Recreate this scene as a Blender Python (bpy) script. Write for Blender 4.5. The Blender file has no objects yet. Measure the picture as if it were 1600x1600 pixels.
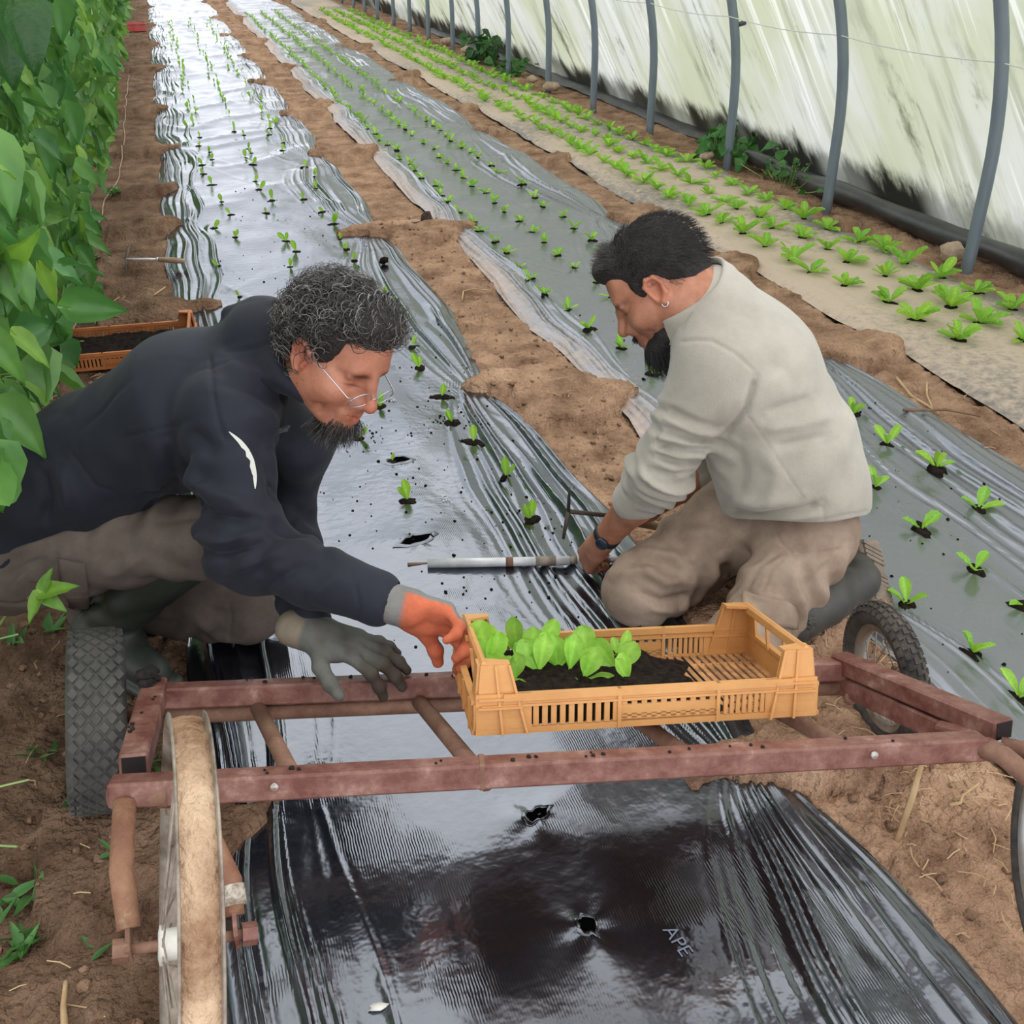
import bpy, math, random
import numpy as np
from mathutils import Matrix, Vector
random.seed(7); RNG = np.random.default_rng(7)
S = bpy.context.scene
COL = S.collection

# ------------------------------------------------------------------ camera, sky, exposure
CAM_H = 1.5
VPX, VPY, FPX = 222. - 800., -130. - 800., 1600.     # where the bed rows vanish, seen from the picture centre
_f = np.array([VPX, VPY, FPX]); _f /= np.linalg.norm(_f)
_h = np.array([0, VPY, FPX]); _h /= np.linalg.norm(_h)
_u = np.cross(_h, [1., 0, 0]); _u /= np.linalg.norm(_u)
if _u[1] > 0: _u = -_u
_r = np.cross(_f, _u)
if _r[0] < 0: _r = -_r
CM = np.array([_r, _f, _u])            # rows: world X (across beds), Y (along beds), Z (up); columns: camera right, down, forward
CR, CD, CF = CM[:, 0], CM[:, 1], CM[:, 2]
CAMP = np.array([0, 0, CAM_H])
cd = bpy.data.cameras.new('camera'); cam = bpy.data.objects.new('camera', cd); COL.objects.link(cam)
cd.sensor_width = 36; cd.lens = 36 * FPX / 1600; cd.clip_start = .05; cd.clip_end = 200
cam.matrix_world = Matrix([[CR[i], -CD[i], -CF[i], CAMP[i]] for i in range(3)] + [[0, 0, 0, 1]])
S.camera = cam
S.view_settings.view_transform = 'Standard'; S.view_settings.look = 'None'
S.view_settings.gamma = 1; S.view_settings.use_curve_mapping = False
S.view_settings.exposure = 0.32

W = bpy.data.worlds.new('overcast'); S.world = W; W.use_nodes = True
_nt = W.node_tree; _nt.nodes.clear()
_o = _nt.nodes.new('ShaderNodeOutputWorld'); _b = _nt.nodes.new('ShaderNodeBackground')
_tc = _nt.nodes.new('ShaderNodeTexCoord'); _sp = _nt.nodes.new('ShaderNodeSeparateXYZ'); _mr = _nt.nodes.new('ShaderNodeMapRange')
_cr = _nt.nodes.new('ShaderNodeMix'); _cr.data_type = 'RGBA'
_nt.links.new(_tc.outputs['Generated'], _sp.inputs[0]); _nt.links.new(_sp.outputs[2], _mr.inputs[0])
_mr.inputs[1].default_value = 0; _mr.inputs[2].default_value = .85; _mr.inputs[3].default_value = 0; _mr.inputs[4].default_value = 1
_nt.links.new(_mr.outputs[0], _cr.inputs[0])
_cr.inputs[6].default_value = (1.85, 1.90, 2.02, 1); _cr.inputs[7].default_value = (.58, .60, .64, 1)
_nt.links.new(_cr.outputs[2], _b.inputs[0]); _b.inputs[1].default_value = 1.0
_nt.links.new(_b.outputs[0], _o.inputs[0])
_sl = bpy.data.lights.new('veiled_sun', 'SUN'); _sl.energy = 2.0; _sl.angle = math.radians(110); _sl.color = (1, .97, .92)
_so = bpy.data.objects.new('veiled_sun', _sl); COL.objects.link(_so)
_so.rotation_euler = Vector((-.32, -.12, -1)).to_track_quat('-Z', 'Y').to_euler()

# ------------------------------------------------------------------ maths helpers
def ray(px, py): return CM @ np.array([px - 800., py - 800., FPX])
def gnd(px, py, z=0.):
    d = ray(px, py); return CAMP + d * ((z - CAM_H) / d[2])
def atY(px, py, Y):
    d = ray(px, py); return CAMP + d * (Y / d[1])
def atX(px, py, X):
    d = ray(px, py); return CAMP + d * (X / d[0])
def V3(*a): return np.array(a, float)
def nrm(v):
    v = np.asarray(v, float); return v / max(np.linalg.norm(v), 1e-9)
def lin(r, g, b):
    f = lambda c: (c / 255) / 12.92 if c / 255 <= .04045 else ((c / 255 + .055) / 1.055) ** 2.4
    return (f(r), f(g), f(b), 1)
def frame(x, y):
    """rotation matrix whose columns are x, y made square to x, and their cross product"""
    x = nrm(x); y = np.asarray(y, float); y = nrm(y - x * (x @ y)); return np.array([x, y, np.cross(x, y)]).T
def sstep(a, b, x):
    t = np.clip((np.asarray(x, float) - a) / (b - a), 0, 1); return t * t * (3 - 2 * t)
def vnoise(P, seed=0):
    """smooth value noise in -1..1 at points P (n,2 or n,3)"""
    P = np.asarray(P, float)
    if P.shape[1] == 2: P = np.c_[P, np.zeros(len(P))]
    I = np.floor(P).astype(np.int64); f = P - I; f = f * f * (3 - 2 * f)
    def h(i, j, k):
        n = (i * 73856093) ^ (j * 19349663) ^ (k * 83492791) ^ (seed * 2654435761)
        n = (n ^ (n >> 13)) * 1274126177 & 0x7fffffff
        n = (n ^ (n >> 16)) & 0xffff
        return n / 32767.5 - 1
    x, y, z = I[:, 0], I[:, 1], I[:, 2]; a, b, c = f[:, 0], f[:, 1], f[:, 2]
    l = lambda p, q, t: p + (q - p) * t
    return l(l(l(h(x, y, z), h(x+1, y, z), a), l(h(x, y+1, z), h(x+1, y+1, z), a), b),
             l(l(h(x, y, z+1), h(x+1, y, z+1), a), l(h(x, y+1, z+1), h(x+1, y+1, z+1), a), b), c)
def fbm(P, oct=3, seed=0):
    r = 0; a = 1; P = np.asarray(P, float)
    for o in range(oct): r = r + a * vnoise(P * 2 ** o + 17.3 * o, seed + o); a *= .5
    return r / 1.75

# ------------------------------------------------------------------ object helpers
def new_mesh(name, V, F, mat=None, smooth=True, col=None):
    me = bpy.data.meshes.new(name)
    V = np.asarray(V, np.float32)
    if isinstance(F, np.ndarray):
        n, k = F.shape
        me.vertices.add(len(V)); me.vertices.foreach_set('co', V.ravel())
        me.loops.add(n * k); me.loops.foreach_set('vertex_index', F.ravel().astype(np.int32))
        me.polygons.add(n); me.polygons.foreach_set('loop_start', np.arange(0, n * k, k, dtype=np.int32))
        me.update(calc_edges=True); me.validate()
    else:
        me.from_pydata(V.tolist(), [], F); me.update()
    if smooth: me.polygons.foreach_set('use_smooth', np.ones(len(me.polygons), bool))
    if mat is not None:
        for m in (mat if isinstance(mat, (list, tuple)) else [mat]): me.materials.append(m)
    if col is not None:
        a = me.color_attributes.new('Col', 'FLOAT_COLOR', 'POINT')
        c = np.ones((len(V), 4), np.float32); c[:, :3] = col; a.data.foreach_set('color', c.ravel())
    return me
def link(name, data, parent=None):
    o = bpy.data.objects.new(name, data); COL.objects.link(o)
    if parent is not None: o.parent = parent
    return o
def tag(o, label=None, cat=None, group=None, kind=None):
    if label: o['label'] = label
    if cat: o['category'] = cat
    if group: o['group'] = group
    if kind: o['kind'] = kind
    return o
def thing(name, label, cat, loc=(0, 0, 0), R=None, group=None):
    o = bpy.data.objects.new(name, None); COL.objects.link(o); o.empty_display_size = .05
    if R is None: o.location = loc
    else: o.matrix_world = Matrix([[R[i][0], R[i][1], R[i][2], loc[i]] for i in range(3)] + [[0, 0, 0, 1]])
    return tag(o, label, cat, group)
def wpart(name, V, F, mat, parent, smooth=True, col=None):
    """a part given in world coordinates under an unrotated thing"""
    L = np.array(parent.location); p = parent.parent
    while p is not None: L = L + np.array(p.location); p = p.parent
    return link(name, new_mesh(name, np.asarray(V) - L, F, mat, smooth, col), parent)

class MB:
    """collects simple shapes into one mesh"""
    def __init__(s): s.V = []; s.F = []; s.n = 0
    def add(s, V, F):
        V = np.asarray(V, float); s.V.append(V); s.F += [tuple(int(i) + s.n for i in f) for f in F]; s.n += len(V); return s
    def box(s, c, size, R=None, bev=0.):
        hx, hy, hz = np.asarray(size, float) / 2; c = np.asarray(c, float)
        if bev <= 0:
            v = np.array([[x, y, z] for x in (-hx, hx) for y in (-hy, hy) for z in (-hz, hz)])
            f = [(0, 1, 3, 2), (4, 6, 7, 5), (0, 4, 5, 1), (2, 3, 7, 6), (0, 2, 6, 4), (1, 5, 7, 3)]
        else:
            b = min(bev, hx * .9, hy * .9, hz * .9); v = []; idx = {}
            for sx in (-1, 1):
                for sy in (-1, 1):
                    for sz in (-1, 1):
                        for ax in range(3):
                            p = [sx * (hx - b), sy * (hy - b), sz * (hz - b)]; p[ax] = (sx * hx, sy * hy, sz * hz)[ax]
                            idx[sx, sy, sz, ax] = len(v); v.append(p)
            f = []
            for ax in range(3):
                o1, o2 = [a for a in range(3) if a != ax]
                for sg in (-1, 1):
                    q = []
                    for a, bb in ((-1, -1), (1, -1), (1, 1), (-1, 1)):
                        k = [0, 0, 0]; k[ax] = sg; k[o1] = a; k[o2] = bb; q.append(idx[k[0], k[1], k[2], ax])
                    f.append(tuple(q if (sg > 0) == (ax != 1) else q[::-1]))
                for a in (-1, 1):
                    for bb in (-1, 1):
                        k0 = [0, 0, 0]; k1 = [0, 0, 0]
                        k0[ax] = -1; k1[ax] = 1; k0[o1] = k1[o1] = a; k0[o2] = k1[o2] = bb
                        q = (idx[(*k0, o1)], idx[(*k1, o1)], idx[(*k1, o2)], idx[(*k0, o2)])
                        f.append(q if (a * bb > 0) != (ax != 1) else q[::-1])
            for sx in (-1, 1):
                for sy in (-1, 1):
                    for sz in (-1, 1):
                        t = tuple(idx[sx, sy, sz, a] for a in range(3)); f.append(t if sx * sy * sz > 0 else t[::-1])
            v = np.array(v)
        if R is not None: v = v @ np.asarray(R).T
        return s.add(v + c, f)
    def beam(s, a, b, w, h, up=(0, 0, 1), bev=0.):
        a = np.asarray(a, float); b = np.asarray(b, float); x = b - a; L = np.linalg.norm(x); R = frame(x, np.cross(up, x))
        return s.box((a + b) / 2, (L, w, h), R, bev)
    def tube(s, path, r, n=8, caps=True, closed=False, flat=None):
        P = np.asarray(path, float); m = len(P); r = np.broadcast_to(np.asarray(r, float), (m,))
        T = np.gradient(P, axis=0)
        if closed: T = np.roll(P, -1, 0) - np.roll(P, 1, 0)
        T /= np.maximum(np.linalg.norm(T, axis=1), 1e-9)[:, None]
        ref = V3(0, 0, 1) if abs(T[0][2]) < .9 else V3(1, 0, 0)
        u = nrm(np.cross(ref, T[0])); A = np.arange(n) * 2 * math.pi / n; V = []
        for i in range(m):
            u = nrm(u - T[i] * (u @ T[i])); w = np.cross(T[i], u)
            V.append(P[i] + r[i] * (np.cos(A)[:, None] * u + np.sin(A)[:, None] * w * (flat or 1)))
        F = []
        for i in range(m if closed else m - 1):
            j = (i + 1) % m
            for k in range(n): k2 = (k + 1) % n; F.append((i*n+k, i*n+k2, j*n+k2, j*n+k))
        if caps and not closed: F += [tuple(range(n))[::-1], tuple((m-1)*n+k for k in range(n))]
        return s.add(np.concatenate(V), F)
    def cyl(s, a, b, r, n=12): return s.tube([a, b], r, n)
    def lathe(s, c, axis, prof, n=24, closed=False):
        """prof: (radius, along) pairs turned about axis through c"""
        ax = nrm(axis); u = nrm(np.cross(ax, (0, 0, 1) if abs(ax[2]) < .9 else (1, 0, 0))); w = np.cross(ax, u)
        A = np.arange(n) * 2 * math.pi / n; V = []; m = len(prof)
        for r, h in prof: V.append(np.asarray(c) + ax * h + r * (np.cos(A)[:, None] * u + np.sin(A)[:, None] * w))
        F = []
        for i in range(m if closed else m - 1):
            j = (i + 1) % m
            for k in range(n): k2 = (k + 1) % n; F.append((i*n+k, i*n+k2, j*n+k2, j*n+k))
        return s.add(np.concatenate(V), F)
    def arr(s): return np.concatenate(s.V), s.F
    def mesh(s, name, mat, smooth=True): V, F = s.arr(); return new_mesh(name, V, F, mat, smooth)
    def build(s, name, mat, parent=None, smooth=False, col=None):
        V, F = s.arr(); return link(name, new_mesh(name, V, F, mat, smooth, None if col is None else np.tile(col, (len(V), 1))), parent)

# ------------------------------------------------------------------ materials
def mat(name, c1, c2=None, rough=.6, nscale=8., detail=4., c3=None, bump=0., bscale=40., spec=.5, metal=0., ior=1.5, useCol=False,
        trans=0., stretch=None, coat=0., coord='Object', nmin=.35, nmax=.65, bdist=.01, rvar=0., sheen=0.):
    m = bpy.data.materials.new(name); m.use_nodes = True; nt = m.node_tree; N = nt.nodes; L = nt.links
    p = N['Principled BSDF']; out = N['Material Output']
    tc = N.new('ShaderNodeTexCoord'); mp = N.new('ShaderNodeMapping'); L.new(tc.outputs[coord], mp.inputs[0])
    if stretch: mp.inputs['Scale'].default_value = stretch
    base = None
    if c2 is not None:
        nz = N.new('ShaderNodeTexNoise'); nz.inputs['Scale'].default_value = nscale; nz.inputs['Detail'].default_value = detail; nz.inputs['Roughness'].default_value = .66
        L.new(mp.outputs[0], nz.inputs['Vector'])
        rp = N.new('ShaderNodeValToRGB'); e = rp.color_ramp.elements
        e[0].position = nmin; e[0].color = c1; e[1].position = nmax; e[1].color = c2
        if c3 is not None: q = e.new(min(.98, nmax + .12)); q.color = c3
        L.new(nz.outputs[0], rp.inputs[0]); base = rp.outputs[0]
        if rvar:
            mrr = N.new('ShaderNodeMapRange'); L.new(nz.outputs[0], mrr.inputs[0]); mrr.inputs[1].default_value = .3; mrr.inputs[2].default_value = .7
            mrr.inputs[3].default_value = rough - rvar; mrr.inputs[4].default_value = rough + rvar; L.new(mrr.outputs[0], p.inputs['Roughness'])
    if useCol:
        at = N.new('ShaderNodeAttribute'); at.attribute_name = 'Col'
        if base is None: base = at.outputs[0]
        else:
            mx = N.new('ShaderNodeMix'); mx.data_type = 'RGBA'; mx.blend_type = 'MULTIPLY'; mx.inputs[0].default_value = 1
            L.new(base, mx.inputs[6]); L.new(at.outputs[0], mx.inputs[7]); base = mx.outputs[2]
    if base is None: p.inputs['Base Color'].default_value = c1
    else: L.new(base, p.inputs['Base Color'])
    if not (rvar and c2 is not None): p.inputs['Roughness'].default_value = rough
    p.inputs['Metallic'].default_value = metal; p.inputs['IOR'].default_value = ior
    p.inputs['Specular IOR Level'].default_value = spec; p.inputs['Coat Weight'].default_value = coat
    if sheen: p.inputs['Sheen Weight'].default_value = sheen; p.inputs['Sheen Roughness'].default_value = .6
    if bump:
        b = N.new('ShaderNodeBump'); b.inputs['Strength'].default_value = bump; b.inputs['Distance'].default_value = bdist
        n2 = N.new('ShaderNodeTexNoise'); n2.inputs['Scale'].default_value = bscale; n2.inputs['Detail'].default_value = 4
        L.new(mp.outputs[0], n2.inputs['Vector']); L.new(n2.outputs[0], b.inputs['Height']); L.new(b.outputs[0], p.inputs['Normal'])
    if trans:
        t = N.new('ShaderNodeBsdfTranslucent'); ms = N.new('ShaderNodeMixShader'); ms.inputs[0].default_value = trans
        if base is None: t.inputs[0].default_value = c1
        else: L.new(base, t.inputs[0])
        L.new(p.outputs[0], ms.inputs[1]); L.new(t.outputs[0], ms.inputs[2]); L.new(ms.outputs[0], out.inputs[0])
    return m
# ================================================================== the setting: ground, plastic films, tunnel wall
class Bed:
    def __init__(s, xl, xr, tl, tr, y0, y1, seed, amp=1., nL=8, nR=8, wL=.26, wR=.34):
        s.xl, s.xr, s.tl, s.tr, s.y0, s.y1, s.seed, s.amp, s.nL, s.nR, s.wL, s.wR = xl, xr, np.array(tl), np.array(tr), y0, y1, seed, amp, nL, nR, wL, wR
        s.holes = []
    def span(s, t, y):
        i = np.clip(np.searchsorted(t, y) - 1, 0, len(t) - 2); return np.clip((y - t[i]) / (t[i+1] - t[i]), 0, 1), i
    def edges(s, y):
        y = np.asarray(y, float)
        a, i = s.span(s.tl, y); b, j = s.span(s.tr, y)
        n = vnoise(np.c_[y * 3., y * 0], s.seed) * .018
        L = s.xl + .055 - .06 * np.sin(math.pi * a) ** .5 + n
        if s.seed == 23: L = L + .11 * (1 - sstep(1.45, 2.1, y))
        R = s.xr - .075 + .09 * np.sin(math.pi * b) ** .5 + vnoise(np.c_[y * 3., y * 0 + 5], s.seed) * .018
        return L, R, a, b
    def z(s, x, y):
        x = np.asarray(x, float); y = np.asarray(y, float); L, R, a, b = s.edges(y); P = np.c_[x, y]
        z = .008 * fbm(P * [5, 2.2], 2, s.seed) + .0016 * fbm(P * [13, 6], 2, s.seed + 3)
        # sharp stray creases, mostly slanting across the bed
        q = vnoise(np.c_[x * 5 + y * 2.2, y * 1.1 - x * 1.5], s.seed + 9)
        z = z + .006 * np.maximum(0, 1 - np.abs(q) * 5) * np.clip(vnoise(P * 1.7, s.seed + 4) + .15, 0, 1)
        z = z + sstep(4, 8, y) * (.014 * np.maximum(0, 1 - 3.2 * np.abs(vnoise(np.c_[x * 2.2 + y * .4, y * 2.6 - x * 1.1], s.seed + 31))) + .005 * fbm(np.c_[x * 3, y * 5.5], 2, s.seed + 33))
        for (d, t, n, w, sd) in ((x - L, a, s.nL, s.wL, 1), (R - x, b, s.nR, s.wR, 2)):
            wd = w * ((.55 + .45 * np.sin(math.pi * t) ** .6) if sd == 1 else (.22 + .78 * np.sin(math.pi * t) ** .6))
            p = np.clip(d / wd, -.2, 1.4)
            ph = p * n * .5 + .9 * vnoise(np.c_[y * 1.1, p * 2 + 7 * sd], s.seed + sd) + .45 * vnoise(np.c_[y * 2.6, p * 5], s.seed + sd + 5) + .5 * vnoise(np.c_[p * 9, y * .35], s.seed + sd + 8)
            k = np.floor(ph); f = ph - k; hsh = vnoise(np.c_[k * 3.1 + .5, k * 0 + 2.3], s.seed + 7 + sd)
            c = .5 + .28 * hsh; r = np.maximum(0, 1 - np.abs(f - c) / np.maximum(np.where(f < c, c, 1 - c), .05))
            am = np.clip(.42 + .9 * vnoise(np.c_[k * 3.7 + .4, y * 1.3], s.seed + 11 + sd) + .25 * hsh, .04, 1.2)
            z = z + s.amp * .026 * am * (wd / w) * r ** 1.7 * (1 - sstep(.45, 1.2, p)) * sstep(-.1, .1, p) * (1 if sd == 2 else .45 + .55 * sstep(1.2, 1.9, y))
            z = z - .02 * (1 - sstep(0, .06, d))
        for hx, hy, hr, kind in s.holes:
            m = np.abs(y - hy) < .25
            if not m.any(): continue
            dx = x[m] - hx; dy = y[m] - hy; rr = np.hypot(dx, dy); an = np.arctan2(dy, dx)
            z[m] += (.006 + .0022 * np.sin(an * 3 + hx * 40)) * np.exp(-(rr / (hr * 2.6)) ** 2) * kind
        return z

def steps(a, b, k, mn):
    v = [a]
    while v[-1] < b: v.append(v[-1] + max(mn, k * v[-1]))
    return np.array(v)

bed_a = Bed(-.15, 1.03, [-.4, 1.5, 2.6, 3.6, 4.6, 6.12, 7.02, 8.43, 10.37, 13.4, 16, 19, 23, 28], [.1, 1.33, 3.39, 5.62, 7.85, 9.73, 11.8, 14.2, 17, 20, 24, 29], .62, 27, 11, 1., 15, 20, .30, .40)
bed_b = Bed(1.33, 2.42, [.2, 1.75, 3.2, 5.55, 7.9, 10.2, 13, 16, 20, 24, 29], [.3, 3.3, 5.53, 8.5, 11.5, 15, 19, 24, 29], .9, 27, 23, .85, 14, 26, .26, .62)
bed_c = Bed(2.62, 3.5, [.5, 2.2, 3.3, 4.5, 5.6, 7.2, 9.6, 12, 15, 19, 24, 29], [1, 3, 5, 8, 11, 15, 20, 29], 2.0, 27, 37, .55, 7, 5, .22, .16)

bed_a.holes = [(gnd(919, 1455)[0], gnd(919, 1455)[1], .03, 1.6), (gnd(838, 1280)[0], gnd(838, 1280)[1], .026, 1.3), (gnd(655, 850)[0], gnd(655, 850)[1], .04, 1.)]

def soil_z(x, y):
    P = np.c_[x, y]
    z = -.03 + .016 * fbm(P * 5, 3, 1) + .016 * np.abs(fbm(P * 15, 3, 5)) + .010 * fbm(P * 38, 2, 8)
    near = 1 - sstep(3, 9, y)
    z = z + near * (.020 * np.maximum(0, vnoise(P * 24, 31)) ** 1.5 + .008 * np.maximum(0, vnoise(P * 60, 32)))
    inside = 0 * x
    for b in (bed_a, bed_b, bed_c):
        L, R, _, _ = b.edges(y); inside = np.maximum(inside, sstep(.0, .05, x - L) * sstep(.0, .05, R - x))
    z = z * (1 - inside) + (-.06) * inside
    # heaps of soil that weigh the film edges down
    for b in (bed_a, bed_b, bed_c):
        for ts, xe, sg in ((b.tl, b.xl, 1), (b.tr, b.xr, -1)):
            for t in ts:
                if t < b.y0 - .3: continue
                r = np.random.default_rng(int(abs(t) * 1000 + 7 * sg + b.seed)); ln = r.uniform(.12, .23); wy = r.uniform(.07, .15) * (1 + .015 * t)
                if b is bed_a and sg < 0: ln += .05; wy *= 1.15
                if b is bed_c: ln *= .55
                m = (np.abs(y - t) < .7) & (np.abs(x - xe) < .6)
                if not m.any(): continue
                ex = (x[m] - xe) * sg
                q = 1 - ((y[m] - t) / (wy * (1.25 - .55 * sstep(-.1, ln, ex)))) ** 2 - (np.maximum(ex + .02, 0) / ln) ** 2 + .55 * vnoise(P[m] * 13, 12) + .25 * vnoise(P[m] * 34, 15)
                rc = -.30 if (b is bed_a or (b is bed_b and sg > 0)) else -.13; g = np.clip(q, 0, 1) * sstep(rc, -.02, ex); q = np.where(ex < rc, -1, q)
                top = .004 + .030 * np.sqrt(g) * (1 + .5 * vnoise(P[m] * 20, 3)) + .006 * np.abs(vnoise(P[m] * 48, 6))
                z[m] = np.where(q > .02, np.maximum(z[m], top * sstep(0, .12, q) - .03 * (1 - sstep(0, .12, q))), z[m])
    # furrow along the tunnel foot
    return z - .02 * sstep(3.55, 3.7, x)

def grid(xs, ys):
    X, Y = np.meshgrid(xs, ys); n, m = X.shape; i = np.arange(n * m).reshape(n, m)
    F = np.stack([i[:-1, :-1], i[:-1, 1:], i[1:, 1:], i[1:, :-1]], -1).reshape(-1, 4); return X.ravel(), Y.ravel(), F

# soil
m_soil = mat('soil', lin(122, 92, 73), lin(196, 160, 132), rough=.95, nscale=5.5, detail=12, c3=lin(212, 180, 154), bump=1., bscale=60, bdist=.035, spec=.12, useCol=True, nmin=.32, nmax=.62)
ys = steps(.45, 30, .0052, .012)
xs = np.concatenate([np.arange(-1.6, 1.75, .014), np.arange(1.75, 4.3, .024)])
X, Y, F = grid(xs, ys); Zg = soil_z(X, Y)
wet_shade = sstep(.2, -.35, X) * .44 + .16 * (1 - sstep(0, .9, X)) + .12 * fbm(np.c_[X, Y] * 1.3, 2, 4)   # left path darkened: moister soil, with its shade painted in as well
wc = np.clip(1.06 - wet_shade, .4, 1.25)
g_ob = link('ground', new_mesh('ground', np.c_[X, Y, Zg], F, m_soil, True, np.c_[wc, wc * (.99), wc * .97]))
tag(g_ob, kind='structure')
outer = MB()
for (x0, x1) in ((-9, -1.59), (4.28, 12)): outer.box(((x0 + x1) / 2, 20, -.07), (x1 - x0, 44, .06))
outer.box((0, -1.2, -.07), (20, 3.3, .06)); outer.box((1, 36, -.07), (18, 12.2, .06))
tag(outer.build('ground_outside', m_soil, None, False, (1, 1, 1)), kind='structure')

def film_material(name, black, dustc, rough, amt, ior=1.9):
    m = bpy.data.materials.new(name); m.use_nodes = True; nt = m.node_tree; N = nt.nodes; L = nt.links; p = N['Principled BSDF']
    tc = N.new('ShaderNodeTexCoord')
    at = N.new('ShaderNodeAttribute'); at.attribute_name = 'Col'; sep = N.new('ShaderNodeSeparateColor'); L.new(at.outputs[0], sep.inputs[0])
    n1 = N.new('ShaderNodeTexNoise'); n1.inputs['Scale'].default_value = 26; n1.inputs['Detail'].default_value = 7; n1.inputs['Roughness'].default_value = .7
    L.new(tc.outputs['Object'], n1.inputs['Vector'])
    ad = N.new('ShaderNodeMath'); ad.operation = 'ADD'; L.new(n1.outputs[0], ad.inputs[0]); L.new(sep.outputs[0], ad.inputs[1])
    mr = N.new('ShaderNodeMapRange'); mr.interpolation_type = 'SMOOTHSTEP'; L.new(ad.outputs[0], mr.inputs[0]); mr.inputs[1].default_value = .72; mr.inputs[2].default_value = 1.18; mr.inputs[4].default_value = amt
    mx = N.new('ShaderNodeMix'); mx.data_type = 'RGBA'; L.new(mr.outputs[0], mx.inputs[0]); mx.inputs[6].default_value = black; mx.inputs[7].default_value = dustc
    L.new(mx.outputs[2], p.inputs['Base Color'])
    n3 = N.new('ShaderNodeTexNoise'); n3.inputs['Scale'].default_value = 3.5; n3.inputs['Detail'].default_value = 3; L.new(tc.outputs['Object'], n3.inputs['Vector'])
    r0 = N.new('ShaderNodeMapRange'); L.new(n3.outputs[0], r0.inputs[0]); r0.inputs[1].default_value = .35; r0.inputs[2].default_value = .65; r0.inputs[3].default_value = rough * .75; r0.inputs[4].default_value = rough * 1.3
    r1 = N.new('ShaderNodeMix'); r1.data_type = 'FLOAT'; L.new(mr.outputs[0], r1.inputs[0]); L.new(r0.outputs[0], r1.inputs[2]); r1.inputs[3].default_value = .85; L.new(r1.outputs[0], p.inputs['Roughness'])
    p.inputs['IOR'].default_value = ior; p.inputs['Specular Tint'].default_value = (.84, .90, 1.0, 1)
    # fine drawn lines of the film, in patches, plus a soft crumple
    wv = N.new('ShaderNodeTexWave'); wv.inputs['Scale'].default_value = 62; wv.inputs['Distortion'].default_value = 2.5; wv.inputs['Detail'].default_value = 1; wv.inputs['Detail Scale'].default_value = .6
    L.new(tc.outputs['Object'], wv.inputs['Vector'])
    n4 = N.new('ShaderNodeTexNoise'); n4.inputs['Scale'].default_value = 4.2; L.new(tc.outputs['Object'], n4.inputs['Vector'])
    r4 = N.new('ShaderNodeMapRange'); L.new(n4.outputs[0], r4.inputs[0]); r4.inputs[1].default_value = .5; r4.inputs[2].default_value = .68; r4.inputs[4].default_value = .3
    mu = N.new('ShaderNodeMath'); mu.operation = 'MULTIPLY'; L.new(wv.outputs[0], mu.inputs[0]); L.new(r4.outputs[0], mu.inputs[1])
    n5 = N.new('ShaderNodeTexNoise'); n5.inputs['Scale'].default_value = 34; n5.inputs['Detail'].default_value = 2; L.new(tc.outputs['Object'], n5.inputs['Vector'])
    n6 = N.new('ShaderNodeMath'); n6.operation = 'MULTIPLY'; L.new(n5.outputs[0], n6.inputs[0]); n6.inputs[1].default_value = 1.1
    a2 = N.new('ShaderNodeMath'); a2.operation = 'ADD'; L.new(mu.outputs[0], a2.inputs[0]); L.new(n6.outputs[0], a2.inputs[1])
    b = N.new('ShaderNodeBump'); b.inputs['Strength'].default_value = .5; b.inputs['Distance'].default_value = .0022; L.new(a2.outputs[0], b.inputs['Height']); L.new(b.outputs[0], p.inputs['Normal'])
    return m
m_film_a = film_material('black_film', (.005, .006, .010, 1), lin(140, 108, 84), .17, .8, 2.6)
m_film_b = film_material('dusty_black_film', (.10, .10, .108, 1), lin(198, 170, 148), .26, .9, 2.7)
m_film_c = film_material('mud_dried_film', (.17, .155, .14, 1), lin(206, 184, 162), .5, .95, 1.7)

def film(b, name, label, m, nx, ky, mny, dust):
    ys = steps(b.y0, b.y1, ky, mny); u = np.linspace(0, 1, nx); u = u - .065 * np.sin(u * 2 * math.pi)
    L, R, _, _ = b.edges(ys); X = L[:, None] + (R - L)[:, None] * u[None]; Yg = np.repeat(ys[:, None], nx, 1)
    x, y = X.ravel(), Yg.ravel(); z = b.z(x, y)
    _, _, F = grid(u, ys)
    Lr = np.repeat(L, nx); Rr = np.repeat(R, nx); d = np.clip(dust(x, y, x - Lr, Rr - x), -1, 1)
    o = link(name, new_mesh(name, np.c_[x, y, z], F, m, True, np.c_[d, d, d]))
    return tag(o, label, 'plastic film')
film_a = film(bed_a, 'mulch_film', 'glossy black plastic mulch film on the left bed, running under the red cart', m_film_a, 250, .0050, .0075,
     lambda x, y, dl, dr: -.02 + .05 * sstep(6, 16, y) + .25 * np.exp(-(dl / .05) ** 2) * .6 + .28 * np.exp(-(dr / .05) ** 2) * .6)
film_b = film(bed_b, 'mulch_film', 'dusty grey-black mulch film on the middle bed with soil along its left edge', m_film_b, 190, .0052, .009,
     lambda x, y, dl, dr: .02 + .06 * sstep(4, 12, y) + .5 * np.exp(-(dl / .15) ** 2) * sstep(1.5, 3, y) + .18 * np.exp(-(dr / .05) ** 2) + .10 * vnoise(np.c_[x * 3, y * 1.5], 77))
film_c = film(bed_c, 'mulch_film', 'mud-dried beige mulch film under the lettuce bed by the tunnel wall', m_film_c, 80, .007, .014,
     lambda x, y, dl, dr: .62 + .25 * vnoise(np.c_[x * 2.5, y * 1.2], 55) - .35 * np.exp(-(dr / .12) ** 2) - .1 * np.exp(-(dl / .04) ** 2))

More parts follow.
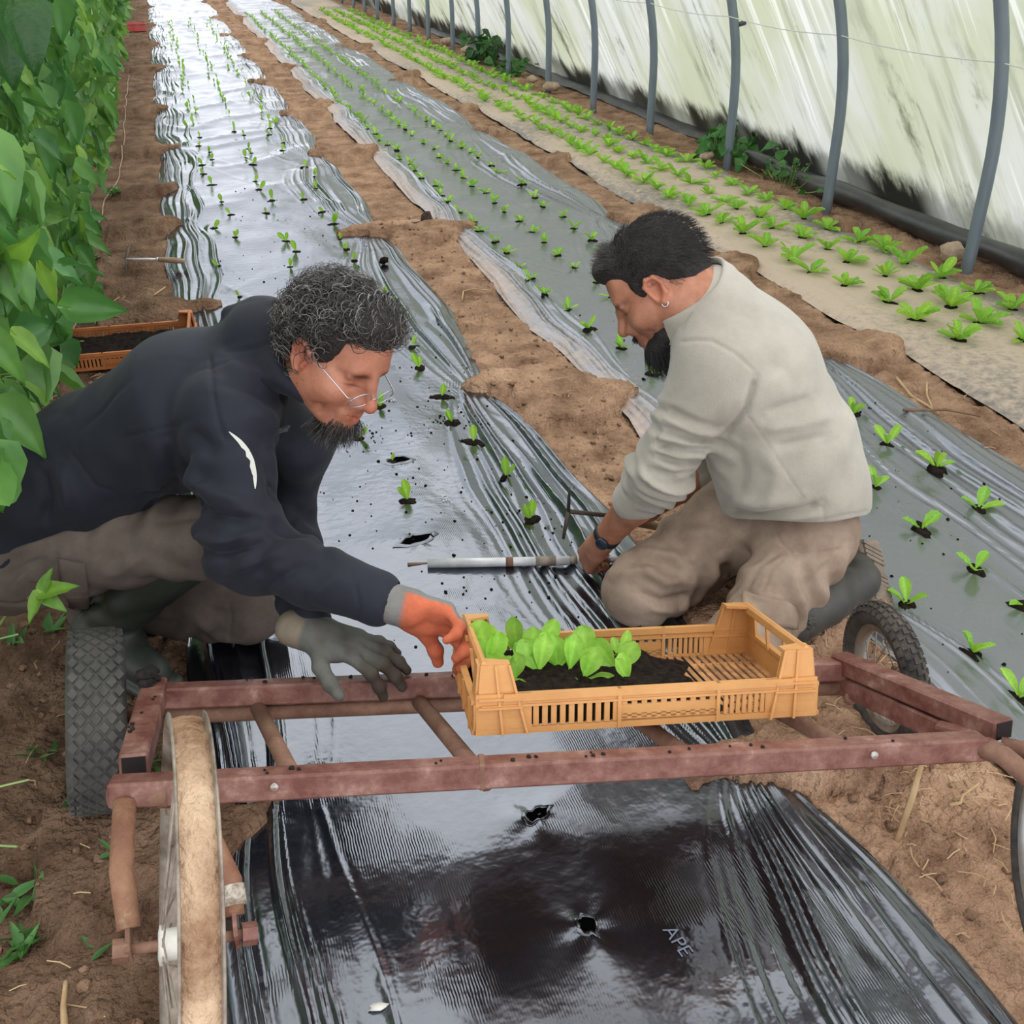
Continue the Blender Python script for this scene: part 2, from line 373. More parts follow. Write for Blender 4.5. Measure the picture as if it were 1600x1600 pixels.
def lettering(txt, px, py, size, rot, bed, parent, col, name='printed_lettering'):
    c = bpy.data.curves.new(name, 'FONT'); c.body = txt; c.size = size; c.align_x = 'CENTER'; c.align_y = 'CENTER'; c.offset = -.0002
    t = bpy.data.objects.new(name, c); COL.objects.link(t)
    me = bpy.data.meshes.new_from_object(t.evaluated_get(bpy.context.evaluated_depsgraph_get())); bpy.data.objects.remove(t)
    v = np.zeros(len(me.vertices) * 3, np.float32); me.vertices.foreach_get('co', v); v = v.reshape(-1, 3)
    g = gnd(px, py); ca, sa = math.cos(rot), math.sin(rot)
    x = g[0] + v[:, 0] * ca - v[:, 1] * sa; y = g[1] + v[:, 0] * sa + v[:, 1] * ca
    v = np.c_[x, y, bed.z(x, y) + .0025].astype(np.float32); me.vertices.foreach_set('co', v.ravel()); me.update(); me.materials.clear(); me.materials.append(col)
    return link(name, me, parent)
m_print = mat('pale_print', lin(120, 126, 140), rough=.4)
m_print2 = mat('white_print', lin(190, 194, 200), rough=.4)
lettering('APE', 1058, 1472, .036, -1.42, bed_a, film_a, m_print)
lettering('APE', 694, 779, .030, -1.5, bed_a, film_a, m_print2)
lettering('APE', 612, 624, .030, -1.5, bed_a, film_a, m_print2)

# ---- tunnel wall of weathered plastic
def hoop_x(z):
    """x of the hoop tube's axis at height z (straight foot, then a round arch)"""
    t = np.clip((np.asarray(z, float) - .4) / 2.2, 0, 1); return 3.66 - 2.2 * (1 - np.sqrt(1 - t * t))
m_wall = bpy.data.materials.new('weathered_tunnel_plastic'); m_wall.use_nodes = True
def _wall():
    nt = m_wall.node_tree; N = nt.nodes; L = nt.links; p = N['Principled BSDF']; out = N['Material Output']
    uv = N.new('ShaderNodeUVMap'); uv.uv_map = 'UV'; sep = N.new('ShaderNodeSeparateXYZ'); L.new(uv.outputs[0], sep.inputs[0])
    def noise(scale, sc, detail=4, rough=.55):
        mp = N.new('ShaderNodeMapping'); mp.inputs['Scale'].default_value = sc; L.new(uv.outputs[0], mp.inputs[0])
        n = N.new('ShaderNodeTexNoise'); n.inputs['Scale'].default_value = scale; n.inputs['Detail'].default_value = detail; n.inputs['Roughness'].default_value = rough
        L.new(mp.outputs[0], n.inputs['Vector']); return n.outputs[0]
    def rng(x, a, b, c=0, d=1):
        r = N.new('ShaderNodeMapRange'); r.interpolation_type = 'SMOOTHSTEP'; L.new(x, r.inputs[0])
        for k, v in enumerate((a, b, c, d)): r.inputs[k + 1].default_value = v
        return r.outputs[0]
    def mth(op, a, b):
        q = N.new('ShaderNodeMath'); q.operation = op
        for k, v in enumerate((a, b)):
            if isinstance(v, float): q.inputs[k].default_value = v
            else: L.new(v, q.inputs[k])
        return q.outputs[0]
    def mixc(f, a, b):
        q = N.new('ShaderNodeMix'); q.data_type = 'RGBA'; L.new(f, q.inputs[0])
        for k, v in ((6, a), (7, b)):
            if isinstance(v, tuple): q.inputs[k].default_value = v
            else: L.new(v, q.inputs[k])
        return q.outputs[2]
    c = mixc(rng(noise(1.1, (1, .7, 1)), .38, .62), lin(206, 211, 206), lin(190, 197, 172))           # algae tint
    c = mixc(rng(noise(2.6, (3.2, .35, 1), 5), .5, .68, 0, .6), c, lin(152, 160, 138))               # faint runs down the sheet
    v = sep.outputs[1]
    fold = mth('MULTIPLY', rng(noise(2.0, (6.5, .28, 1), 3), .55, .62), rng(noise(.9, (1, .6, 1), 2), .45, .6)); c = mixc(mth('MULTIPLY', fold, .5), c, lin(250, 252, 252))
    blot = mth('MULTIPLY', rng(noise(1.7, (1.5, .75, 1), 8, .7), .55, .68), rng(v, 1.3, .45)); c = mixc(mth('MULTIPLY', blot, .85), c, lin(74, 78, 56))
    strk = mth('MULTIPLY', rng(noise(3.0, (4.0, .42, 1), 8, .7), .54, .66), rng(noise(.8, (1, .3, 1), 2), .48, .62)); c = mixc(mth('MULTIPLY', strk, .8), c, lin(60, 64, 50))
    lo = mth('ADD', rng(v, .46, .0), mth('MULTIPLY', noise(3.4, (1.5, .7, 1), 8, .7), 1.25)); c = mixc(mth('MULTIPLY', rng(lo, 1.05, 1.5), rng(noise(.55, (1, .2, 1), 3), .36, .52, .25, 1)), c, lin(34, 35, 30))
    L.new(c, p.inputs['Base Color']); p.inputs['Roughness'].default_value = .35
    t = N.new('ShaderNodeBsdfTranslucent'); L.new(c, t.inputs[0]); ms = N.new('ShaderNodeMixShader'); ms.inputs[0].default_value = .62
    L.new(p.outputs[0], ms.inputs[1]); L.new(t.outputs[0], ms.inputs[2]); L.new(ms.outputs[0], out.inputs[0])
_wall()
wy = np.linspace(1.0, 29, 420); wz = np.concatenate([np.linspace(-.06, 1.4, 34), np.linspace(1.5, 2.55, 12)])
WYg, WZg = np.meshgrid(wy, wz); y, z = WYg.ravel(), WZg.ravel()
xw = np.where(z < 1.3, 4.05 - (4.05 - (hoop_x(1.3) + .05)) * np.clip(z / 1.3, 0, 1) ** 1.0, hoop_x(z) + .05)
sh = y - .38 * z
xw = xw + .02 * fbm(np.c_[sh * 1.1, z * .8], 2, 3) + (.012 * np.maximum(0, 1 - 4 * np.abs(vnoise(np.c_[sh * 5, z * .5], 8))) + .01 * np.sin(y * 2 * math.pi / 1.285 - 4.1)) * sstep(0, .2, z) * (1 - sstep(1.1, 1.5, z))
_, _, F = grid(wy, wz)
me = new_mesh('wall_right', np.c_[xw, y, z], F, m_wall, True)
uvl = me.uv_layers.new(name='UV'); li = np.zeros(len(me.loops), np.int32); me.loops.foreach_get('vertex_index', li)
uvl.data.foreach_set('uv', np.c_[sh[li], z[li]].astype(np.float32).ravel())
tag(link('wall_right', me), kind='structure')

m_pole = mat('galvanised_tube', lin(112, 124, 136), lin(136, 147, 158), rough=.45, nscale=3, metal=.25, c3=lin(150, 158, 166), stretch=(1, 1, .3))
words = ['first', 'second', 'third', 'fourth', 'fifth', 'sixth', 'seventh', 'eighth', 'ninth', 'tenth', 'eleventh', 'twelfth', 'thirteenth', 'fourteenth', 'fifteenth', 'sixteenth', 'seventeenth', 'eighteenth']
zz = np.concatenate([np.linspace(-.12, .4, 4), .4 + 2.2 * np.sin(np.linspace(.06, math.pi / 2, 26))])
hp = MB().tube(np.c_[hoop_x(zz) - 3.66, zz * 0, zz], .031, 12); hoop_me = hp.mesh('hoop_pole', m_pole)
hoops = []
for i in range(17):
    o = link('hoop_pole', hoop_me); o.location = (3.66 + .012 * ((i * 7) % 3 - 1), 4.10 + 1.285 * i, 0); hoops.append(o)
    tag(o, 'grey metal tunnel hoop against the wall, %s one counted from the photo\'s right edge' % words[i], 'pole', 'tunnel hoops along the wall')
# a clip ring on one hoop
MB().tube([(.006, 0, .885), (-.0, 0, .9)], .034, 12).build('clip', mat('dark_clip', lin(70, 78, 84)), hoops[2])
sag = []
for i in range(14):
    for k in range(6):
        t = k / 6; yy = 2.815 + 1.285 * (i + t); sag.append((3.575, yy, .935 - .02 * math.sin(math.pi * t)))
tag(MB().tube(sag, .0032, 5).build('support_wire', mat('white_string', lin(225, 228, 224), rough=.6)), 'thin white string stretched from hoop to hoop along the tunnel wall', 'string')

# rolled black plastic at the foot of the wall
m_roll = mat('old_black_plastic', lin(38, 38, 40), lin(74, 72, 70), rough=.38, nscale=6, stretch=(1, .4, 1), bump=.3, bscale=14)
t = np.linspace(0, 1, 40); yy = 2.2 + 4.6 * t
pr = np.c_[3.86 + .012 * np.sin(yy * 3.1) - .03 * sstep(.8, 1, t), yy, .028 + .01 * np.sin(yy * 5.)]
tag(MB().tube(pr, .058 + .008 * np.sin(yy * 7) - .02 * sstep(.75, 1, t), 14).build('rolled_plastic', m_roll, smooth=True), 'long roll of old black plastic lying at the foot of the wall', 'plastic roll')
ys2 = np.linspace(1.6, 17, 140); xs2 = np.linspace(0, 1, 9); U, Yq = np.meshgrid(xs2, ys2); u, y = U.ravel(), Yq.ravel()
x = 3.955 + .12 * u + .012 * vnoise(np.c_[y * 2, u * 0], 4); z = -.03 + .05 * u + .025 * np.sin(u * 3.1) + .012 * fbm(np.c_[u * 6, y * 5], 2, 6)
_, _, F = grid(xs2, ys2)
tag(link('wall_skirt_plastic', new_mesh('wall_skirt_plastic', np.c_[x, y, z], F, m_roll)), 'strip of dark plastic tucked along the wall foot behind the hoops', 'plastic strip')
# ================================================================== plants
m_leaf = mat('bean_leaf', lin(82, 128, 64), lin(126, 172, 82), rough=.42, nscale=3, useCol=True, trans=.3, bump=.35, bscale=60, bdist=.004)
m_lett = mat('lettuce_leaf', lin(140, 196, 60), lin(176, 220, 92), rough=.4, nscale=20, useCol=True, trans=.35, bump=.3, bscale=120, bdist=.002)
m_stem = mat('green_stem', lin(112, 150, 80), lin(150, 170, 105), rough=.6, nscale=10)
m_peat = mat('black_compost', lin(20, 16, 14), lin(46, 38, 33), rough=.95, nscale=60, bump=1., bscale=160, bdist=.006, spec=.1)

def leaf_geo(L, Wd, shape='heart', cup=.15, droop=.3, frill=0., nu=7, nv=5, seed=0, stalk=0.):
    """leaf lying along +Y from its base, +Z its upper face"""
    r = np.random.default_rng(seed); u = np.linspace(0, 1, nu); v = np.linspace(-1, 1, nv); U, Vv = np.meshgrid(u, v, indexing='ij')
    if shape == 'heart': w = np.sin(math.pi * np.clip(u, 0, 1) ** .62) ** .85 * (1 - .35 * u) + .02
    elif shape == 'spoon': w = .16 + .84 * np.sin(math.pi * np.clip((u - .12) / .98, 0, 1) ** 1.25) ** .8; w[-1] = .28
    else: w = .12 + .88 * np.sin(math.pi * u ** 1.1) ** .7; w[-1] = .1
    x = Vv * (w * Wd / 2)[:, None]
    y = U * L
    if shape == 'heart': y = y - .16 * L * (np.abs(Vv) ** 1.5) * (1 - U) ** 2
    z = cup * Wd * Vv ** 2 * (w[:, None]) * .6 - droop * L * U ** 2 * .5 - (.13 if shape == 'heart' else .04) * Wd * (1 - np.abs(Vv)) 
    z = z + frill * Wd * np.sin(U * 17 + Vv * 2 + r.uniform(0, 6)) * np.abs(Vv) ** 1.5
    z = z + .03 * Wd * np.sin(U * 9 + np.abs(Vv) * 5)
    y = y + stalk
    i = np.arange(nu * nv).reshape(nu, nv); F = np.stack([i[:-1, :-1], i[:-1, 1:], i[1:, 1:], i[1:, :-1]], -1).reshape(-1, 4)
    return np.stack([x, y, z], -1).reshape(-1, 3), F
def leaf_R(direction, up):
    """columns: leaf's x, its length, its upper face"""
    y = nrm(direction); z = np.asarray(up, float); z = nrm(z - y * (z @ y) + 1e-6); return np.array([np.cross(y, z), y, z]).T

# ---- climbing beans: one wall of leaves along the left
bean_var = []
for k in range(9):
    rr = np.random.default_rng(40 + k); V, F = leaf_geo(rr.uniform(.085, .125), rr.uniform(.062, .09), 'heart', rr.uniform(-.1, .7), rr.uniform(.1, .9), .045, 8, 5, k)
    g = [(.8, .92, .95), (.92, 1, .9), (1.02, 1.04, .85), (1.25, 1.15, .7), (.6, .78, .85), (1.0, 1.0, 1.0), (1.6, 1.35, .7), (.85, 1., 1.3), (.45, .62, .65)][k]
    vein = 1 + .22 * np.exp(-(V[:, 0] / .006) ** 2)
    bean_var.append((V, F, new_mesh('leaf', V, F, m_leaf, True, np.outer(vein, g))))
def bean_face(y, z, r):
    """x of the leafy face"""
    return -.60 + .18 * sstep(.0, .9, z) + .09 * math.sin(y * 2.3) * math.sin(z * 3 + y) + .05 * math.sin(y * 7.1 + z * 5) - .10 * (y < 2.2) * (z < .5)
def bean_leaf_pose(y, z, r, depth=0.):
    x = bean_face(y, z, r) - depth
    d = nrm(V3(r.normal(.3, .45), r.normal(-.15, .6), -.9 + r.normal(0, .5)))
    n = nrm(V3(1, -.6 + r.normal(0, .7), .8 + r.normal(0, .6)))
    return V3(x, y, z), leaf_R(d, n)
rb = np.random.default_rng(5)
bw = ['first', 'second', 'third', 'fourth', 'fifth', 'sixth', 'seventh', 'eighth', 'ninth', 'tenth', 'eleventh', 'twelfth', 'thirteenth', 'fourteenth']
bean_y = [1.45, 1.75, 2.05, 2.38, 2.72, 3.08, 3.46, 3.86, 4.28, 4.72, 5.2, 5.7]
for i, y0 in enumerate(bean_y):
    b = thing('bean_plant', 'climbing bean plant with broad green leaves, %s from the camera in the left-hand row' % bw[i], 'bean plant', (-.66, y0, -.02), group='climbing beans along the left side')
    st = MB(); zz = np.linspace(-.02, 2.15, 40)
    st.tube(np.c_[.014 * np.cos(zz * 9 + i), .014 * np.sin(zz * 9 + i), zz], .004, 5); st.tube([(0, 0, -.02), (.0, .0, 2.2)], .0022, 5)
    st.tube(np.c_[.05 + .10 * sstep(0, 1, zz) + .02 * np.cos(zz * 5 + i), .08 + .03 * np.sin(zz * 7 + i), zz], .0035, 5)
    for q in range(14):
        z0 = rb.uniform(.1, 2.); a = V3(.05, 0, z0); c = a + V3(rb.uniform(.06, .2), rb.uniform(-.12, .12), rb.uniform(.02, .1)); st.tube([a, (a + c) / 2 + V3(0, 0, .03), c], .0022, 4)
    st.build('vine_stem', m_stem, b)
    dy = (bean_y[min(i + 1, len(bean_y) - 1)] - bean_y[max(i - 1, 0)]) / 2; n = int(150 * max(1, dy / .3))
    for q in range(n):
        z = 2.15 * (q + .5 + rb.uniform(-.6, .6)) / n + .02; y = y0 + rb.uniform(-.6, .6) * dy * 1.1
        if y < 2.3 and z < .62 and rb.random() < .8: continue         # the near plants are bare low down
        if i >= 7 and z < .1 and rb.random() < .6: continue
        p, R = bean_leaf_pose(y, z, rb, rb.choice([-.03, 0, .06, .14, .22]))
        if np.linalg.norm(p - CAMP) < .62: continue
        k = rb.choice(9, p=[.16, .15, .15, .12, .1, .12, .07, .07, .06]); s = rb.uniform(.7, 1.15) * (.8 if y < 1.9 else 1)
        o = link('leaf', bean_var[k][2], b)
        p = p - np.array(b.location)
        o.matrix_local = Matrix([[R[a][0] * s, R[a][1] * s, R[a][2] * s, p[a]] for a in range(3)] + [[0, 0, 0, 1]])
far_y = np.arange(6.3, 26.5, .78)
for i, y0 in enumerate(far_y):
    b = thing('bean_plant', 'distant climbing bean plant, a small leafy stretch of the far end of the left-hand row', 'bean plant', (-.66, float(y0), -.02), group='far climbing beans')
    vs, fs, cs, n0 = [], [], [], 0; n = int(330 * (1 - .5 * sstep(8, 20, y0)))
    for q in range(n):
        z = rb.uniform(.02, 2.15); y = y0 + rb.uniform(-.5, .5); p, R = bean_leaf_pose(y, z, rb, rb.choice([0, 0, .08, .16])); k = rb.choice(9); V, F, _ = bean_var[k]
        V = V.reshape(8, 5, 3)[::2, ::2].reshape(-1, 3)[:12].copy(); s = rb.uniform(.9, 1.3)
        ii = np.arange(12).reshape(4, 3); f = np.stack([ii[:-1, :-1], ii[:-1, 1:], ii[1:, 1:], ii[1:, :-1]], -1).reshape(-1, 4)
        vs.append(V @ R.T * s + p); fs.append(f + n0); n0 += 12; g = [(.8, .92, .95), (1, 1, .9), (1.2, 1.12, .8), (.6, .78, .8)][k % 4]; cs.append(np.tile(g, (12, 1)))
    o = wpart('foliage', np.concatenate(vs), np.concatenate(fs), m_leaf, b, True, np.concatenate(cs)); o['kind'] = 'stuff'
    MB().tube([(0, 0, -.02), (.01, 0, 1.1), (0, 0, 2.2)], .005, 5).build('vine_stem', m_stem, b)
# leaves behind the face, so that the row is closed to the light from its far side
vs, fs, cs, n0 = [], [], [], 0
for q in range(2200):
    y = rb.uniform(1.3, 6.2); z = rb.uniform(.0 if y > 3.2 else .3, 2.2); p, R = bean_leaf_pose(y, z, rb, rb.uniform(.22, .5)); k = rb.choice(9); V, F, _ = bean_var[k]
    V = V.reshape(8, 5, 3)[::2, ::2].reshape(-1, 3)[:12].copy(); ii = np.arange(12).reshape(4, 3); f = np.stack([ii[:-1, :-1], ii[:-1, 1:], ii[1:, 1:], ii[1:, :-1]], -1).reshape(-1, 4)
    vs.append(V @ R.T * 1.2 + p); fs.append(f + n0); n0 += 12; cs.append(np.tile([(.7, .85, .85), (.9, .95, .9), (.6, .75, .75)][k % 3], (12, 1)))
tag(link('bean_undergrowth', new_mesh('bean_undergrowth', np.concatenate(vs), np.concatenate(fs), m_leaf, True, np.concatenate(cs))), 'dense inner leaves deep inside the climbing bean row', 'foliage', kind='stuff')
# the near shoot that pokes up beside the crouching man
sh = thing('bean_shoot', 'single young bean shoot with bright pointed leaves at the left edge, low by the trousers', 'bean shoot', tuple(gnd(-10, 990)))
base = np.array(sh.location); tip = atY(62, 925, 1.80)
st = MB(); st.tube([V3(0, 0, 0), (tip - base) * .55 + V3(.0, 0, .02), tip - base], [.004, .0035, .003], 6); st.build('stem', m_stem, sh)
for k, (dx, dz, s, kk) in enumerate([(.9, .25, .62, 6), (.8, -.45, .55, 3), (-.2, -.6, .5, 6), (.3, .7, .45, 3)]):
    R = leaf_R(CR * dx - CD * dz - CF * .25, -CF + V3(0, 0, .8)); o = link('leaf', bean_var[kk][2], sh); p = tip - base
    o.matrix_local = Matrix([[R[a][0] * s, R[a][1] * s, R[a][2] * s, p[a]] for a in range(3)] + [[0, 0, 0, 1]])

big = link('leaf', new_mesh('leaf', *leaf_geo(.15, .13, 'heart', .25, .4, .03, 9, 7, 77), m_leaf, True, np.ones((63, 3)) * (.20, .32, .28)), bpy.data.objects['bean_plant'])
for k, (px, py, Y_, s_) in enumerate([(22, -6, 1.0, .40), (-14, 14, 1.03, .42)]):
    o = big if k == 0 else big.copy()
    if k: COL.objects.link(o)
    p = atY(px, py, Y_) - np.array(bpy.data.objects['bean_plant'].location); R = leaf_R(V3(.15, -.1, -1), V3(.5, -1, .5)); o.matrix_local = Matrix([[R[a][0] * s_, R[a][1] * s_, R[a][2] * s_, p[a]] for a in range(3)] + [[0, 0, 0, 1]])
# ---- lettuces
lett_leaf = []
for k in range(8):
    rr = np.random.default_rng(90 + k); V, F = leaf_geo(1, rr.uniform(.36, .5), 'spoon', rr.uniform(.2, .7), rr.uniform(-.1, .5), .07 if k % 2 else .02, 8, 5, k)
    c = np.outer(1 + .25 * np.exp(-(V[:, 0] / .05) ** 2), [(1, 1, 1), (.9, .96, .9), (1.08, 1.05, .85), (.8, .9, .9)][k % 4]); lett_leaf.append((V, F, new_mesh('leaf', V, F, m_lett, True, c), c))
def lettuce_spec(r, n, L, spread):
    out = []; a0 = r.uniform(0, 6.3)
    for j in range(n):
        a = a0 + j * 2.4 + r.normal(0, .3); el = r.uniform(.25, 1.1) if n > 3 else r.uniform(.5, 1.25)
        el = el / spread; d = V3(math.cos(a) * math.cos(el), math.sin(a) * math.cos(el), math.sin(el)); n_ = V3(-math.cos(a) * math.sin(el), -math.sin(a) * math.sin(el), math.cos(el))
        out.append((int(r.integers(8)), leaf_R(d, n_), L * r.uniform(.65, 1.1)))
    return out
def plug_mesh(seed, rx, ry, h):
    r = np.random.default_rng(seed); n = 14; A = np.arange(n) * 2 * math.pi / n; V = [(0, 0, h)]
    rad = 1 + .45 * vnoise(np.c_[np.cos(A) * 1.7 + seed * 3.1, np.sin(A) * 1.7], seed)
    for q, zz in ((.45, h * .9), (.8, h * .5), (1.0, -.008)):
        V += [(rx * q * rad[i] * math.cos(A[i]), ry * q * rad[i] * math.sin(A[i]), zz + h * .5 * r.normal(0, .4) * (q < .9)) for i in range(n)]
    F = [(0, 1 + i, 1 + (i + 1) % n) for i in range(n)]
    for b in range(2):
        for i in range(n): F.append((1 + b*n + i, 1 + (b+1)*n + i, 1 + (b+1)*n + (i+1) % n, 1 + b*n + (i+1) % n))
    return new_mesh('planting_hole', V, F, m_peat)
plugs = [plug_mesh(k, .034 + .008 * (k % 3), .026 + .006 * (k % 2), .007) for k in range(6)]
far_leaf_cache = {}
def lettuce(name, label, group, cat, x, y, z, r, n, L, spread=1., plug=True, whole=False, leaves=None):
    plug = plug and y < 9
    spec = leaves or lettuce_spec(r, n, L, spread)
    t = thing(name, label, cat, (x, y, z), group=group)
    if whole:
        vs, fs, cs, n0 = [], [], [], 0
        for k, R, s in spec:
            V, F, _, c = lett_leaf[k]; V = V.reshape(8, 5, 3)[[0, 2, 4, 6, 7]][:, ::2].reshape(-1, 3); c = c.reshape(8, 5, 3)[[0, 2, 4, 6, 7]][:, ::2].reshape(-1, 3)
            ii = np.arange(15).reshape(5, 3); f = np.stack([ii[:-1, :-1], ii[:-1, 1:], ii[1:, 1:], ii[1:, :-1]], -1).reshape(-1, 4); vs.append(V @ R.T * s); fs.append(f + n0); cs.append(c); n0 += 15
        link('leaves', new_mesh('leaves', np.concatenate(vs), np.concatenate(fs), m_lett, True, np.concatenate(cs)), t)
    else:
        for k, R, s in spec:
            o = link('leaf', lett_leaf[k][2], t); o.matrix_local = Matrix([[R[a][0] * s, R[a][1] * s, R[a][2] * s, 0] for a in range(3)] + [[0, 0, 0, 1]])
    if plug:
        o = link('planting_hole', plugs[int(r.integers(6))], t); o.rotation_euler.z = r.uniform(0, 6.3); q_ = r.uniform(.6, 1.05) * (1 if y < 4 else .75); o.scale = (q_, q_, q_)
    return t
rl = np.random.default_rng(21)
ORD = bw + ['fifteenth', 'sixteenth', 'seventeenth', 'eighteenth']
row_n = {}
def nth(key):
    row_n[key] = row_n.get(key, 0) + 1; return ORD[row_n[key] - 1] if row_n[key] <= len(ORD) else None
# left bed: seedlings just set out
near_a = [(560, 683, 'beside the goateed man\'s beard'), (637, 783, 'in a wide hole left of the printed letters'), (690, 620, 'third back from the steel tube, right row'), (707, 660, 'with its leaf on edge, beside a dark hole'),
          (740, 692, 'lying flat beside a hole full of compost'), (790, 748, 'upright with one broad leaf, behind the hand hoe'), (828, 812, 'leaning over its hole, nearest to the hand hoe'), (655, 575, 'just behind the curly hair and glasses'), (612, 720, 'tiny, at the edge of a big open hole')]
holes_seen = set()
def seed_leaves(r, n, L):
    """a seedling's one or two upright spoon leaves, broad side to the south"""
    o = []
    for j in range(n):
        d = V3(r.normal(0, .35), r.normal(0, .3), 1); o.append((int(r.choice([0, 2, 4, 6])), leaf_R(d, V3(r.normal(0, .6), -1, .35)), L * r.uniform(.75, 1.1)))
    return o
for px, py, why in near_a:
    g = gnd(px, py); tiny = 'tiny' in why
    lettuce('lettuce_seedling', 'lettuce seedling in the left bed, ' + why, 'lettuce seedlings in the left bed', 'seedling', g[0], g[1], float(bed_a.z([g[0]], [g[1]])[0]), rl, 1, .05, leaves=seed_leaves(rl, 1 if tiny else int(rl.integers(1, 3)), .028 if tiny else .06))
rowsA = []
for rx in (.17, .47, .77):
    y = 3.35 + rl.uniform(-.1, .1) if rx < .6 else 3.85
    if rx == .17: y = 3.9
    while y < 20:
        rowsA.append((rx + rl.normal(0, .035), y)); y += (.27 + rl.normal(0, .04)) * (1 if rl.random() < .72 else 2)
for x, y in rowsA:
    rw = 'left' if x < .32 else 'middle' if x < .62 else 'right'
    k_ = nth('a' + rw) if y < 5.8 else None
    lettuce('lettuce_seedling', ('lettuce seedling, %s counting back from the curly head in the left bed\'s %s row' % (k_, rw)) if k_ else 'small lettuce seedling farther back in the %s row of the left bed' % rw, 'back seedlings, %s row of the left bed' % rw, 'seedling', x, y, float(bed_a.z([x], [y])[0]), rl, 2, .05, whole=y > 8, leaves=seed_leaves(rl, 1 if rl.random() < .6 else 2, .055 * rl.uniform(.7, 1.2)))
# middle bed
near_b = [(1333, 648), (1385, 697), (1462, 738), (1440, 828), (1368, 762), (1528, 797), (1523, 890), (1416, 945), (1520, 1022), (1592, 1092), (1600, 945)]
wb = ['just right of the fleece at shoulder-blade height', 'second farthest right of the man\'s back', 'third down the right row', 'sunk in a dark slit beside the fleece hem',
      'half hidden by the fleece at its back', 'tall, with a long upright leaf in the right row', 'with two spread leaves over a big hole', 'in a wide compost hole behind the boot sole', 'long leaf leaning right, beyond the spoked wheel', 'low at the right edge beside the cart handle', 'cut by the right edge above the wheel']
for (px, py), why in zip(near_b, wb):
    g = gnd(px, py); lettuce('endive_seedling', 'endive seedling in the middle bed, ' + why, 'endive seedlings in the middle bed', 'seedling', g[0], g[1], float(bed_b.z([g[0]], [g[1]])[0]), rl, 3, .075, 1.0, leaves=None)
rowsB = []
for q, rx in enumerate((1.52, 1.79, 2.04)):
    y = (3.0, 3.55, 4.9)[q]
    while y < 21:
        rowsB.append((rx + .05 * sstep(4.5, 2.5, y) + rl.normal(0, .015), y)); y += .235 + rl.normal(0, .02) + (.2 if rl.random() < .05 else 0)
nb_things = 0; far_specs = []
for x, y in sorted(rowsB, key=lambda a: a[1]):
    rw = 'left' if x < 1.66 else 'middle' if x < 1.93 else 'right'
    if y > 17: far_specs.append((x, y, float(bed_b.z([x], [y])[0]), lettuce_spec(rl, 4, .065, 1.))); continue
    k_ = nth('b' + rw) if y < 5.6 else None
    lettuce('endive_seedling', ('endive seedling, %s counting back from the kneeling man in the middle bed\'s %s row' % (k_, rw)) if k_ else 'small endive seedling set back in the %s row of the middle bed' % rw, 'endives set back, %s row of the middle bed' % rw, 'seedling', x, y, float(bed_b.z([x], [y])[0]), rl, 4, .058 + .008 * sstep(5, 9, y), whole=y > 6)
# lettuce bed by the wall
rowsC = []
for q, rx in enumerate((2.86, 3.12, 3.38)):
    y = (3.25, 2.95, 3.3)[q]
    while y < 21:
        rowsC.append((rx + .06 * sstep(5, 3.3, y) + rl.normal(0, .02), y)); y += .225 + rl.normal(0, .02)
for x, y in sorted(rowsC, key=lambda a: a[1]):
    rw = 'left' if x < 3.0 else 'middle' if x < 3.26 else 'right'; far = y > 5.6
    k_ = None if far else nth('c' + rw)
    sp = lettuce_spec(rl, 7, (.092 if far else .108) * rl.uniform(.8, 1.2), 1.15)
    if y > 18: far_specs.append((x, y, float(bed_c.z([x], [y])[0]), sp)); continue
    lettuce('young_lettuce', ('spread young lettuce, %s from the front in the %s row beside the tunnel wall' % (k_, rw)) if k_ else ('small lettuce far back in the %s row of the bed by the wall' if far else 'spread young lettuce toward the front of the %s row beside the tunnel wall') % rw,
            ('far lettuces, %s row by the wall' if far else 'front lettuces, %s row by the wall') % rw, 'lettuce', x, y, float(bed_c.z([x], [y])[0]), rl, 7, .135, whole=far, plug=not far, leaves=sp)
vs, fs, cs, n0 = [], [], [], 0
for x, y, z, sp in far_specs:
    for k, R, s in sp:
        V, F, _, c = lett_leaf[k]; V = V.reshape(8, 5, 3)[[0, 3, 6]][:, ::2].reshape(-1, 3); ii = np.arange(9).reshape(3, 3); f = np.stack([ii[:-1, :-1], ii[:-1, 1:], ii[1:, 1:], ii[1:, :-1]], -1).reshape(-1, 4)
        vs.append(V @ R.T * s + (x, y, z)); fs.append(f + n0); cs.append(np.ones((9, 3))); n0 += 9
tag(link('distant_lettuce_rows', new_mesh('distant_lettuce_rows', np.concatenate(vs), np.concatenate(fs), m_lett, True, np.concatenate(cs))), 'lettuce and endive plants too far off to count at the tunnel\'s far end', 'lettuce', kind='stuff')

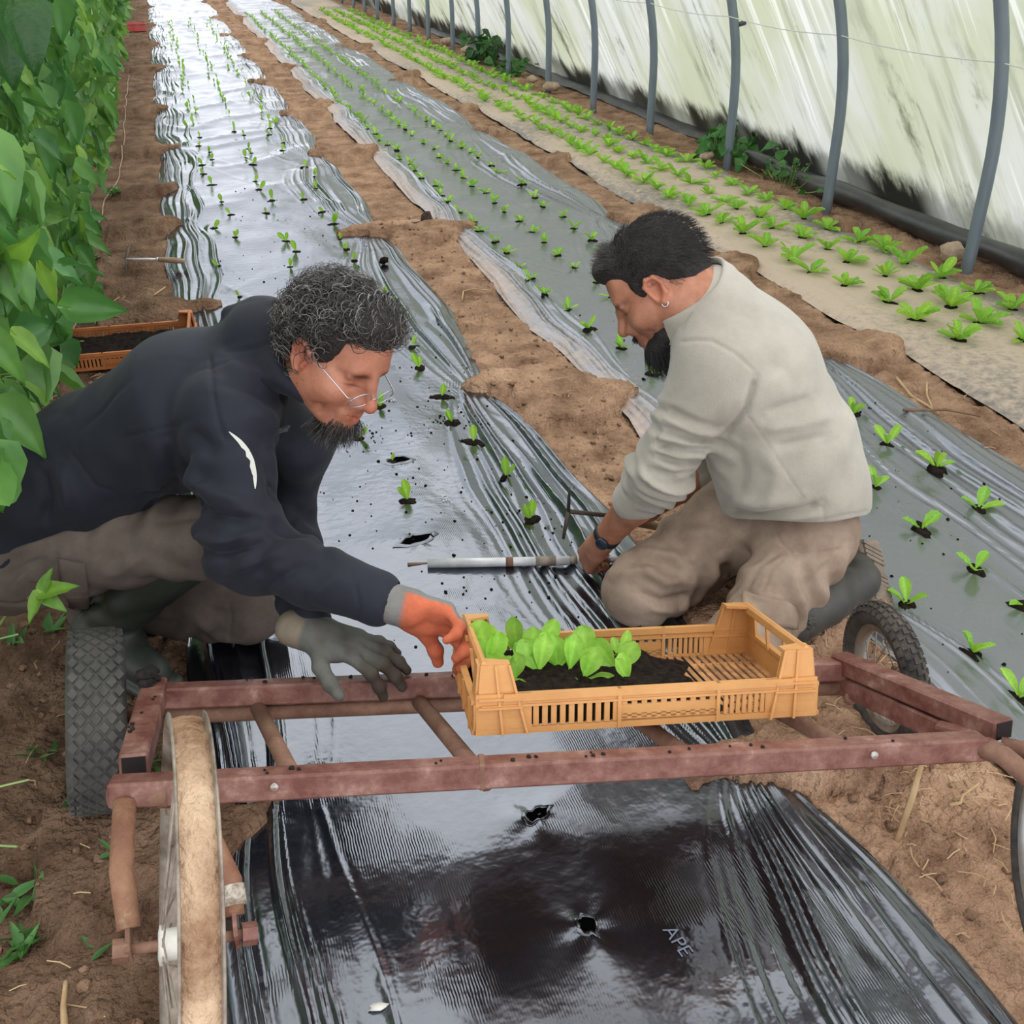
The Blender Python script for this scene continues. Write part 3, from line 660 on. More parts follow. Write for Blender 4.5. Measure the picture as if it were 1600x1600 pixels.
# ---- weeds at the foot of the wall
m_weed = mat('weed_leaf', lin(58, 104, 50), lin(90, 138, 66), rough=.5, nscale=12, useCol=True, trans=.25)
def weed(label, x, y, n, hgt, wid, L, seed, col=(1, 1, 1), long=1.):
    r = np.random.default_rng(seed); t = thing('weed_clump', label, 'weed', (x, y, -.03))
    st = MB(); lm = [new_mesh('leaf', *leaf_geo(L * s, L * .8 * s, 'heart', .2, .4, .04, 7, 5, seed + k), m_weed, True, np.outer(np.ones(35), np.array(col) * g)) for k, (s, g) in enumerate(((1, 1), (.8, .8), (1.1, 1.2), (.7, 1.05)))]
    for q in range(n):
        p = V3(r.normal(0, wid * .35), r.normal(0, wid * long * .5), abs(r.normal(hgt * .5, hgt * .3))); st.tube([V3(p[0] * .3, p[1] * .6, 0), p * V3(.8, .9, .7), p], .003, 4)
        R = leaf_R(V3(r.normal(-.4, .5), r.normal(-.3, .6), r.normal(-.2, .4)), V3(-.5 + r.normal(0, .3), -.5 + r.normal(0, .3), 1)); o = link('leaf', lm[int(r.integers(4))], t)
        o.matrix_local = Matrix([[R[a][0], R[a][1], R[a][2], p[a]] for a in range(3)] + [[0, 0, 0, 1]])
    st.build('stem', m_stem, t); return t
weed('broad-leaved green weed clump behind the third hoop at the wall foot', 3.79, 6.95, 60, .22, .25, .12, 3, (.9, 1.05, .9), 1.6)
weed('low wiry weed in front of the broad-leaved clump at the wall foot', 3.80, 6.15, 34, .14, .22, .07, 4, (.95, .95, .8), 1.8)
weed('dark green weed clump far back at the wall foot between two hoops', 3.72, 13.0, 40, .34, .3, .17, 5, (.55, .7, .6), 1.)
weed('small bright weed beside the dark clump far back at the wall foot', 3.72, 11.9, 30, .16, .3, .13, 6, (.8, .9, .7), 1.3)
# ================================================================== the red cart, the crates and the tools
m_red = mat('worn_red_paint', lin(104, 60, 50), lin(132, 92, 80), rough=.5, nscale=20, detail=11, c3=lin(164, 132, 122), bump=.6, bscale=70, bdist=.003, nmin=.4, nmax=.58)
m_rust = mat('rusty_pipe', lin(108, 74, 58), lin(142, 108, 88), rough=.7, nscale=18, detail=8, c3=lin(168, 142, 124), bump=.6, bscale=80, bdist=.003)
m_dark = mat('shadowed_bore', lin(30, 22, 20), rough=.9)
m_tyre = mat('grey_rubber', lin(60, 60, 58), lin(88, 86, 80), rough=.8, nscale=14, detail=6, bump=.4, bscale=120, bdist=.002)
m_knob = mat('muddy_knobby_rubber', lin(48, 47, 46), lin(92, 84, 76), rough=.85, nscale=18, detail=6, bump=.7, bscale=90, bdist=.004)
m_chrome = mat('scuffed_chrome', lin(196, 198, 198), lin(150, 132, 112), rough=.3, nscale=9, detail=6, metal=.75, c3=lin(120, 92, 70))
m_rim = mat('dull_rim', lin(112, 98, 86), lin(168, 156, 142), rough=.5, nscale=20, metal=.35, c3=lin(118, 90, 70))
m_mud = mat('dried_mud', lin(128, 94, 70), lin(204, 176, 146), rough=.95, nscale=5, detail=10, c3=lin(214, 192, 164), bump=1., bscale=75, bdist=.012, spec=.1, nmin=.36, nmax=.58)
m_mud2 = mat('moist_mud', lin(112, 82, 62), lin(150, 118, 92), rough=.95, nscale=9, detail=10, bump=1., bscale=75, bdist=.012, spec=.1)
m_white = mat('chalky_white', lin(196, 194, 184), lin(226, 224, 214), rough=.6, nscale=30, c3=lin(120, 104, 88), nmax=.7)
m_steel = mat('bare_steel', lin(196, 197, 198), lin(222, 223, 224), rough=.35, nscale=20, metal=.2)

CFL = V3(-.20, 1.20, .40); cu1 = nrm((1.35, -.215, -.07)); _n = np.cross((1.35, -.215, -.07), (-.02, .365, -.12)); cn = nrm(_n); cu2 = np.cross(cn, cu1)
CRT = np.array([cu1, cu2, cn]).T
cart = thing('red_cart', 'low hand cart of welded square tubes in worn red paint, straddling the black film', 'cart', CFL, CRT)
def cl(x, y, z=0.): return V3(x, y, z)
def c_world(p): return CFL + CRT @ np.asarray(p, float)
def w_cart(p): return CRT.T @ (np.asarray(p, float) - CFL)
def rail(name, a, b, w=.04, h=.04, m=None, open_a=False, open_b=False):
    o = MB().beam(a, b, w, h, bev=.004).build(name, m or m_red, cart)
    for flag, e, f in ((open_a, a, b), (open_b, b, a)):
        if flag:
            d = nrm(np.asarray(e) - np.asarray(f)); MB().beam(np.asarray(e) - d * .01, np.asarray(e) + d * .0012, w * .8, h * .8).build('open_bore', m_dark, o)
    return o
fr = rail('front_rail', cl(-.035, .0), cl(1.315, -.042))
MB().beam(cl(.50, -.0155, .0), cl(.512, -.0163, .0), .0425, .0425, bev=.003).build('weld_seam', m_rust, fr)
for x in (.20, 1.12): MB().lathe(cl(x, -.0215 - .033 * x, .004), (0, -1, 0), [(0, .003), (.006, .002), (.007, 0)], 10).build('bolt_head', m_chrome, fr)
br = rail('back_rail', cl(-.03, .385), cl(1.275, .335))
MB().tube([cl(-.02, .388, -.038), cl(1.26, .34, -.038)], .017, 10).build('under_pipe', m_rust, cart, True)
rail('left_member', cl(-.042, .40, .012), cl(-.012, .055, .012), .043, .04, open_b=True)
rail('right_member', cl(1.262, .355, .010), cl(1.372, -.012, .010), .044, .036, open_b=True)
rail('right_under_member', cl(1.272, .345, -.032), cl(1.352, .045, -.032), .044, .04)
MB().beam(cl(1.30, .062, -.006), cl(1.345, .015, -.006), .03, .006).build('gusset_plate', m_red, cart)
for a, b in (((.142, .365), (.232, .02)), ((.435, .355), (.516, .0)), ((.775, .35), (.868, -.01)), ((1.04, .34), (1.137, -.02))):
    MB().tube([cl(*a, -.026), cl(*b, -.026)], .0145, 10).build('cross_pipe', m_rust, cart, True)
cl_m = mat('compost_clump', lin(18, 15, 14), lin(44, 37, 33), rough=.95, nscale=50, bump=1, bscale=140, bdist=.006)
def blob(c, r, seed, n=3, m=None, flat=.7):
    """lumpy stone or clod"""
    u = np.linspace(0, math.pi, 7); v = np.linspace(0, 2 * math.pi, 11)[:-1]; U, Vv = np.meshgrid(u, v, indexing='ij')
    D = np.stack([np.sin(U) * np.cos(Vv), np.sin(U) * np.sin(Vv), np.cos(U)], -1).reshape(-1, 3)
    k = 1 + .38 * vnoise(D * 1.6 + seed * 3.7, seed) + .18 * vnoise(D * 4 + seed, seed + 1)
    P = D * k[:, None] * np.asarray(r, float) * (1, 1, flat); F = []
    for a in range(6):
        for b in range(10): F.append((a*10+b, (a+1)*10+b, (a+1)*10+(b+1) % 10, a*10+(b+1) % 10))
    return P + np.asarray(c), F
b = MB()
for k in range(16):
    q = (-.045 + RNG.normal(0, .009), .375 + RNG.normal(0, .02), .034 + abs(RNG.normal(0, .007))); b.add(*blob(q, RNG.uniform(.006, .016), k))
for k in range(9): b.add(*blob((-.03 + RNG.normal(0, .008), RNG.uniform(.12, .30), .033), RNG.uniform(.002, .004), k))
tag(b.build('compost_on_frame', cl_m, cart, True), kind='stuff')
b = MB()
for k in range(46):
    x = RNG.uniform(.1, 1.2); back = RNG.random() < .7; b.add(*blob((x, (.385 - .04 * x if back else -.033 * x) + RNG.normal(0, .008), .0215), RNG.uniform(.0018, .0045), k))
tag(b.build('compost_crumbs', cl_m, cart, True), kind='stuff')

def wheel_empty(name, c, axis, lab=None):
    """wheel part: an Empty in cart space whose local Y is the axle"""
    a = CRT.T @ nrm(axis); R = np.array([nrm(np.cross(a, (0, 0, 1))), a, np.cross(nrm(np.cross(a, (0, 0, 1))), a)]).T; p = w_cart(c)
    o = bpy.data.objects.new(name, None); COL.objects.link(o); o.parent = cart; o.empty_display_size = .03
    o.matrix_local = Matrix([[R[i][0], R[i][1], R[i][2], p[i]] for i in range(3)] + [[0, 0, 0, 1]])
    if lab: o['label'] = lab
    return o
Y1 = V3(0, 1, 0)
def edge_axis(p1, p2, phi, hub):
    """axle of a wheel whose plane passes nearly through the eye along the line p1-p2, opened by phi degrees to show its left face"""
    a = nrm(np.cross(ray(*p1), ray(*p2))); a = a if a @ CR > 0 else -a; v = nrm(CAMP - hub); ph = math.radians(phi); return nrm(a * math.cos(ph) - v * math.sin(ph))
# left rear: fat grey barrow tyre with a diamond tread
w1 = wheel_empty('wheel', (-.312, 1.655, .178), edge_axis((150, 1000), (153, 1225), 0, V3(-.312, 1.655, .178)), 'fat grey barrow wheel with diamond tread')
R0, hw = .172, .05
prof = [(R0 - .075, -hw * .8), (R0 - .05, -hw), (R0 - .022, -hw * 1.02), (R0 - .006, -hw * .82), (R0, -hw * .45), (R0 + .001, 0), (R0, hw * .45), (R0 - .006, hw * .82), (R0 - .022, hw * 1.02), (R0 - .05, hw), (R0 - .075, hw * .8)]
MB().lathe((0, 0, 0), Y1, prof, 56).build('tyre', m_tyre, w1, True)
tr = MB(); nA = 34
for row in range(-3, 4):
    for k in range(nA):
        a = (k + (.5 if row % 2 else 0)) * 2 * math.pi / nA; y = row * .0128; rr = R0 + .001 - .9 * max(0, abs(y) - .02) ** 2 * 14
        u = V3(math.cos(a), 0, math.sin(a)); tdir = V3(-math.sin(a), 0, math.cos(a)); h = .0026; lo = rr - .003; sy = .0105; st_ = .0128
        q = [u * (rr + h) + Y1 * (y + sy * .86) , u * (rr + h) + Y1 * y + tdir * st_ * .86, u * (rr + h) + Y1 * (y - sy * .86), u * (rr + h) + Y1 * y - tdir * st_ * .86]
        q2 = [u * lo + Y1 * (y + sy), u * lo + Y1 * y + tdir * st_, u * lo + Y1 * (y - sy), u * lo + Y1 * y - tdir * st_]
        tr.add(q + q2, [(0, 1, 2, 3), (0, 4, 5, 1), (1, 5, 6, 2), (2, 6, 7, 3), (3, 7, 4, 0)])
tag(tr.build('tread', m_tyre, w1), kind='stuff')
MB().lathe((0, 0, 0), Y1, [(.02, -.03), (.085, -.028), (.1, -.04), (.1, .04), (.085, .028), (.02, .03)], 24).build('rim', m_rust, w1, True)
MB().lathe((0, 0, 0), Y1, [(0, -.052), (.018, -.052), (.018, .052), (0, .052)], 14).build('hub', m_rust, w1, True)
tag(MB().tube([w_cart((-.255, 1.645, .178)), w_cart((-.225, 1.60, .20)), cl(-.03, .39, -.01)], .012, 8).build('axle_arm', m_rust, cart, True))
# right rear: small bicycle wheel, knobby and muddy
c2 = V3(1.222, 1.345, .150)
w2 = wheel_empty('wheel', c2, edge_axis((1352, 945), (1398, 1155), 24, c2), 'small spoked wheel with a muddy knobby tyre')
R2 = .130
MB().lathe((0, 0, 0), Y1, [(R2 + .024 * math.cos(a), .024 * math.sin(a)) for a in np.linspace(0, 2 * math.pi, 15)[:-1]], 60, True).build('tyre', m_knob, w2, True)
tr = MB()
for row in range(-2, 3):
    for k in range(46):
        a = (k + (.5 if row % 2 else 0)) * 2 * math.pi / 46; th = row * .52; rr = R2 + .0245 * math.cos(th); u = V3(math.cos(a), 0, math.sin(a)); c = u * rr + Y1 * .0245 * math.sin(th)
        nn = u * math.cos(th) + Y1 * math.sin(th); tr.box(c, (.013, .0085, .007), frame(V3(-math.sin(a), 0, math.cos(a)), np.cross(nn, V3(-math.sin(a), 0, math.cos(a)))))
tag(tr.build('tread', m_knob, w2), kind='stuff')
MB().lathe((0, 0, 0), Y1, [(R2 - .018, -.014), (R2 - .03, -.012), (R2 - .036, 0), (R2 - .03, .012), (R2 - .018, .014)], 48).build('rim', m_chrome, w2, True)
MB().lathe((0, 0, 0), Y1, [(0, -.045), (.008, -.045), (.008, -.03), (.02, -.028), (.02, -.022), (.011, -.02), (.011, .02), (.02, .022), (.02, .028), (.008, .03), (.008, .045), (0, .045)], 16).build('hub', m_rust, w2, True)
for k in range(20):
    a = k * 2 * math.pi / 20; s = 1 if k % 2 else -1; a2 = a + .55 * (1 if k % 4 < 2 else -1)
    MB().tube([(.018 * math.cos(a2), s * .024, .018 * math.sin(a2)), ((R2 - .033) * math.cos(a), 0, (R2 - .033) * math.sin(a))], .0013, 4).build('spoke', m_rim, w2)
MB().tube([w_cart(c2 - V3(.05, .015, 0)), cl(1.262, .30, -.05)], .012, 8).build('axle_arm', m_rust, cart, True)
# front wheels: bare wide bicycle rims, the left one caked with mud
def front_wheel(c, axis, lab, tyre, caked):
    w = wheel_empty('wheel', c, axis, lab); R = .305
    if caked:
        MB().lathe((0, 0, 0), Y1, [(R, -.0255), (R + .002, -.0235), (R, -.0215), (R - .012, -.0205), (R - .018, -.014), (R - .02, 0), (R - .018, .014), (R - .012, .0205), (R, .0215), (R + .002, .0235), (R, .0255), (R - .016, .0245), (R - .032, .012), (R - .034, 0), (R - .032, -.012), (R - .016, -.0245)], 96, True).build('rim', m_rim, w, True)
        n = 150; A = np.linspace(0, 2 * math.pi, n + 1)[:-1]; yy = np.linspace(-.0206, .0206, 7); AA, YY = np.meshgrid(A, yy, indexing='ij')
        hh = R - .006 + .004 * fbm(np.c_[np.cos(AA.ravel()) * 9, np.sin(AA.ravel()) * 9, YY.ravel() * 60], 3, 4) - .004 * (np.abs(YY.ravel()) / .02) ** 2 - .006 * (np.sin(AA.ravel()) < .52) * (np.cos(AA.ravel()) < 0)
        P = np.c_[hh * np.cos(AA.ravel()), YY.ravel(), hh * np.sin(AA.ravel())]; i = np.arange(n * 7).reshape(n, 7); j = np.roll(i, -1, 0)
        Fq = np.stack([i[:, :-1], i[:, 1:], j[:, 1:], j[:, :-1]], -1).reshape(-1, 4)
        tag(link('caked_mud', new_mesh('caked_mud', P, Fq, m_mud), w), 'dried mud filling the bare rim')
    else:
        MB().lathe((0, 0, 0), Y1, [(R + .018 * math.cos(a), .021 * math.sin(a)) for a in np.linspace(0, 2 * math.pi, 13)[:-1]], 80, True).build('tyre', m_knob, w, True)
        MB().lathe((0, 0, 0), Y1, [(R - .012, -.019), (R - .034, -.014), (R - .036, 0), (R - .034, .014), (R - .012, .019)], 80).build('rim', m_chrome, w, True)
    MB().lathe((0, 0, 0), Y1, [(0, -.036), (.017, -.036), (.026, -.034), (.026, -.028), (.021, -.024), (.021, .024), (.026, .028), (.026, .034), (.017, .036), (0, .036)], 22).build('hub', m_white, w, True)
    MB().lathe((0, 0, 0), Y1, [(0, -.088), (.0075, -.088), (.0075, .088), (0, .088)], 10).build('axle', m_rust, w, True)
    for s in (-1, 1): MB().lathe((0, s * .083, 0), Y1, [(0, -.010), (.0155, -.010), (.0155, .010), (0, .010)], 6).build('axle_nut', m_red if s > 0 else m_rust, w)
    for k in range(28):
        a = k * 2 * math.pi / 28; s = 1 if k % 2 else -1; a2 = a + .9 * (1 if k % 4 < 2 else -1)
        MB().tube([(.025 * math.cos(a2), s * .031, .025 * math.sin(a2)), ((R - .03) * math.cos(a), s * .008, (R - .03) * math.sin(a))], .0014, 4).build('spoke', m_rim, w)
    return w
hubL = gnd(291, 1472, .305); axL = edge_axis((285, 1080), (291, 1600), 3, hubL)
front_wheel(hubL, axL, 'tall wheel without a tyre, its wide rim caked with dried mud', False, True)
hubR = gnd(1815, 1340, .33)
front_wheel(hubR, edge_axis((1850, 1000), (1870, 1700), 42, hubR), 'tall spoked wheel cut by the right edge of the photo', True, False)
eL, eR = hubL - axL * .072, hubL + axL * .066
fa = MB().tube([c_world(cl(-.012, -.018, -.01)), (c_world(cl(-.012, -.02, -.01)) + eL) / 2 + V3(-.006, 0, .006), eL + V3(0, .03, .004)], [.0165, .0165, .0155], 12)
V, F = fa.arr(); m_arm = mat('lichen_rust', lin(120, 76, 58), lin(150, 112, 84), rough=.7, nscale=14, detail=6, c3=lin(176, 168, 140), nmax=.64, bump=.4, bscale=90)
link('fork_arm', new_mesh('fork_arm', (V - CFL) @ CRT, F, m_arm), cart)
V, F = MB().beam(eL + V3(0, .035, .004), eL + V3(0, -.012, 0), .006, .026).arr(); link('fork_tip', new_mesh('fork_tip', (V - CFL) @ CRT, F, m_rust, False), cart)
p0 = c_world(cl(.07, -.02, -.012)); p3 = eR + V3(.0, .03, .004)
V, F = MB().tube([p0, p0 * .62 + p3 * .38 + V3(.012, 0, .004), p0 * .25 + p3 * .75 + V3(.014, 0, .004), p3], [.0165, .0165, .016, .014], 12).arr(); link('fork_arm', new_mesh('fork_arm', (V - CFL) @ CRT, F, m_arm), cart)
V, F = MB().tube([p0 * .22 + p3 * .78 + V3(.0132, 0, .004), p0 * .06 + p3 * .94 + V3(.005, 0, .004)], .0168, 12).arr(); link('paint_patch', new_mesh('paint_patch', (V - CFL) @ CRT, F, mat('flaking_white_paint', lin(128, 104, 84), lin(214, 208, 194), rough=.8, nscale=70, detail=6, c3=lin(196, 176, 96), bump=.6, bscale=120)), cart)
V, F = MB().beam(eR + V3(0, .035, .004), eR + V3(0, -.012, 0), .006, .028).arr(); link('fork_tip', new_mesh('fork_tip', (V - CFL) @ CRT, F, m_red, False), cart)
# socket between frame and fork, and the right-hand fork arms
MB().tube([cl(-.035, .01, -.006), cl(.05, -.008, -.006)], .02, 12).build('socket', m_rust, cart, True)
V, F = MB().tube([c_world(cl(1.305, -.05, .0)), c_world(cl(1.33, -.075, -.004)), hubR - V3(.05, -.03, 0)], .0165, 12).arr(); link('fork_arm', new_mesh('fork_arm', (V - CFL) @ CRT, F, m_rust), cart)
V, F = MB().tube([c_world(cl(1.36, -.025, -.012)), c_world(cl(1.39, -.05, -.012)), hubR + V3(.07, .0, .0)], .0165, 12).arr(); link('fork_arm', new_mesh('fork_arm', (V - CFL) @ CRT, F, m_rust), cart)
MB().lathe(cl(1.335, -.048, -.008), (0.2, -1, 0), [(.0165, -.02), (.0165, .004), (.012, .005), (.012, -.02)], 14).build('pipe_stub', m_red, cart, True)
MB().lathe(cl(1.335, -.048, -.008), (0.2, -1, 0), [(0, .0), (.0125, .0)], 14).build('open_bore', m_dark, cart)

# ---- plastic harvest crates
CL, CD_, CH, CRIM = .575, .305, .112, .067; ZS = CRIM / .092
def crate(name, label, origin, R, cm, dirt):
    t = thing(name, label, 'crate', origin, R); T = .0045
    def wall(nm, y, out, detail=True):
        """long side: rim, sill, solid strips and middle panel; its slats are sub-parts"""
        b = MB(); b.box((CL / 2, y, .005), (CL - .02, T * 1.6, .010)); b.box((CL / 2, y, CRIM - .006), (CL - .09, T * 2.6, .012)); b.box((CL / 2, y, CRIM - .020), (CL - .02, T * 2.0, .004)); b.box((CL / 2, y, CRIM - .013), (CL - .09, T, .014))
        b.box((.235, y, CRIM / 2), (.006, T * 2.4, CRIM)); b.box((.402, y, CRIM / 2), (.006, T * 2.4, CRIM))
        b.box((.046, y, CRIM / 2), (.09, T * .8, CRIM)); b.box((CL - .046, y, CRIM / 2), (.09, T * .8, CRIM))
        b.box((.3185, y, .040 * ZS), (.161, T, .024 * ZS)); b.box((.3185, y, .0185 * ZS + .002), (.161, T, .005)); b.box((.3185, y, .0635 * ZS), (.161, T, .005))
        w = b.build(nm, cm, t)
        for k in range(10): MB().box((.098 + k * .0146, y, CRIM / 2 - .004), (.0088, T, CRIM - .03)).build('slat', cm, w)
        for k in range(9): MB().box((.412 + k * .0105 + .004, y, CRIM / 2 - .004), (.0066, T, CRIM - .03)).build('slat', cm, w)
        for k in range(10):
            for z in (.0255 * ZS, .0575 * ZS): MB().box((.244 + k * .0165, y, z), (.009, T, .012 * ZS)).build('slat', cm, w)
        return w
    wall('front_wall', 0, -1); wall('back_wall', CD_, 1)
    for nm, x, sg in (('left_end', 0, 1), ('right_end', CL, -1)):
        b = MB(); b.box((x, CD_ / 2, .025), (T, CD_, .05)); b.box((x, CD_ / 2, .052), (T * 2.6, CD_ - .01, .007)); b.box((x, CD_ / 2, .003), (T * 2.6, CD_, .006))
        for y in (.03, .115, .19, CD_ - .03): b.box((x - sg * .004, y, .027), (.009, .004, .054))
        e = b.build(nm, cm, t)
        MB().beam((x + sg * .016, .012, CH - .006), (x + sg * .016, CD_ - .012, CH - .006), .012, .02, bev=.004).build('handle', cm, e)
        for y in (.115, .19): MB().box((x + sg * .010, y, .078), (.005, .006, .056), frame((1, 0, .1), (0, 1, 0))).build('strut', cm, e)
    for x, sx in ((0, 1), (CL, -1)):
        for y, sy in ((0, 1), (CD_, -1)):
            b = MB(); w0, w1 = .085, .042      # tapering face, leaning in a little as it rises
            def quad(pts, th, n_):
                q = [np.asarray(p, float) for p in pts]; n_ = np.asarray(n_, float) * th; b.add(q + [p + n_ for p in q], [(0, 1, 2, 3), (7, 6, 5, 4), (0, 4, 5, 1), (1, 5, 6, 2), (2, 6, 7, 3), (3, 7, 4, 0)])
            quad([(x, y, 0), (x + sx * w0, y, 0), (x + sx * (.016 + w1), y + sy * .012, CH), (x + sx * .010, y + sy * .012, CH)], T, (0, -sy, 0))
            quad([(x, y, 0), (x, y + sy * .05, 0), (x + sx * .010, y + sy * .045, CH), (x + sx * .010, y + sy * .012, CH)], T, (-sx, 0, 0))
            quad([(x + sx * .012, y + sy * .010, CH - .004), (x + sx * (.016 + w1), y + sy * .010, CH - .004), (x + sx * (.016 + w1), y + sy * .03, CH - .004), (x + sx * .012, y + sy * .045, CH - .004)], .005, (0, 0, 1))
            quad([(x + sx * .041, y - sy * .011, 0), (x + sx * .045, y - sy * .011, 0), (x + sx * .036, y + sy * .004, CH), (x + sx * .032, y + sy * .004, CH)], .012, (0, sy, 0))
            quad([(x + sx * (w0 - .004), y - sy * .011, 0), (x + sx * w0, y - sy * .011, 0), (x + sx * (.016 + w1), y + sy * .004, CH), (x + sx * (.012 + w1), y + sy * .004, CH)], .012, (0, sy, 0))
            for z in (CRIM - .022, CRIM - .008): b.box((x + sx * .04, y - sy * .004 + sy * .008 * z / CH, z), (.08 - .02 * z / CH, .014, .0035))
            b.build('corner_post', cm, t)
    fl = MB(); fl.box((CL / 2, CD_ / 2, .003), (CL, .012, .006)); fl.box((CL / 2, .05, .003), (CL, .008, .006)); fl.box((CL / 2, CD_ - .05, .003), (CL, .008, .006)); f = fl.build('floor_frame', cm, t)
    for k in range(38): MB().box((.012 + k * .0149, CD_ / 2, .0065), (.009, CD_, .004)).build('floor_slat', dirt, f)
    return t
m_crate = mat('tan_plastic', lin(196, 138, 78), lin(214, 158, 96), rough=.5, nscale=5, detail=6, bump=.15, bscale=50)
m_crate_d = mat('dirty_tan_plastic', lin(120, 84, 56), lin(204, 150, 96), rough=.65, nscale=26, detail=8)
m_crate2 = mat('brown_orange_plastic', lin(168, 96, 52), lin(196, 124, 72), rough=.55, nscale=8, detail=6)
m_crate2d = mat('soiled_orange_plastic', lin(70, 42, 28), lin(150, 90, 54), rough=.75, nscale=30, detail=8)
cr0 = CFL + cu1 * .507 + cu2 * .072 + cn * .022
seed_crate = crate('harvest_crate', 'tan plastic crate of lettuce plugs standing on the red cart', cr0, CRT, m_crate, m_crate_d)
def crl(p): return cr0 + CRT @ np.asarray(p, float)
def cr_at(px, py, z):
    d = ray(px, py); P0 = crl((0, 0, z)); return CAMP + d * (((P0 - CAMP) @ cn) / (d @ cn))
o2 = gnd(62, 581, .0); o2 = V3(o2[0] - .0, o2[1], -.012); x2 = nrm((1, -.06, 0)); R2c = np.array([x2, np.cross((0, 0, 1), x2), (0, 0, 1)]).T
crate2 = crate('harvest_crate', 'brown-orange plastic crate on the soil behind the navy-jacketed man\'s back', o2, R2c, m_crate2, m_crate2d)
# compost in the crates
def compost(origin, R, x0, x1, y0, y1, h, seed, name, label, slope=0.):
    nx, ny = 60, 40; xs_ = np.linspace(x0, x1, nx); ys_ = np.linspace(y0, y1, ny); X, Y, F = grid(xs_, ys_); P = np.c_[X, Y]
    e = np.minimum.reduce([X - x0, x1 - X, Y - y0, y1 - Y]); edge = sstep(0, .02, e) if slope == 0 else sstep(0, .02, np.minimum(X - x0, np.minimum(Y - y0, y1 - Y)))
    Z = .009 + h * edge * (1 + .35 * fbm(P * 30, 3, seed) + .25 * np.abs(vnoise(P * 75, seed + 2)))
    if slope: Z = .007 + (Z - .007) * (1 - sstep(x1 - slope, x1, X + .04 * vnoise(P * 16, seed + 4)))
    V = np.asarray(origin) + np.c_[X, Y, Z] @ np.asarray(R).T
    return tag(link(name, new_mesh(name, V, F, m_peat)), label, 'compost', kind='stuff')
compost(cr0, CRT, .012, .44, .01, CD_ - .01, .030, 3, 'compost', 'black compost of the lettuce plugs in the tan crate on the cart', .12)
compost(o2, R2c, .01, CL - .01, .01, CD_ - .01, .03, 5, 'compost', 'dark compost left in the brown-orange crate on the soil')

# ---- lettuce plugs in the crate: each entry is base pixel, then tip pixel and width of its leaves
plug_list = [
 ((733, 1030), [((727, 968), .42), ((748, 1008), .8)], 'at the crate\'s far left, one narrow leaf beside the orange glove'),
 ((760, 1048), [((752, 990), .75), ((775, 1003), .6), ((742, 1012), .6)], 'broad clump at the left end of the tan crate'),
 ((775, 1035), [((745, 1040), .7), ((768, 1005), .6)], 'behind the left corner post of the tan crate'),
 ((808, 1022), [((802, 962), .45), ((826, 1008), .6)], 'tall narrow leaf against the back rim of the tan crate'),
 ((838, 1030), [((832, 980), .7), ((868, 968), .45), ((812, 1015), .6)], 'pair of upright leaves at the middle of the back rim'),
 ((872, 1046), [((866, 1008), .6), ((884, 1030), .3)], 'small plug with a short round leaf at the crate\'s centre'),
 ((842, 1062), [((815, 1018), .5), ((850, 1008), .5)], 'long pale leaf fallen sideways left of the crate\'s centre'),
 ((805, 1074), [((772, 1036), .8), ((790, 1062), .7), ((838, 1078), .3)], 'wide pale leaves near the front left corner of the crate'),
 ((780, 1078), [((778, 1048), .8), ((812, 1070), .4)], 'crushed pale leaf against the front rim, left'),
 ((890, 1060), [((896, 1008), .55), ((878, 1056), .3)], 'single oval leaf with a long stalk, centre front of the crate'),
 ((922, 1036), [((908, 978), .6), ((938, 998), .4), ((920, 1016), .4)], 'tallest broad leaf in the crate, right of centre'),
 ((965, 1048), [((934, 1014), .75), ((972, 1030), .3)], 'large round leaf leaning left near the bare end of the crate'),
 ((912, 1072), [((948, 1060), .7), ((920, 1030), .7), ((880, 1074), .5), ((888, 1068), .4)], 'low spreading clump at the front rim, right of centre'),
 ((968, 1030), [((982, 985), .4), ((958, 1022), .4)], 'narrow upright leaf farthest right in the crate'),
 ((984, 1076), [((966, 1040), .45), ((974, 1062), .4)], 'pale crumpled leaf hanging at the front rim, farthest right'),
]
rp = np.random.default_rng(8)
for (bx, by), lv, why in plug_list:
    by -= 10 * (by > 1052); p = cr_at(bx, by, .036); spec = []; lv = lv + [((bx + rp.uniform(-30, 30), by - rp.uniform(22, 42)), rp.uniform(.45, .7)) for _ in range(1 + (len(lv) < 2))]
    for (tx, ty), wd in lv:
        if by > 1040: tx, ty = bx + (tx - bx) * 1.3, by + (ty - by) * 1.3 - 4
        dep = (p - CAMP) @ CF; d = ray(tx, ty); tip = CAMP + d * (dep / (d @ CF)) - CF * rp.uniform(-.01, .02)
        v = tip - p; L = np.linalg.norm(v); spec.append((v / L, L, wd))
    t = thing('lettuce_plug', 'lettuce plug, ' + why, 'seedling', p, group='lettuce plugs in the tan crate')
    for v, L, wd in spec:
        V, F = leaf_geo(L, L * min(.72, wd * 1.02), 'spoon', rp.uniform(.1, .35), rp.uniform(-.05, .2), .02, 9, 7, int(rp.integers(99)))
        R = leaf_R(v, -CF + rp.normal(0, .35, 3)); g = rp.choice([1., 1.15, 1.3, 1.45]); c = np.outer(1 + .3 * np.exp(-(V[:, 0] / .0025) ** 2) * (V[:, 1] < L * .8), (g, g * .98, g * 1.25))
        link('leaf', new_mesh('leaf', V @ R.T, F, m_lett, True, c), t)
    b = MB(); b.add(*blob((0, 0, -.006), (.016, .016, .014), int(rp.integers(60)))); b.build('root_block', m_peat, t, True)

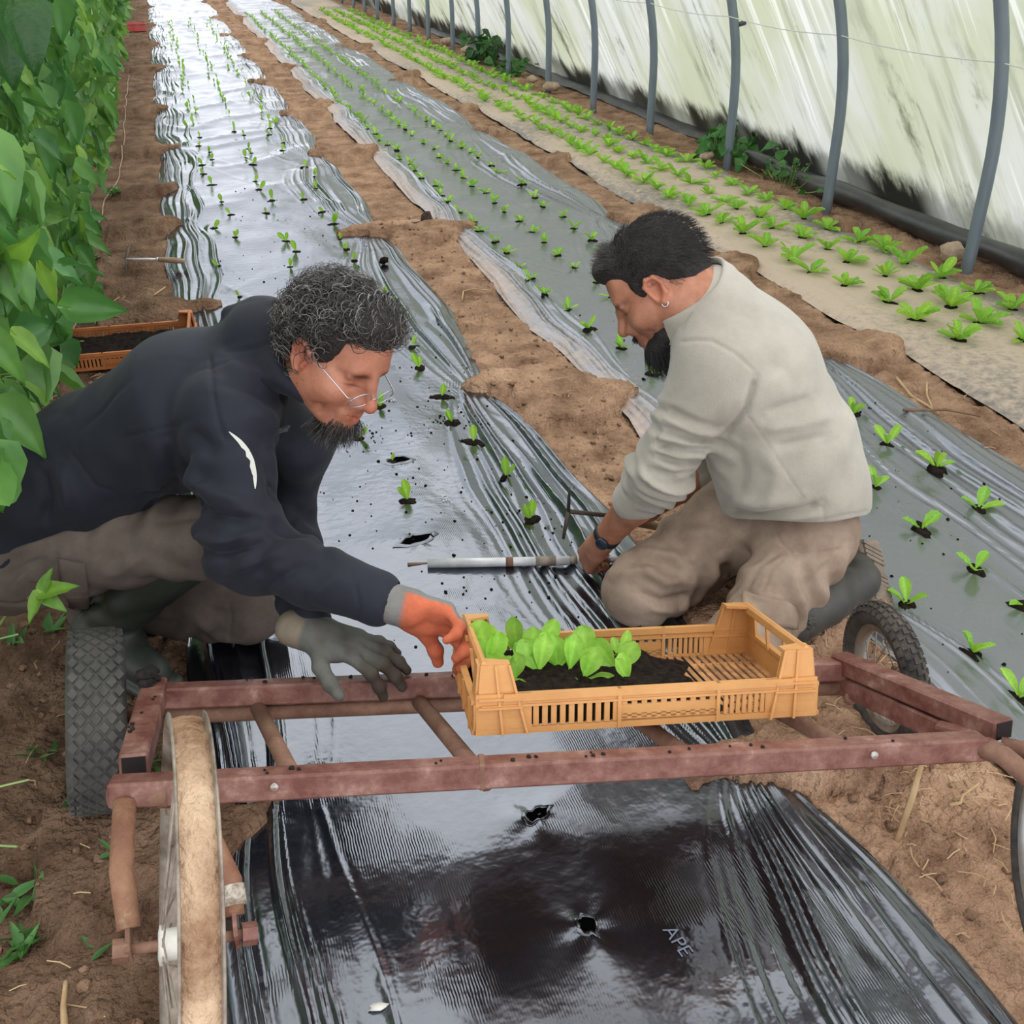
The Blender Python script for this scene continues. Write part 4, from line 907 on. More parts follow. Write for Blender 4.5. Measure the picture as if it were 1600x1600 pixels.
# ---- tools
m_wood = mat('worn_handle_wood', lin(150, 122, 98), lin(176, 150, 126), rough=.7, nscale=6, stretch=(1, 6, 6))
m_iron = mat('dark_iron', lin(62, 54, 50), lin(92, 80, 72), rough=.6, nscale=24, metal=.3)
ta, tb = gnd(668, 881, .016), gnd(1001, 874, .016); ta[2] = tb[2] = .017
tl = thing('steel_tube', 'straight bare steel telescopic tube lying across the black film under the kneeling man\'s fist', 'tube', ta)
at_ = lambda t: (tb - ta) * t
MB().tube([at_(0), at_(.665)], .0125, 14).build('outer_tube', m_steel, tl, True)
MB().tube([at_(.65), at_(1.0)], .0085, 12).build('inner_tube', m_steel, tl, True)
MB().tube([at_(.365), at_(.40)], .0129, 14).build('worn_band', m_rust, tl, True)
MB().tube([at_(.505), at_(.60)], .0134, 14).build('sleeve', m_rim, tl, True)
MB().tube([at_(.66), at_(.70)], .0105, 14).build('collar', m_rim, tl, True)
def hand_hoe(label, a, s, e, tip1, tip2, prongs=1):
    """a: where head meets shaft, s: shaft end, e: handle end; tip1/tip2 the head's two ends"""
    a, s, e, tip1, tip2 = (np.asarray(q, float) for q in (a, s, e, tip1, tip2)); t = thing('hand_hoe', label, 'hand hoe', a)
    hd = MB(); d1, d2 = tip1 - a, tip2 - a; hd.tube([d1, d1 * .5, (0, 0, 0)], [.004, .008, .009], 8, flat=.45)
    if prongs == 1: hd.tube([(0, 0, 0), d2 * .55, d2], [.009, .009, .0065], 8, flat=.5)
    else:
        for q in (-1, 1): hd.tube([(0, 0, 0), d2 * .4 + V3(0, q * .012, 0), d2 + V3(0, q * .014, 0)], [.006, .005, .003], 6)
    hd.build('hoe_head', m_iron, t, True)
    MB().tube([(0, 0, 0), s - a], .0065, 8).build('shaft', m_steel if prongs > 1 else m_iron, t, True)
    u = e - s; MB().tube([s - a, s - a + u * .08], .010, 10).build('ferrule', m_steel, t, True)
    MB().tube([s - a + u * k for k in (.08, .2, .5, .85, .97, 1)], [.0105, .0125, .0145, .0135, .011, .006], 12).build('handle', m_wood, t, True); return t
ha = gnd(197, 405, .03); hb = gnd(245, 405, .035); hc = gnd(288, 408, .035)
hand_hoe('two-pronged hand hoe with a pale wooden handle lying on the brown soil', ha, hb, hc, gnd(202, 383, .05), gnd(197, 424, .0), 2)
hh = [atY(888, 799, 2.12), atY(955, 806, 2.16), atY(1036, 824, 2.22)]
hand_hoe('dark iron hand hoe held up in the kneeling man\'s far hand', hh[0], hh[1], hh[2], atY(890, 762, 2.11), atY(880, 842, 2.10))
# ================================================================== people: smooth-blended solids, meshed as one skin each
class Solid:
    """signed-distance body: tapered limbs, ellipsoids, dents and folds blended smoothly, then meshed by surface nets"""
    def __init__(s): s.ops = []
    def cone(s, a, b, ra, rb, k=.02, flat=None, sub=False):
        a = np.asarray(a, float); b = np.asarray(b, float); f = 1 if flat is None else max(1, flat[1])
        s.ops.append(('c', a, b, ra, rb, k, flat, sub, (a + b) / 2, (np.linalg.norm(b - a) / 2 + max(ra, rb)) * f)); return s
    def chain(s, pts, rs, k=.02, flat=None):
        for i in range(len(pts) - 1): s.cone(pts[i], pts[i + 1], rs[i], rs[i + 1], k, flat)
        return s
    def ell(s, c, r, R=None, k=.02, sub=False):
        c = np.asarray(c, float); r = np.asarray(r, float) * np.ones(3); s.ops.append(('e', c, r, np.eye(3) if R is None else np.asarray(R), 0, k, None, sub, c, r.max())); return s
    def box(s, c, half, R, rnd=.005, k=.01, sub=False):
        c = np.asarray(c, float); half = np.asarray(half, float); s.ops.append(('b', c, half, np.asarray(R), rnd, k, None, sub, c, np.linalg.norm(half))); return s
    def fold(s, pts, w, h):
        """raised (h>0) or sunken (h<0) line through pts"""
        P = [np.asarray(p, float) for p in pts]
        for a, b in zip(P[:-1], P[1:]): s.ops.append(('f', a, b, w, h, 0, None, False, (a + b) / 2, np.linalg.norm(b - a) / 2 + 3 * w))
        return s
    @staticmethod
    def seg(P, a, b):
        ab = b - a; t = np.clip(((P - a) @ ab) / max(ab @ ab, 1e-12), 0, 1); return np.linalg.norm(P - a - t[:, None] * ab, axis=1), t
    def dist1(s, op, P):
        ty = op[0]
        if ty == 'c':
            _, a, b, ra, rb, k, flat, sub, _, _ = op
            if flat is not None:
                n, f = np.asarray(flat[0], float), flat[1]; q = (1 / f - 1); P = P + (q * ((P - a) @ n))[:, None] * n; b = b + q * ((b - a) @ n) * n
            d, t = s.seg(P, a, b); return d - (ra + (rb - ra) * t)
        if ty == 'e':
            q = (P - op[1]) @ op[3]; k0 = np.linalg.norm(q / op[2], axis=1); k1 = np.linalg.norm(q / op[2] ** 2, axis=1); return np.where(k1 > 1e-9, k0 * (k0 - 1) / np.maximum(k1, 1e-9), -op[2].min())
        if ty == 'b':
            q = np.abs((P - op[1]) @ op[3]) - op[2] + op[4]; return np.linalg.norm(np.maximum(q, 0), axis=1) + np.minimum(q.max(1), 0) - op[4]
    def eval(s, P, D=None, cull=None, brad=0.):
        """P (n,3). With cull=(block centres, per-block count): ops are skipped for far blocks"""
        D = np.full(len(P), 9., float)
        for op in s.ops:
            if cull is not None:
                m = np.linalg.norm(cull[0] - op[8], axis=1) < op[9] + brad + max(op[5], .01) + .02
                if not m.any(): continue
                idx = np.repeat(m, cull[1])
                if m.all(): idx = slice(None)
            else: idx = slice(None)
            p = P[idx]
            if op[0] == 'f':
                d, _ = s.seg(p, op[1], op[2]); D[idx] = D[idx] - op[4] * np.exp(-(d / op[3]) ** 2); continue
            d = s.dist1(op, p); k = op[5]; o = D[idx]
            if op[7]:
                d = -d; h = np.maximum(k - np.abs(o - d), 0) / k; D[idx] = np.maximum(o, d) + h * h * k * .25
            else:
                h = np.maximum(k - np.abs(o - d), 0) / k; D[idx] = np.minimum(o, d) - h * h * k * .25
        return D
    def mesh(s, h, lo=None, hi=None, smooth=1):
        if lo is None:
            lo = np.min([o[8] - o[9] for o in s.ops if not o[7] and o[0] != 'f'], 0) - 3 * h; hi = np.max([o[8] + o[9] for o in s.ops if not o[7] and o[0] != 'f'], 0) + 3 * h
        B = 8; nb = np.ceil((hi - lo) / (h * B)).astype(int); n = nb * B
        bi = np.stack(np.meshgrid(*[np.arange(q) for q in nb], indexing='ij'), -1).reshape(-1, 3); bc = lo + (bi + .5) * B * h - .5 * h
        dc = s.eval(bc); rad = B * h * .87
        G = np.where(dc > 0, 9., -9.).astype(np.float32).reshape(nb); G = np.repeat(np.repeat(np.repeat(G, B, 0), B, 1), B, 2)
        act = np.abs(dc) < rad * 1.25 + .012; bi = bi[act]; bc = bc[act]
        o = np.stack(np.meshgrid(*[np.arange(B)] * 3, indexing='ij'), -1).reshape(-1, 3)
        for c0 in range(0, len(bi), 1500):
            b = bi[c0:c0 + 1500]; P = lo + ((b[:, None] * B + o[None]).reshape(-1, 3)) * h
            d = s.eval(P, cull=(bc[c0:c0 + 1500], B ** 3), brad=rad); ix = (b[:, None] * B + o[None]).reshape(-1, 3); G[ix[:, 0], ix[:, 1], ix[:, 2]] = d
        # surface nets
        sg = G < 0
        c = np.zeros(tuple(n - 1), np.uint8)
        for dx in (0, 1):
            for dy in (0, 1):
                for dz in (0, 1): c += sg[dx:n[0]-1+dx, dy:n[1]-1+dy, dz:n[2]-1+dz]
        I = np.argwhere((c > 0) & (c < 8)); idm = np.full(tuple(n - 1), -1, np.int64); idm[I[:, 0], I[:, 1], I[:, 2]] = np.arange(len(I))
        acc = np.zeros((len(I), 3)); cnt = np.zeros(len(I))
        cor = [np.array(q) for q in ((0,0,0),(1,0,0),(0,1,0),(1,1,0),(0,0,1),(1,0,1),(0,1,1),(1,1,1))]
        val = [G[I[:, 0]+q[0], I[:, 1]+q[1], I[:, 2]+q[2]].astype(float) for q in cor]
        for a in range(8):
            for b in range(a + 1, 8):
                if np.abs(cor[a] - cor[b]).sum() != 1: continue
                m = (val[a] < 0) != (val[b] < 0)
                if not m.any(): continue
                t = val[a][m] / (val[a][m] - val[b][m]); acc[m] += cor[a] + t[:, None] * (cor[b] - cor[a]); cnt[m] += 1
        V = lo + (I + acc / cnt[:, None]) * h; F = []
        for ax in range(3):
            u, w = (ax + 1) % 3, (ax + 2) % 3
            s0 = [slice(1, n[q] - 1) for q in range(3)]; s0[ax] = slice(0, n[ax] - 1); s1 = list(s0); s1[ax] = slice(1, n[ax])
            E = np.argwhere(sg[tuple(s0)] != sg[tuple(s1)])
            if not len(E): continue
            off = np.ones(3, int); off[ax] = 0; E = E + off
            q = []
            for du, dw in ((-1, -1), (0, -1), (0, 0), (-1, 0)):
                e = E.copy(); e[:, u] += du; e[:, w] += dw; q.append(idm[e[:, 0], e[:, 1], e[:, 2]])
            q = np.stack(q, 1); ins = sg[E[:, 0], E[:, 1], E[:, 2]]; q[~ins] = q[~ins][:, ::-1]; F.append(q[(q >= 0).all(1)])
        F = np.concatenate(F)
        for _ in range(smooth): V = relax(V, F, .5)
        return V, F
def relax(V, F, w):
    A = np.zeros_like(V); c = np.zeros(len(V))
    for i in range(4):
        for j in ((i + 1) % 4, (i - 1) % 4): np.add.at(A, F[:, i], V[F[:, j]]); np.add.at(c, F[:, i], 1)
    return V + w * (A / np.maximum(c, 1)[:, None] - V)
def normals(V, F):
    n = np.cross(V[F[:, 2]] - V[F[:, 0]], V[F[:, 3]] - V[F[:, 1]]); N = np.zeros_like(V)
    for i in range(4): np.add.at(N, F[:, i], n)
    return N / np.maximum(np.linalg.norm(N, axis=1), 1e-12)[:, None]
def limb_folds(V, a, b, r, freq, amp, t0, t1, seed, twist=1.2, width=.06):
    """wrinkles that wrap a sleeve or trouser leg between fractions t0..t1 of the limb a-b; returns height per vertex"""
    a = np.asarray(a, float); b = np.asarray(b, float); ab = b - a; L = np.linalg.norm(ab); u = ab / L; t = ((V - a) @ u) / L; q = V - a - (t * L)[:, None] * u; d = np.linalg.norm(q, axis=1)
    e1 = nrm(np.cross(u, (.3, .5, .8))); e2 = np.cross(u, e1); ang = np.arctan2(q @ e2, q @ e1)
    w = (1 - sstep(r, r + width, d)) * sstep(t0 - .12, t0 + .06, t) * (1 - sstep(t1 - .06, t1 + .12, t))
    ph = t * freq + .22 * twist * np.sin(ang + seed) + .18 * np.sin(2 * ang + seed * 2.3) + .5 * vnoise(np.c_[t * 3, np.cos(ang), np.sin(ang)], seed)
    rdg = 1 - np.abs(((ph % 1) - .5) * 2); rdg = rdg * rdg * (3 - 2 * rdg)
    return 1.5 * amp * w * (rdg - .45) * (.55 + .6 * vnoise(np.c_[t * 5, np.cos(ang) * 1.3, np.sin(ang) * 1.3], seed + 5))
def finger(S_, p, d, n, L, r, curl, k=.006):
    """three joints curling about the axis across the palm; returns the tip"""
    ax = nrm(np.cross(d, n)); pts = [np.asarray(p, float)]; dd = nrm(d); rs = [r, r * .97, r * .9, r * .78]
    for l, c in zip(L, curl):
        a = math.radians(c); dd = dd * math.cos(a) + np.cross(ax, dd) * math.sin(a); pts.append(pts[-1] + dd * l)
    # the curl turns the finger towards the palm (-n)
    S_.chain(pts, rs, k); 
    for q in pts[1:3]: S_.ell(q, r * 1.02, None, k)
    return pts
def hand(S_, wrist, d, n, thumb_side, sc=1., curls=None, spread=.10, thumb=None, k=.010, pr=1.):
    """palm and five fingers. d: wrist to knuckles, n: back of the hand, thumb_side: which way the thumb lies"""
    d = nrm(d); n = nrm(np.asarray(n, float) - d * (np.asarray(n, float) @ d)); s = nrm(np.asarray(thumb_side, float) - d * (np.asarray(thumb_side, float) @ d) - n * (np.asarray(thumb_side, float) @ n))
    W_ = np.asarray(wrist, float); out = []
    S_.cone(W_ - d * .03 * sc, W_ + d * .02 * sc, .027 * sc * pr, .028 * sc * pr, k, (s, 1.2))
    for o, l in ((.028, .088), (.010, .092), (-.010, .088), (-.027, .080)):
        S_.cone(W_ + d * .015 * sc + s * o * .72 * sc, W_ + d * l * sc + s * o * sc, .0165 * sc * pr, .0125 * sc * pr, k)
    S_.ell(W_ + d * .045 * sc + s * .024 * sc - n * .008 * sc, np.array([.03, .018, .016]) * sc * pr, frame(d, s), k)
    if curls is None: curls = [(25, 35, 25)] * 4
    Ls = [(.046, .027, .021), (.050, .031, .022), (.047, .029, .022), (.037, .021, .019)]
    for i, (o, l) in enumerate(((.030, .088), (.010, .093), (-.010, .089), (-.028, .080))):
        dd = nrm(d + s * spread * (1.2, .4, -.5, -1.3)[i]); p = W_ + d * l * sc + s * o * sc
        out.append(finger(S_, p, dd, -n, np.array(Ls[i]) * sc, (.0098, .0100, .0096, .0084)[i] * sc * pr, curls[i]))
    tp = W_ + d * .028 * sc + s * .026 * sc - n * .004 * sc
    th = thumb or [(.75, .62, -.2), (.9, .35, -.25), (.95, .1, -.2)]
    pts = [tp]
    for (a, b_, c), l in zip(th, (.042, .033, .026)): pts.append(pts[-1] + nrm(d * a + s * b_ + n * c) * l * sc)
    S_.chain(pts, np.array([.0155, .0118, .0108, .0088]) * sc * pr, k); out.append(pts)
    return out
def tuft_mesh(roots, pts_list, r0, r1, sides=3):
    """many thin tapering strands as one mesh"""
    n = len(pts_list); P = np.asarray(pts_list); m = P.shape[1]; T = np.gradient(P, axis=1); T /= np.maximum(np.linalg.norm(T, axis=2), 1e-9)[..., None]
    ref = np.where(np.abs(T[..., 2:3]) < .9, np.array([0, 0, 1.]), np.array([1., 0, 0])); U = np.cross(ref, T); U /= np.linalg.norm(U, axis=2)[..., None]; Wv = np.cross(T, U)
    rr = np.linspace(1, 0, m)[None, :, None] * (r0 - r1) + r1; A = np.arange(sides) * 2 * math.pi / sides
    V = np.stack([P + rr * (math.cos(a) * U + math.sin(a) * Wv) for a in A], 2)       # n,m,sides,3
    i = np.arange(n * m * sides).reshape(n, m, sides); j = np.roll(i, -1, 2)
    F = np.stack([i[:, :-1], j[:, :-1], j[:, 1:], i[:, 1:]], -1).reshape(-1, 4); return V.reshape(-1, 3), F

def head(S_, O, R, sc=1., mouth=0., lids=True):
    """face and skull; O is between the ears, columns of R are forward, left, up"""
    g = lambda x, y, z: O + R @ (np.array([x, y, z]) * sc); e = lambda c, r, k=.02, sub=False, RR=None: S_.ell(g(*c), np.array(r) * sc, R if RR is None else R @ RR, k * sc, sub)
    c_ = lambda a, b, ra, rb, k=.012, sub=False: S_.cone(g(*a), g(*b), ra * sc, rb * sc, k * sc, None, sub)
    e((-.012, 0, .042), (.097, .076, .090)); e((.034, 0, -.02), (.062, .060, .085), .03)
    for s in (-1, 1):
        c_((-.005, s * .050, -.052), (.068, s * .014, -.098), .020, .019, .03); e((.062, s * .040, -.030), (.024, .022, .024), .025); e((.03, s * .055, -.03), (.035, .012, .028), .03)
    e((.080, 0, -.100), (.020, .021, .017), .022); c_((.086, -.034, .022), (.086, .034, .022), .0125, .0125, .02); e((.066, 0, .055), (.032, .055, .045), .03)
    for s in (-1, 1): e((.104, s * .034, .000), (.020, .0165, .0125), .013, True)
    for s in (-1, 1):
        e((.0765, s * .031, .000), (.0135, .0165, .0130), .004); c_((.0905, s * .016, -.004), (.0865, s * .044, -.004), .0013, .0013, .003, True)
        c_((.0915, s * .013, .013), (.085, s * .047, .012), .0062, .0045, .007)
        S_.fold([g(.088, s * .018, -.017), g(.082, s * .040, -.018)], .004 * sc, -.0012 * sc)
        S_.fold([g(.098, s * .020, -.040), g(.091, s * .033, -.055), g(.080, s * .037, -.074)], .004 * sc, -.0042 * sc); S_.fold([g(.060, s * .052, -.045), g(.056, s * .052, -.065), g(.058, s * .046, -.083)], .006 * sc, -.0022 * sc)
    c_((.088, 0, .022), (.104, 0, .002), .0125, .0095, .014); c_((.100, 0, .006), (.120, 0, -.030), .0090, .0115, .012); e((.1215, 0, -.036), (.0118, .0125, .0108), .008)
    for s in (-1, 1): e((.104, s * .0135, -.039), (.0115, .0085, .0085), .007); e((.108, s * .0075, -.0485), (.006, .0035, .0035), .003, True)
    e((.086, 0, -.068), (.017, .030, .026), .016); e((.091, 0, -.046), (.018, .022, .018), .014)
    for s in (-1, 1): c_((.078, s * .010, .004), (.092, s * .012, -.034), .013, .013, .012)
    for s in (-1, 1):
        c_((.1035, 0, -.0625), (.094, s * .024, -.068 + mouth), .0052, .003, .005); c_((.1015, 0, -.0775), (.094, s * .023, -.0705 + mouth), .0062, .003, .006)
        c_((.1075, 0, -.0695), (.0945, s * .026, -.0695 + mouth), .0016, .0012, .003, True)
    for s in (-1, 1):
        RR = np.array(frame(nrm((1, s * .35, .15)), (0, s, 0)))
        e((-.004, s * .0765, .002), (.0195, .0075, .031), .008, False, RR); e((.000, s * .085, .002), (.0115, .007, .019), .004, True, RR)
        pts = [(.014, .080, -.004), (.015, .085, .018), (.004, .089, .030), (-.012, .088, .027), (-.020, .085, .010), (-.016, .083, -.012), (-.004, .081, -.026)]
        S_.chain([g(x, s * y, z) for x, y, z in pts], np.array([.003, .0042, .0046, .0046, .0044, .0046, .0062]) * sc, .004 * sc); c_((.010, s * .082, -.006), (.008, s * .083, -.014), .004, .004, .004)
    return g
def to_px(V):
    q = (np.asarray(V) - CAMP) @ CM; return np.c_[800 + FPX * q[:, 0] / q[:, 2], 800 + FPX * q[:, 1] / q[:, 2]], q[:, 2]
def crease(V, F, lines, polys=(), face=.08):
    """folds, seams and pockets traced along the side of the cloth that faces the tunnel's door; heights in metres"""
    N = normals(V, F); px, _ = to_px(V); vis = sstep(face - .1, face + .2, -(N @ CF)); H = np.zeros(len(V))
    for pts, w, h in lines:
        P = np.array(pts, float); d = np.full(len(V), 1e9)
        for a, b in zip(P[:-1], P[1:]):
            ab = b - a; t = np.clip(((px - a) @ ab) / (ab @ ab), 0, 1); dd = np.hypot(*(px - a - t[:, None] * ab).T)
            taper = 1 if h < 0 else .5
            d = np.minimum(d, dd)
        e = np.minimum(np.hypot(*(px - P[0]).T), np.hypot(*(px - P[-1]).T)); H += 1.55 * h * np.exp(-(d / w) ** 2) * vis * (1 if abs(h) < .0016 else sstep(0, 3.2 * w, e + w * .6))
    for pts, h, soft in polys:
        P = np.array(pts, float); inside = np.zeros(len(V), bool); d = np.full(len(V), 1e9)
        for a, b in zip(P, np.roll(P, -1, 0)):
            c = ((a[1] > px[:, 1]) != (b[1] > px[:, 1])) & (px[:, 0] < (b[0] - a[0]) * (px[:, 1] - a[1]) / (b[1] - a[1] + 1e-9) + a[0]); inside ^= c
            ab = b - a; t = np.clip(((px - a) @ ab) / (ab @ ab), 0, 1); d = np.minimum(d, np.hypot(*(px - a - t[:, None] * ab).T))
        H += h * np.where(inside, sstep(-soft, soft, d), sstep(-soft, soft, -d)) * vis
    return V + N * H[:, None]
def surf(V, F, pts, off=.0015):
    """points on the visible side of a mesh under the given pixels, lifted off it a little"""
    N = normals(V, F); px, dp = to_px(V); vis = (N @ CF) < .1; out = []
    for p in pts:
        d = np.hypot(*(px - p).T); c = np.where(vis & (d < d[vis].min() + 9))[0]; c = c[dp[c] < dp[c].min() + .03]; k = c[np.argmin(d[c])]; r = ray(*p); w = CAMP + r * (dp[k] / (r @ CF)); out.append(w + N[k] * off)
    return np.array(out)
def patch(name, V, F, quad, nu, nv, off, th, m, par, bulge=.0):
    """a sewn-on piece of cloth laid over the mesh between four pixel corners"""
    q = [np.array(c, float) for c in quad]; u = np.linspace(0, 1, nu); v = np.linspace(0, 1, nv)
    px = [(q[0] * (1 - a) + q[1] * a) * (1 - b) + (q[3] * (1 - a) + q[2] * a) * b + np.array((0, bulge)) * math.sin(math.pi * a) * (b - .3) for b in v for a in u]
    P = surf(V, F, px, 0.).reshape(nv, nu, 3)
    for _ in range(6):
        Q = P.copy(); Q[1:-1] = .5 * Q[1:-1] + .25 * (P[:-2] + P[2:]); P = Q; Q = P.copy(); Q[:, 1:-1] = .5 * Q[:, 1:-1] + .25 * (P[:, :-2] + P[:, 2:]); P = Q
    i = np.arange(nu * nv).reshape(nv, nu); Fq = np.stack([i[:-1, :-1], i[1:, :-1], i[1:, 1:], i[:-1, 1:]], -1).reshape(-1, 4); P = P.reshape(-1, 3); N = normals(P, Fq)
    if (N @ CF).mean() > 0: N = -N; Fq = Fq[:, ::-1]
    A = P + N * (off + th); B = P + N * (off - .012); n = nu * nv; rim = np.r_[i[0], i[1:, -1], i[-1, -2::-1], i[-2:0:-1, 0]]; r2 = np.roll(rim, -1); side = np.stack([rim, r2, r2 + n, rim + n], 1)
    return wpart(name, np.r_[A, B], np.r_[Fq, side], m, par, True, np.ones((2 * n, 3)))
def ribbon(P, Wd, N_, taper=True):
    P = np.asarray(P); T = np.gradient(P, axis=0); T /= np.linalg.norm(T, axis=1)[:, None]; S_ = np.cross(T, N_); S_ /= np.linalg.norm(S_, axis=1)[:, None]; w = np.full(len(P), Wd) * (np.sin(np.linspace(.12, math.pi - .12, len(P))) if taper else 1)
    V = np.concatenate([P - S_ * w[:, None], P + S_ * w[:, None]]); n = len(P); return V, np.array([(i, i + 1, n + i + 1, n + i) for i in range(n - 1)])
def smooth_path(P, n):
    P = np.asarray(P, float); t = np.linspace(0, len(P) - 1, n); i = np.clip(t.astype(int), 0, len(P) - 2); f = (t - i)[:, None]
    g = lambda k: P[np.clip(k, 0, len(P) - 1)]
    a, b, c, d = g(i - 1), g(i), g(i + 1), g(i + 2); return .5 * ((2 * b) + (c - a) * f + (2 * a - 5 * b + 4 * c - d) * f ** 2 + (3 * b - a - 3 * c + d) * f ** 3)
def cam_vec(r, d, f): return nrm(CR * r + CD * d + CF * f)
def strands(O, R, sc, rng, n, mask, length, curl, rad, cols, lift=.004, gravity=None, sweep=None, thick=.0006, m=10, ell_c=(-.012, 0, .042), ell_r=(.099, .079, .093)):
    """hairs rooted on the scalp ellipsoid where mask(local x,y,z) holds"""
    pts = []; cc = []
    while len(pts) < n:
        d = nrm(rng.normal(0, 1, 3)); loc = np.array(ell_c) + d * np.array(ell_r)
        if not mask(*loc): continue
        nn = nrm(d / np.array(ell_r)); t = np.linspace(0, 1, m); L = length * rng.uniform(.6, 1.25)
        base = nn.copy()
        if sweep is not None: base = nrm(nn * .45 + np.asarray(sweep(*loc)) )
        a = nrm(np.cross(base, rng.normal(0, 1, 3))); b = np.cross(base, a); ph = rng.uniform(0, 6.3); tw = curl * rng.uniform(.7, 1.3); r_ = rad * rng.uniform(.6, 1.3)
        off = (np.cos(ph + tw * t * 6.28) - math.cos(ph))[:, None] * a + (np.sin(ph + tw * t * 6.28) - math.sin(ph))[:, None] * b
        p = loc + nn * lift * .3 + (t[:, None] * L) * base + off * r_ * np.minimum(1, t * 3)[:, None]
        if gravity is not None: p = p + (t ** 2)[:, None] * np.asarray(gravity)
        pts.append(O + (p * sc) @ R.T); cc.append(cols[int(rng.integers(len(cols)))])
    V, F = tuft_mesh(None, pts, thick, thick * .35); C = np.repeat(np.array(cc), m * 3, 0); return V, F, C

def skin_mat(name, c1, c2):
    m = mat(name, c1, c2, rough=.5, nscale=22, detail=5, useCol=True, bump=.25, bscale=170, bdist=.0012, spec=.45)
    p = m.node_tree.nodes['Principled BSDF']; p.inputs['Subsurface Weight'].default_value = .12; p.inputs['Subsurface Radius'].default_value = (.012, .005, .003); p.inputs['Subsurface Scale'].default_value = .6; return m
m_hair = mat('hair', (1, 1, 1, 1), rough=.38, useCol=True, spec=.5)
m_scalp = mat('hair_mass', lin(26, 22, 21), lin(46, 40, 38), rough=.7, nscale=60, bump=1., bscale=220, bdist=.006)
m_metal = mat('bright_wire', lin(200, 202, 206), rough=.22, metal=.9)
m_lens = bpy.data.materials.new('clear_lens'); m_lens.use_nodes = True
def _lens():
    N = m_lens.node_tree.nodes; L = m_lens.node_tree.links; o = N['Material Output']; t = N.new('ShaderNodeBsdfTransparent'); g = N.new('ShaderNodeBsdfGlossy'); g.inputs['Roughness'].default_value = .03; x = N.new('ShaderNodeMixShader'); x.inputs[0].default_value = .16
    t.inputs[0].default_value = (.95, .96, .97, 1); L.new(t.outputs[0], x.inputs[1]); L.new(g.outputs[0], x.inputs[2]); L.new(x.outputs[0], o.inputs[0])
_lens()
m_jacket = mat('navy_softshell', lin(23, 25, 35), lin(32, 35, 47), rough=.72, nscale=3, bump=.25, bscale=300, bdist=.0008, sheen=.05, useCol=True, spec=.28)
m_trous1 = mat('brown_work_cloth', lin(86, 76, 70), lin(112, 100, 92), rough=.9, nscale=7, detail=6, bump=.35, bscale=260, bdist=.001, useCol=True, spec=.2)
m_trous2 = mat('khaki_work_cloth', lin(138, 118, 102), lin(172, 152, 134), rough=.9, nscale=9, detail=8, c3=lin(128, 102, 84), bump=.35, bscale=260, bdist=.001, useCol=True, spec=.2)
m_fleece = mat('grey_green_fleece', lin(158, 152, 138), lin(180, 174, 160), rough=.95, nscale=5, detail=5, bump=.6, bscale=240, bdist=.0016, sheen=.35, useCol=True, spec=.15)
m_boot1 = mat('dark_green_rubber', lin(42, 48, 42), lin(62, 68, 60), rough=.5, nscale=8, detail=5, c3=lin(86, 82, 70), nmax=.66)
m_boot2 = mat('grey_rubber_boot', lin(50, 48, 45), lin(72, 69, 64), rough=.55, nscale=7, detail=6, c3=lin(112, 100, 86), nmax=.66)
m_sole = mat('dusty_sole', lin(112, 98, 86), lin(142, 128, 114), rough=.9, nscale=14, bump=.4)
m_glove_g = mat('grey_knit_glove', (1, 1, 1, 1), (.82, .82, .82, 1), rough=.85, nscale=40, useCol=True, bump=.5, bscale=230, bdist=.0015, spec=.2)

# ------------------------------------------------------------------ the crouching man in the navy jacket
rsho, lsho = V3(.012, 1.80, .705), V3(.10, 2.12, .67)
relb, rcuff = V3(.004, 1.66, .50), atY(572, 949, 1.53)
lelb, lcuff = V3(.095, 1.88, .36), atY(452, 985, 1.63)
rhip, lhip, rkn, lkn = V3(-.45, 2.0, .36), V3(-.42, 2.2, .34), V3(-.076, 1.90, .405), atY(386, 955, 2.06)
rank, lank = V3(-.33, 2.08, .10), V3(-.36, 2.22, .07)
lat = nrm(lsho - rsho)
F1 = cam_vec(.72, .60, -.32); U1 = cam_vec(.58, -.62, -.5); U1 = nrm(U1 - F1 * (U1 @ F1)); R1 = np.array([F1, np.cross(U1, F1), U1]).T
O1 = atY(472, 557, 1.74) - R1 @ V3(0, -.08, 0)
wr1 = atY(622, 946, 1.495); d1 = cam_vec(.93, .28, .10); n1 = cam_vec(.25, -.62, .62)
wr2 = atY(484, 988, 1.57); d2 = cam_vec(.94, .26, -.12); n2 = cam_vec(.30, -.78, -.50)
rcuff = wr1 + nrm(relb - wr1) * .040; lcuff = wr2 + nrm(lelb - wr2) * .030
man1 = thing('person', 'crouching person in a navy jacket and gloves, with curly greying hair, holding the tan crate', 'person', (rank[0], rank[1], 0))
pm = lambda name, V, F, m, col=None, par=man1: wpart(name, V, F, m, par, True, col)
nk = V3(.10, 1.95, .755)
B1 = Solid(); g1 = head(B1, O1, R1, 1.0, .004)
B1.cone(g1(-.028, 0, -.045), nk + V3(.01, 0, .0), .058, .062, .03); B1.cone(nk, V3(-.02, 1.98, .64), .07, .11, .04, (lat, 1.3)); B1.cone(V3(-.02, 1.98, .64), V3(-.40, 2.08, .42), .10, .09, .05, (lat, 1.3))
for sh, el, wr in ((rsho, relb, wr1), (lsho, lelb, wr2)):
    B1.chain([nk * .3 + sh * .7, sh, el, wr], [.06, .055, .040, .026], .03)
for hp_, kn, an in ((rhip, rkn, rank), (lhip, lkn, lank)): B1.chain([hp_, kn, an], [.075, .052, .038], .03)
V, F = B1.mesh(.0026, smooth=1)
L_ = (V - O1) @ R1; x, y, z = L_.T; c = np.ones((len(V), 3))
near_face = (np.linalg.norm(L_ - (.04, 0, -.02), axis=1) < .16)
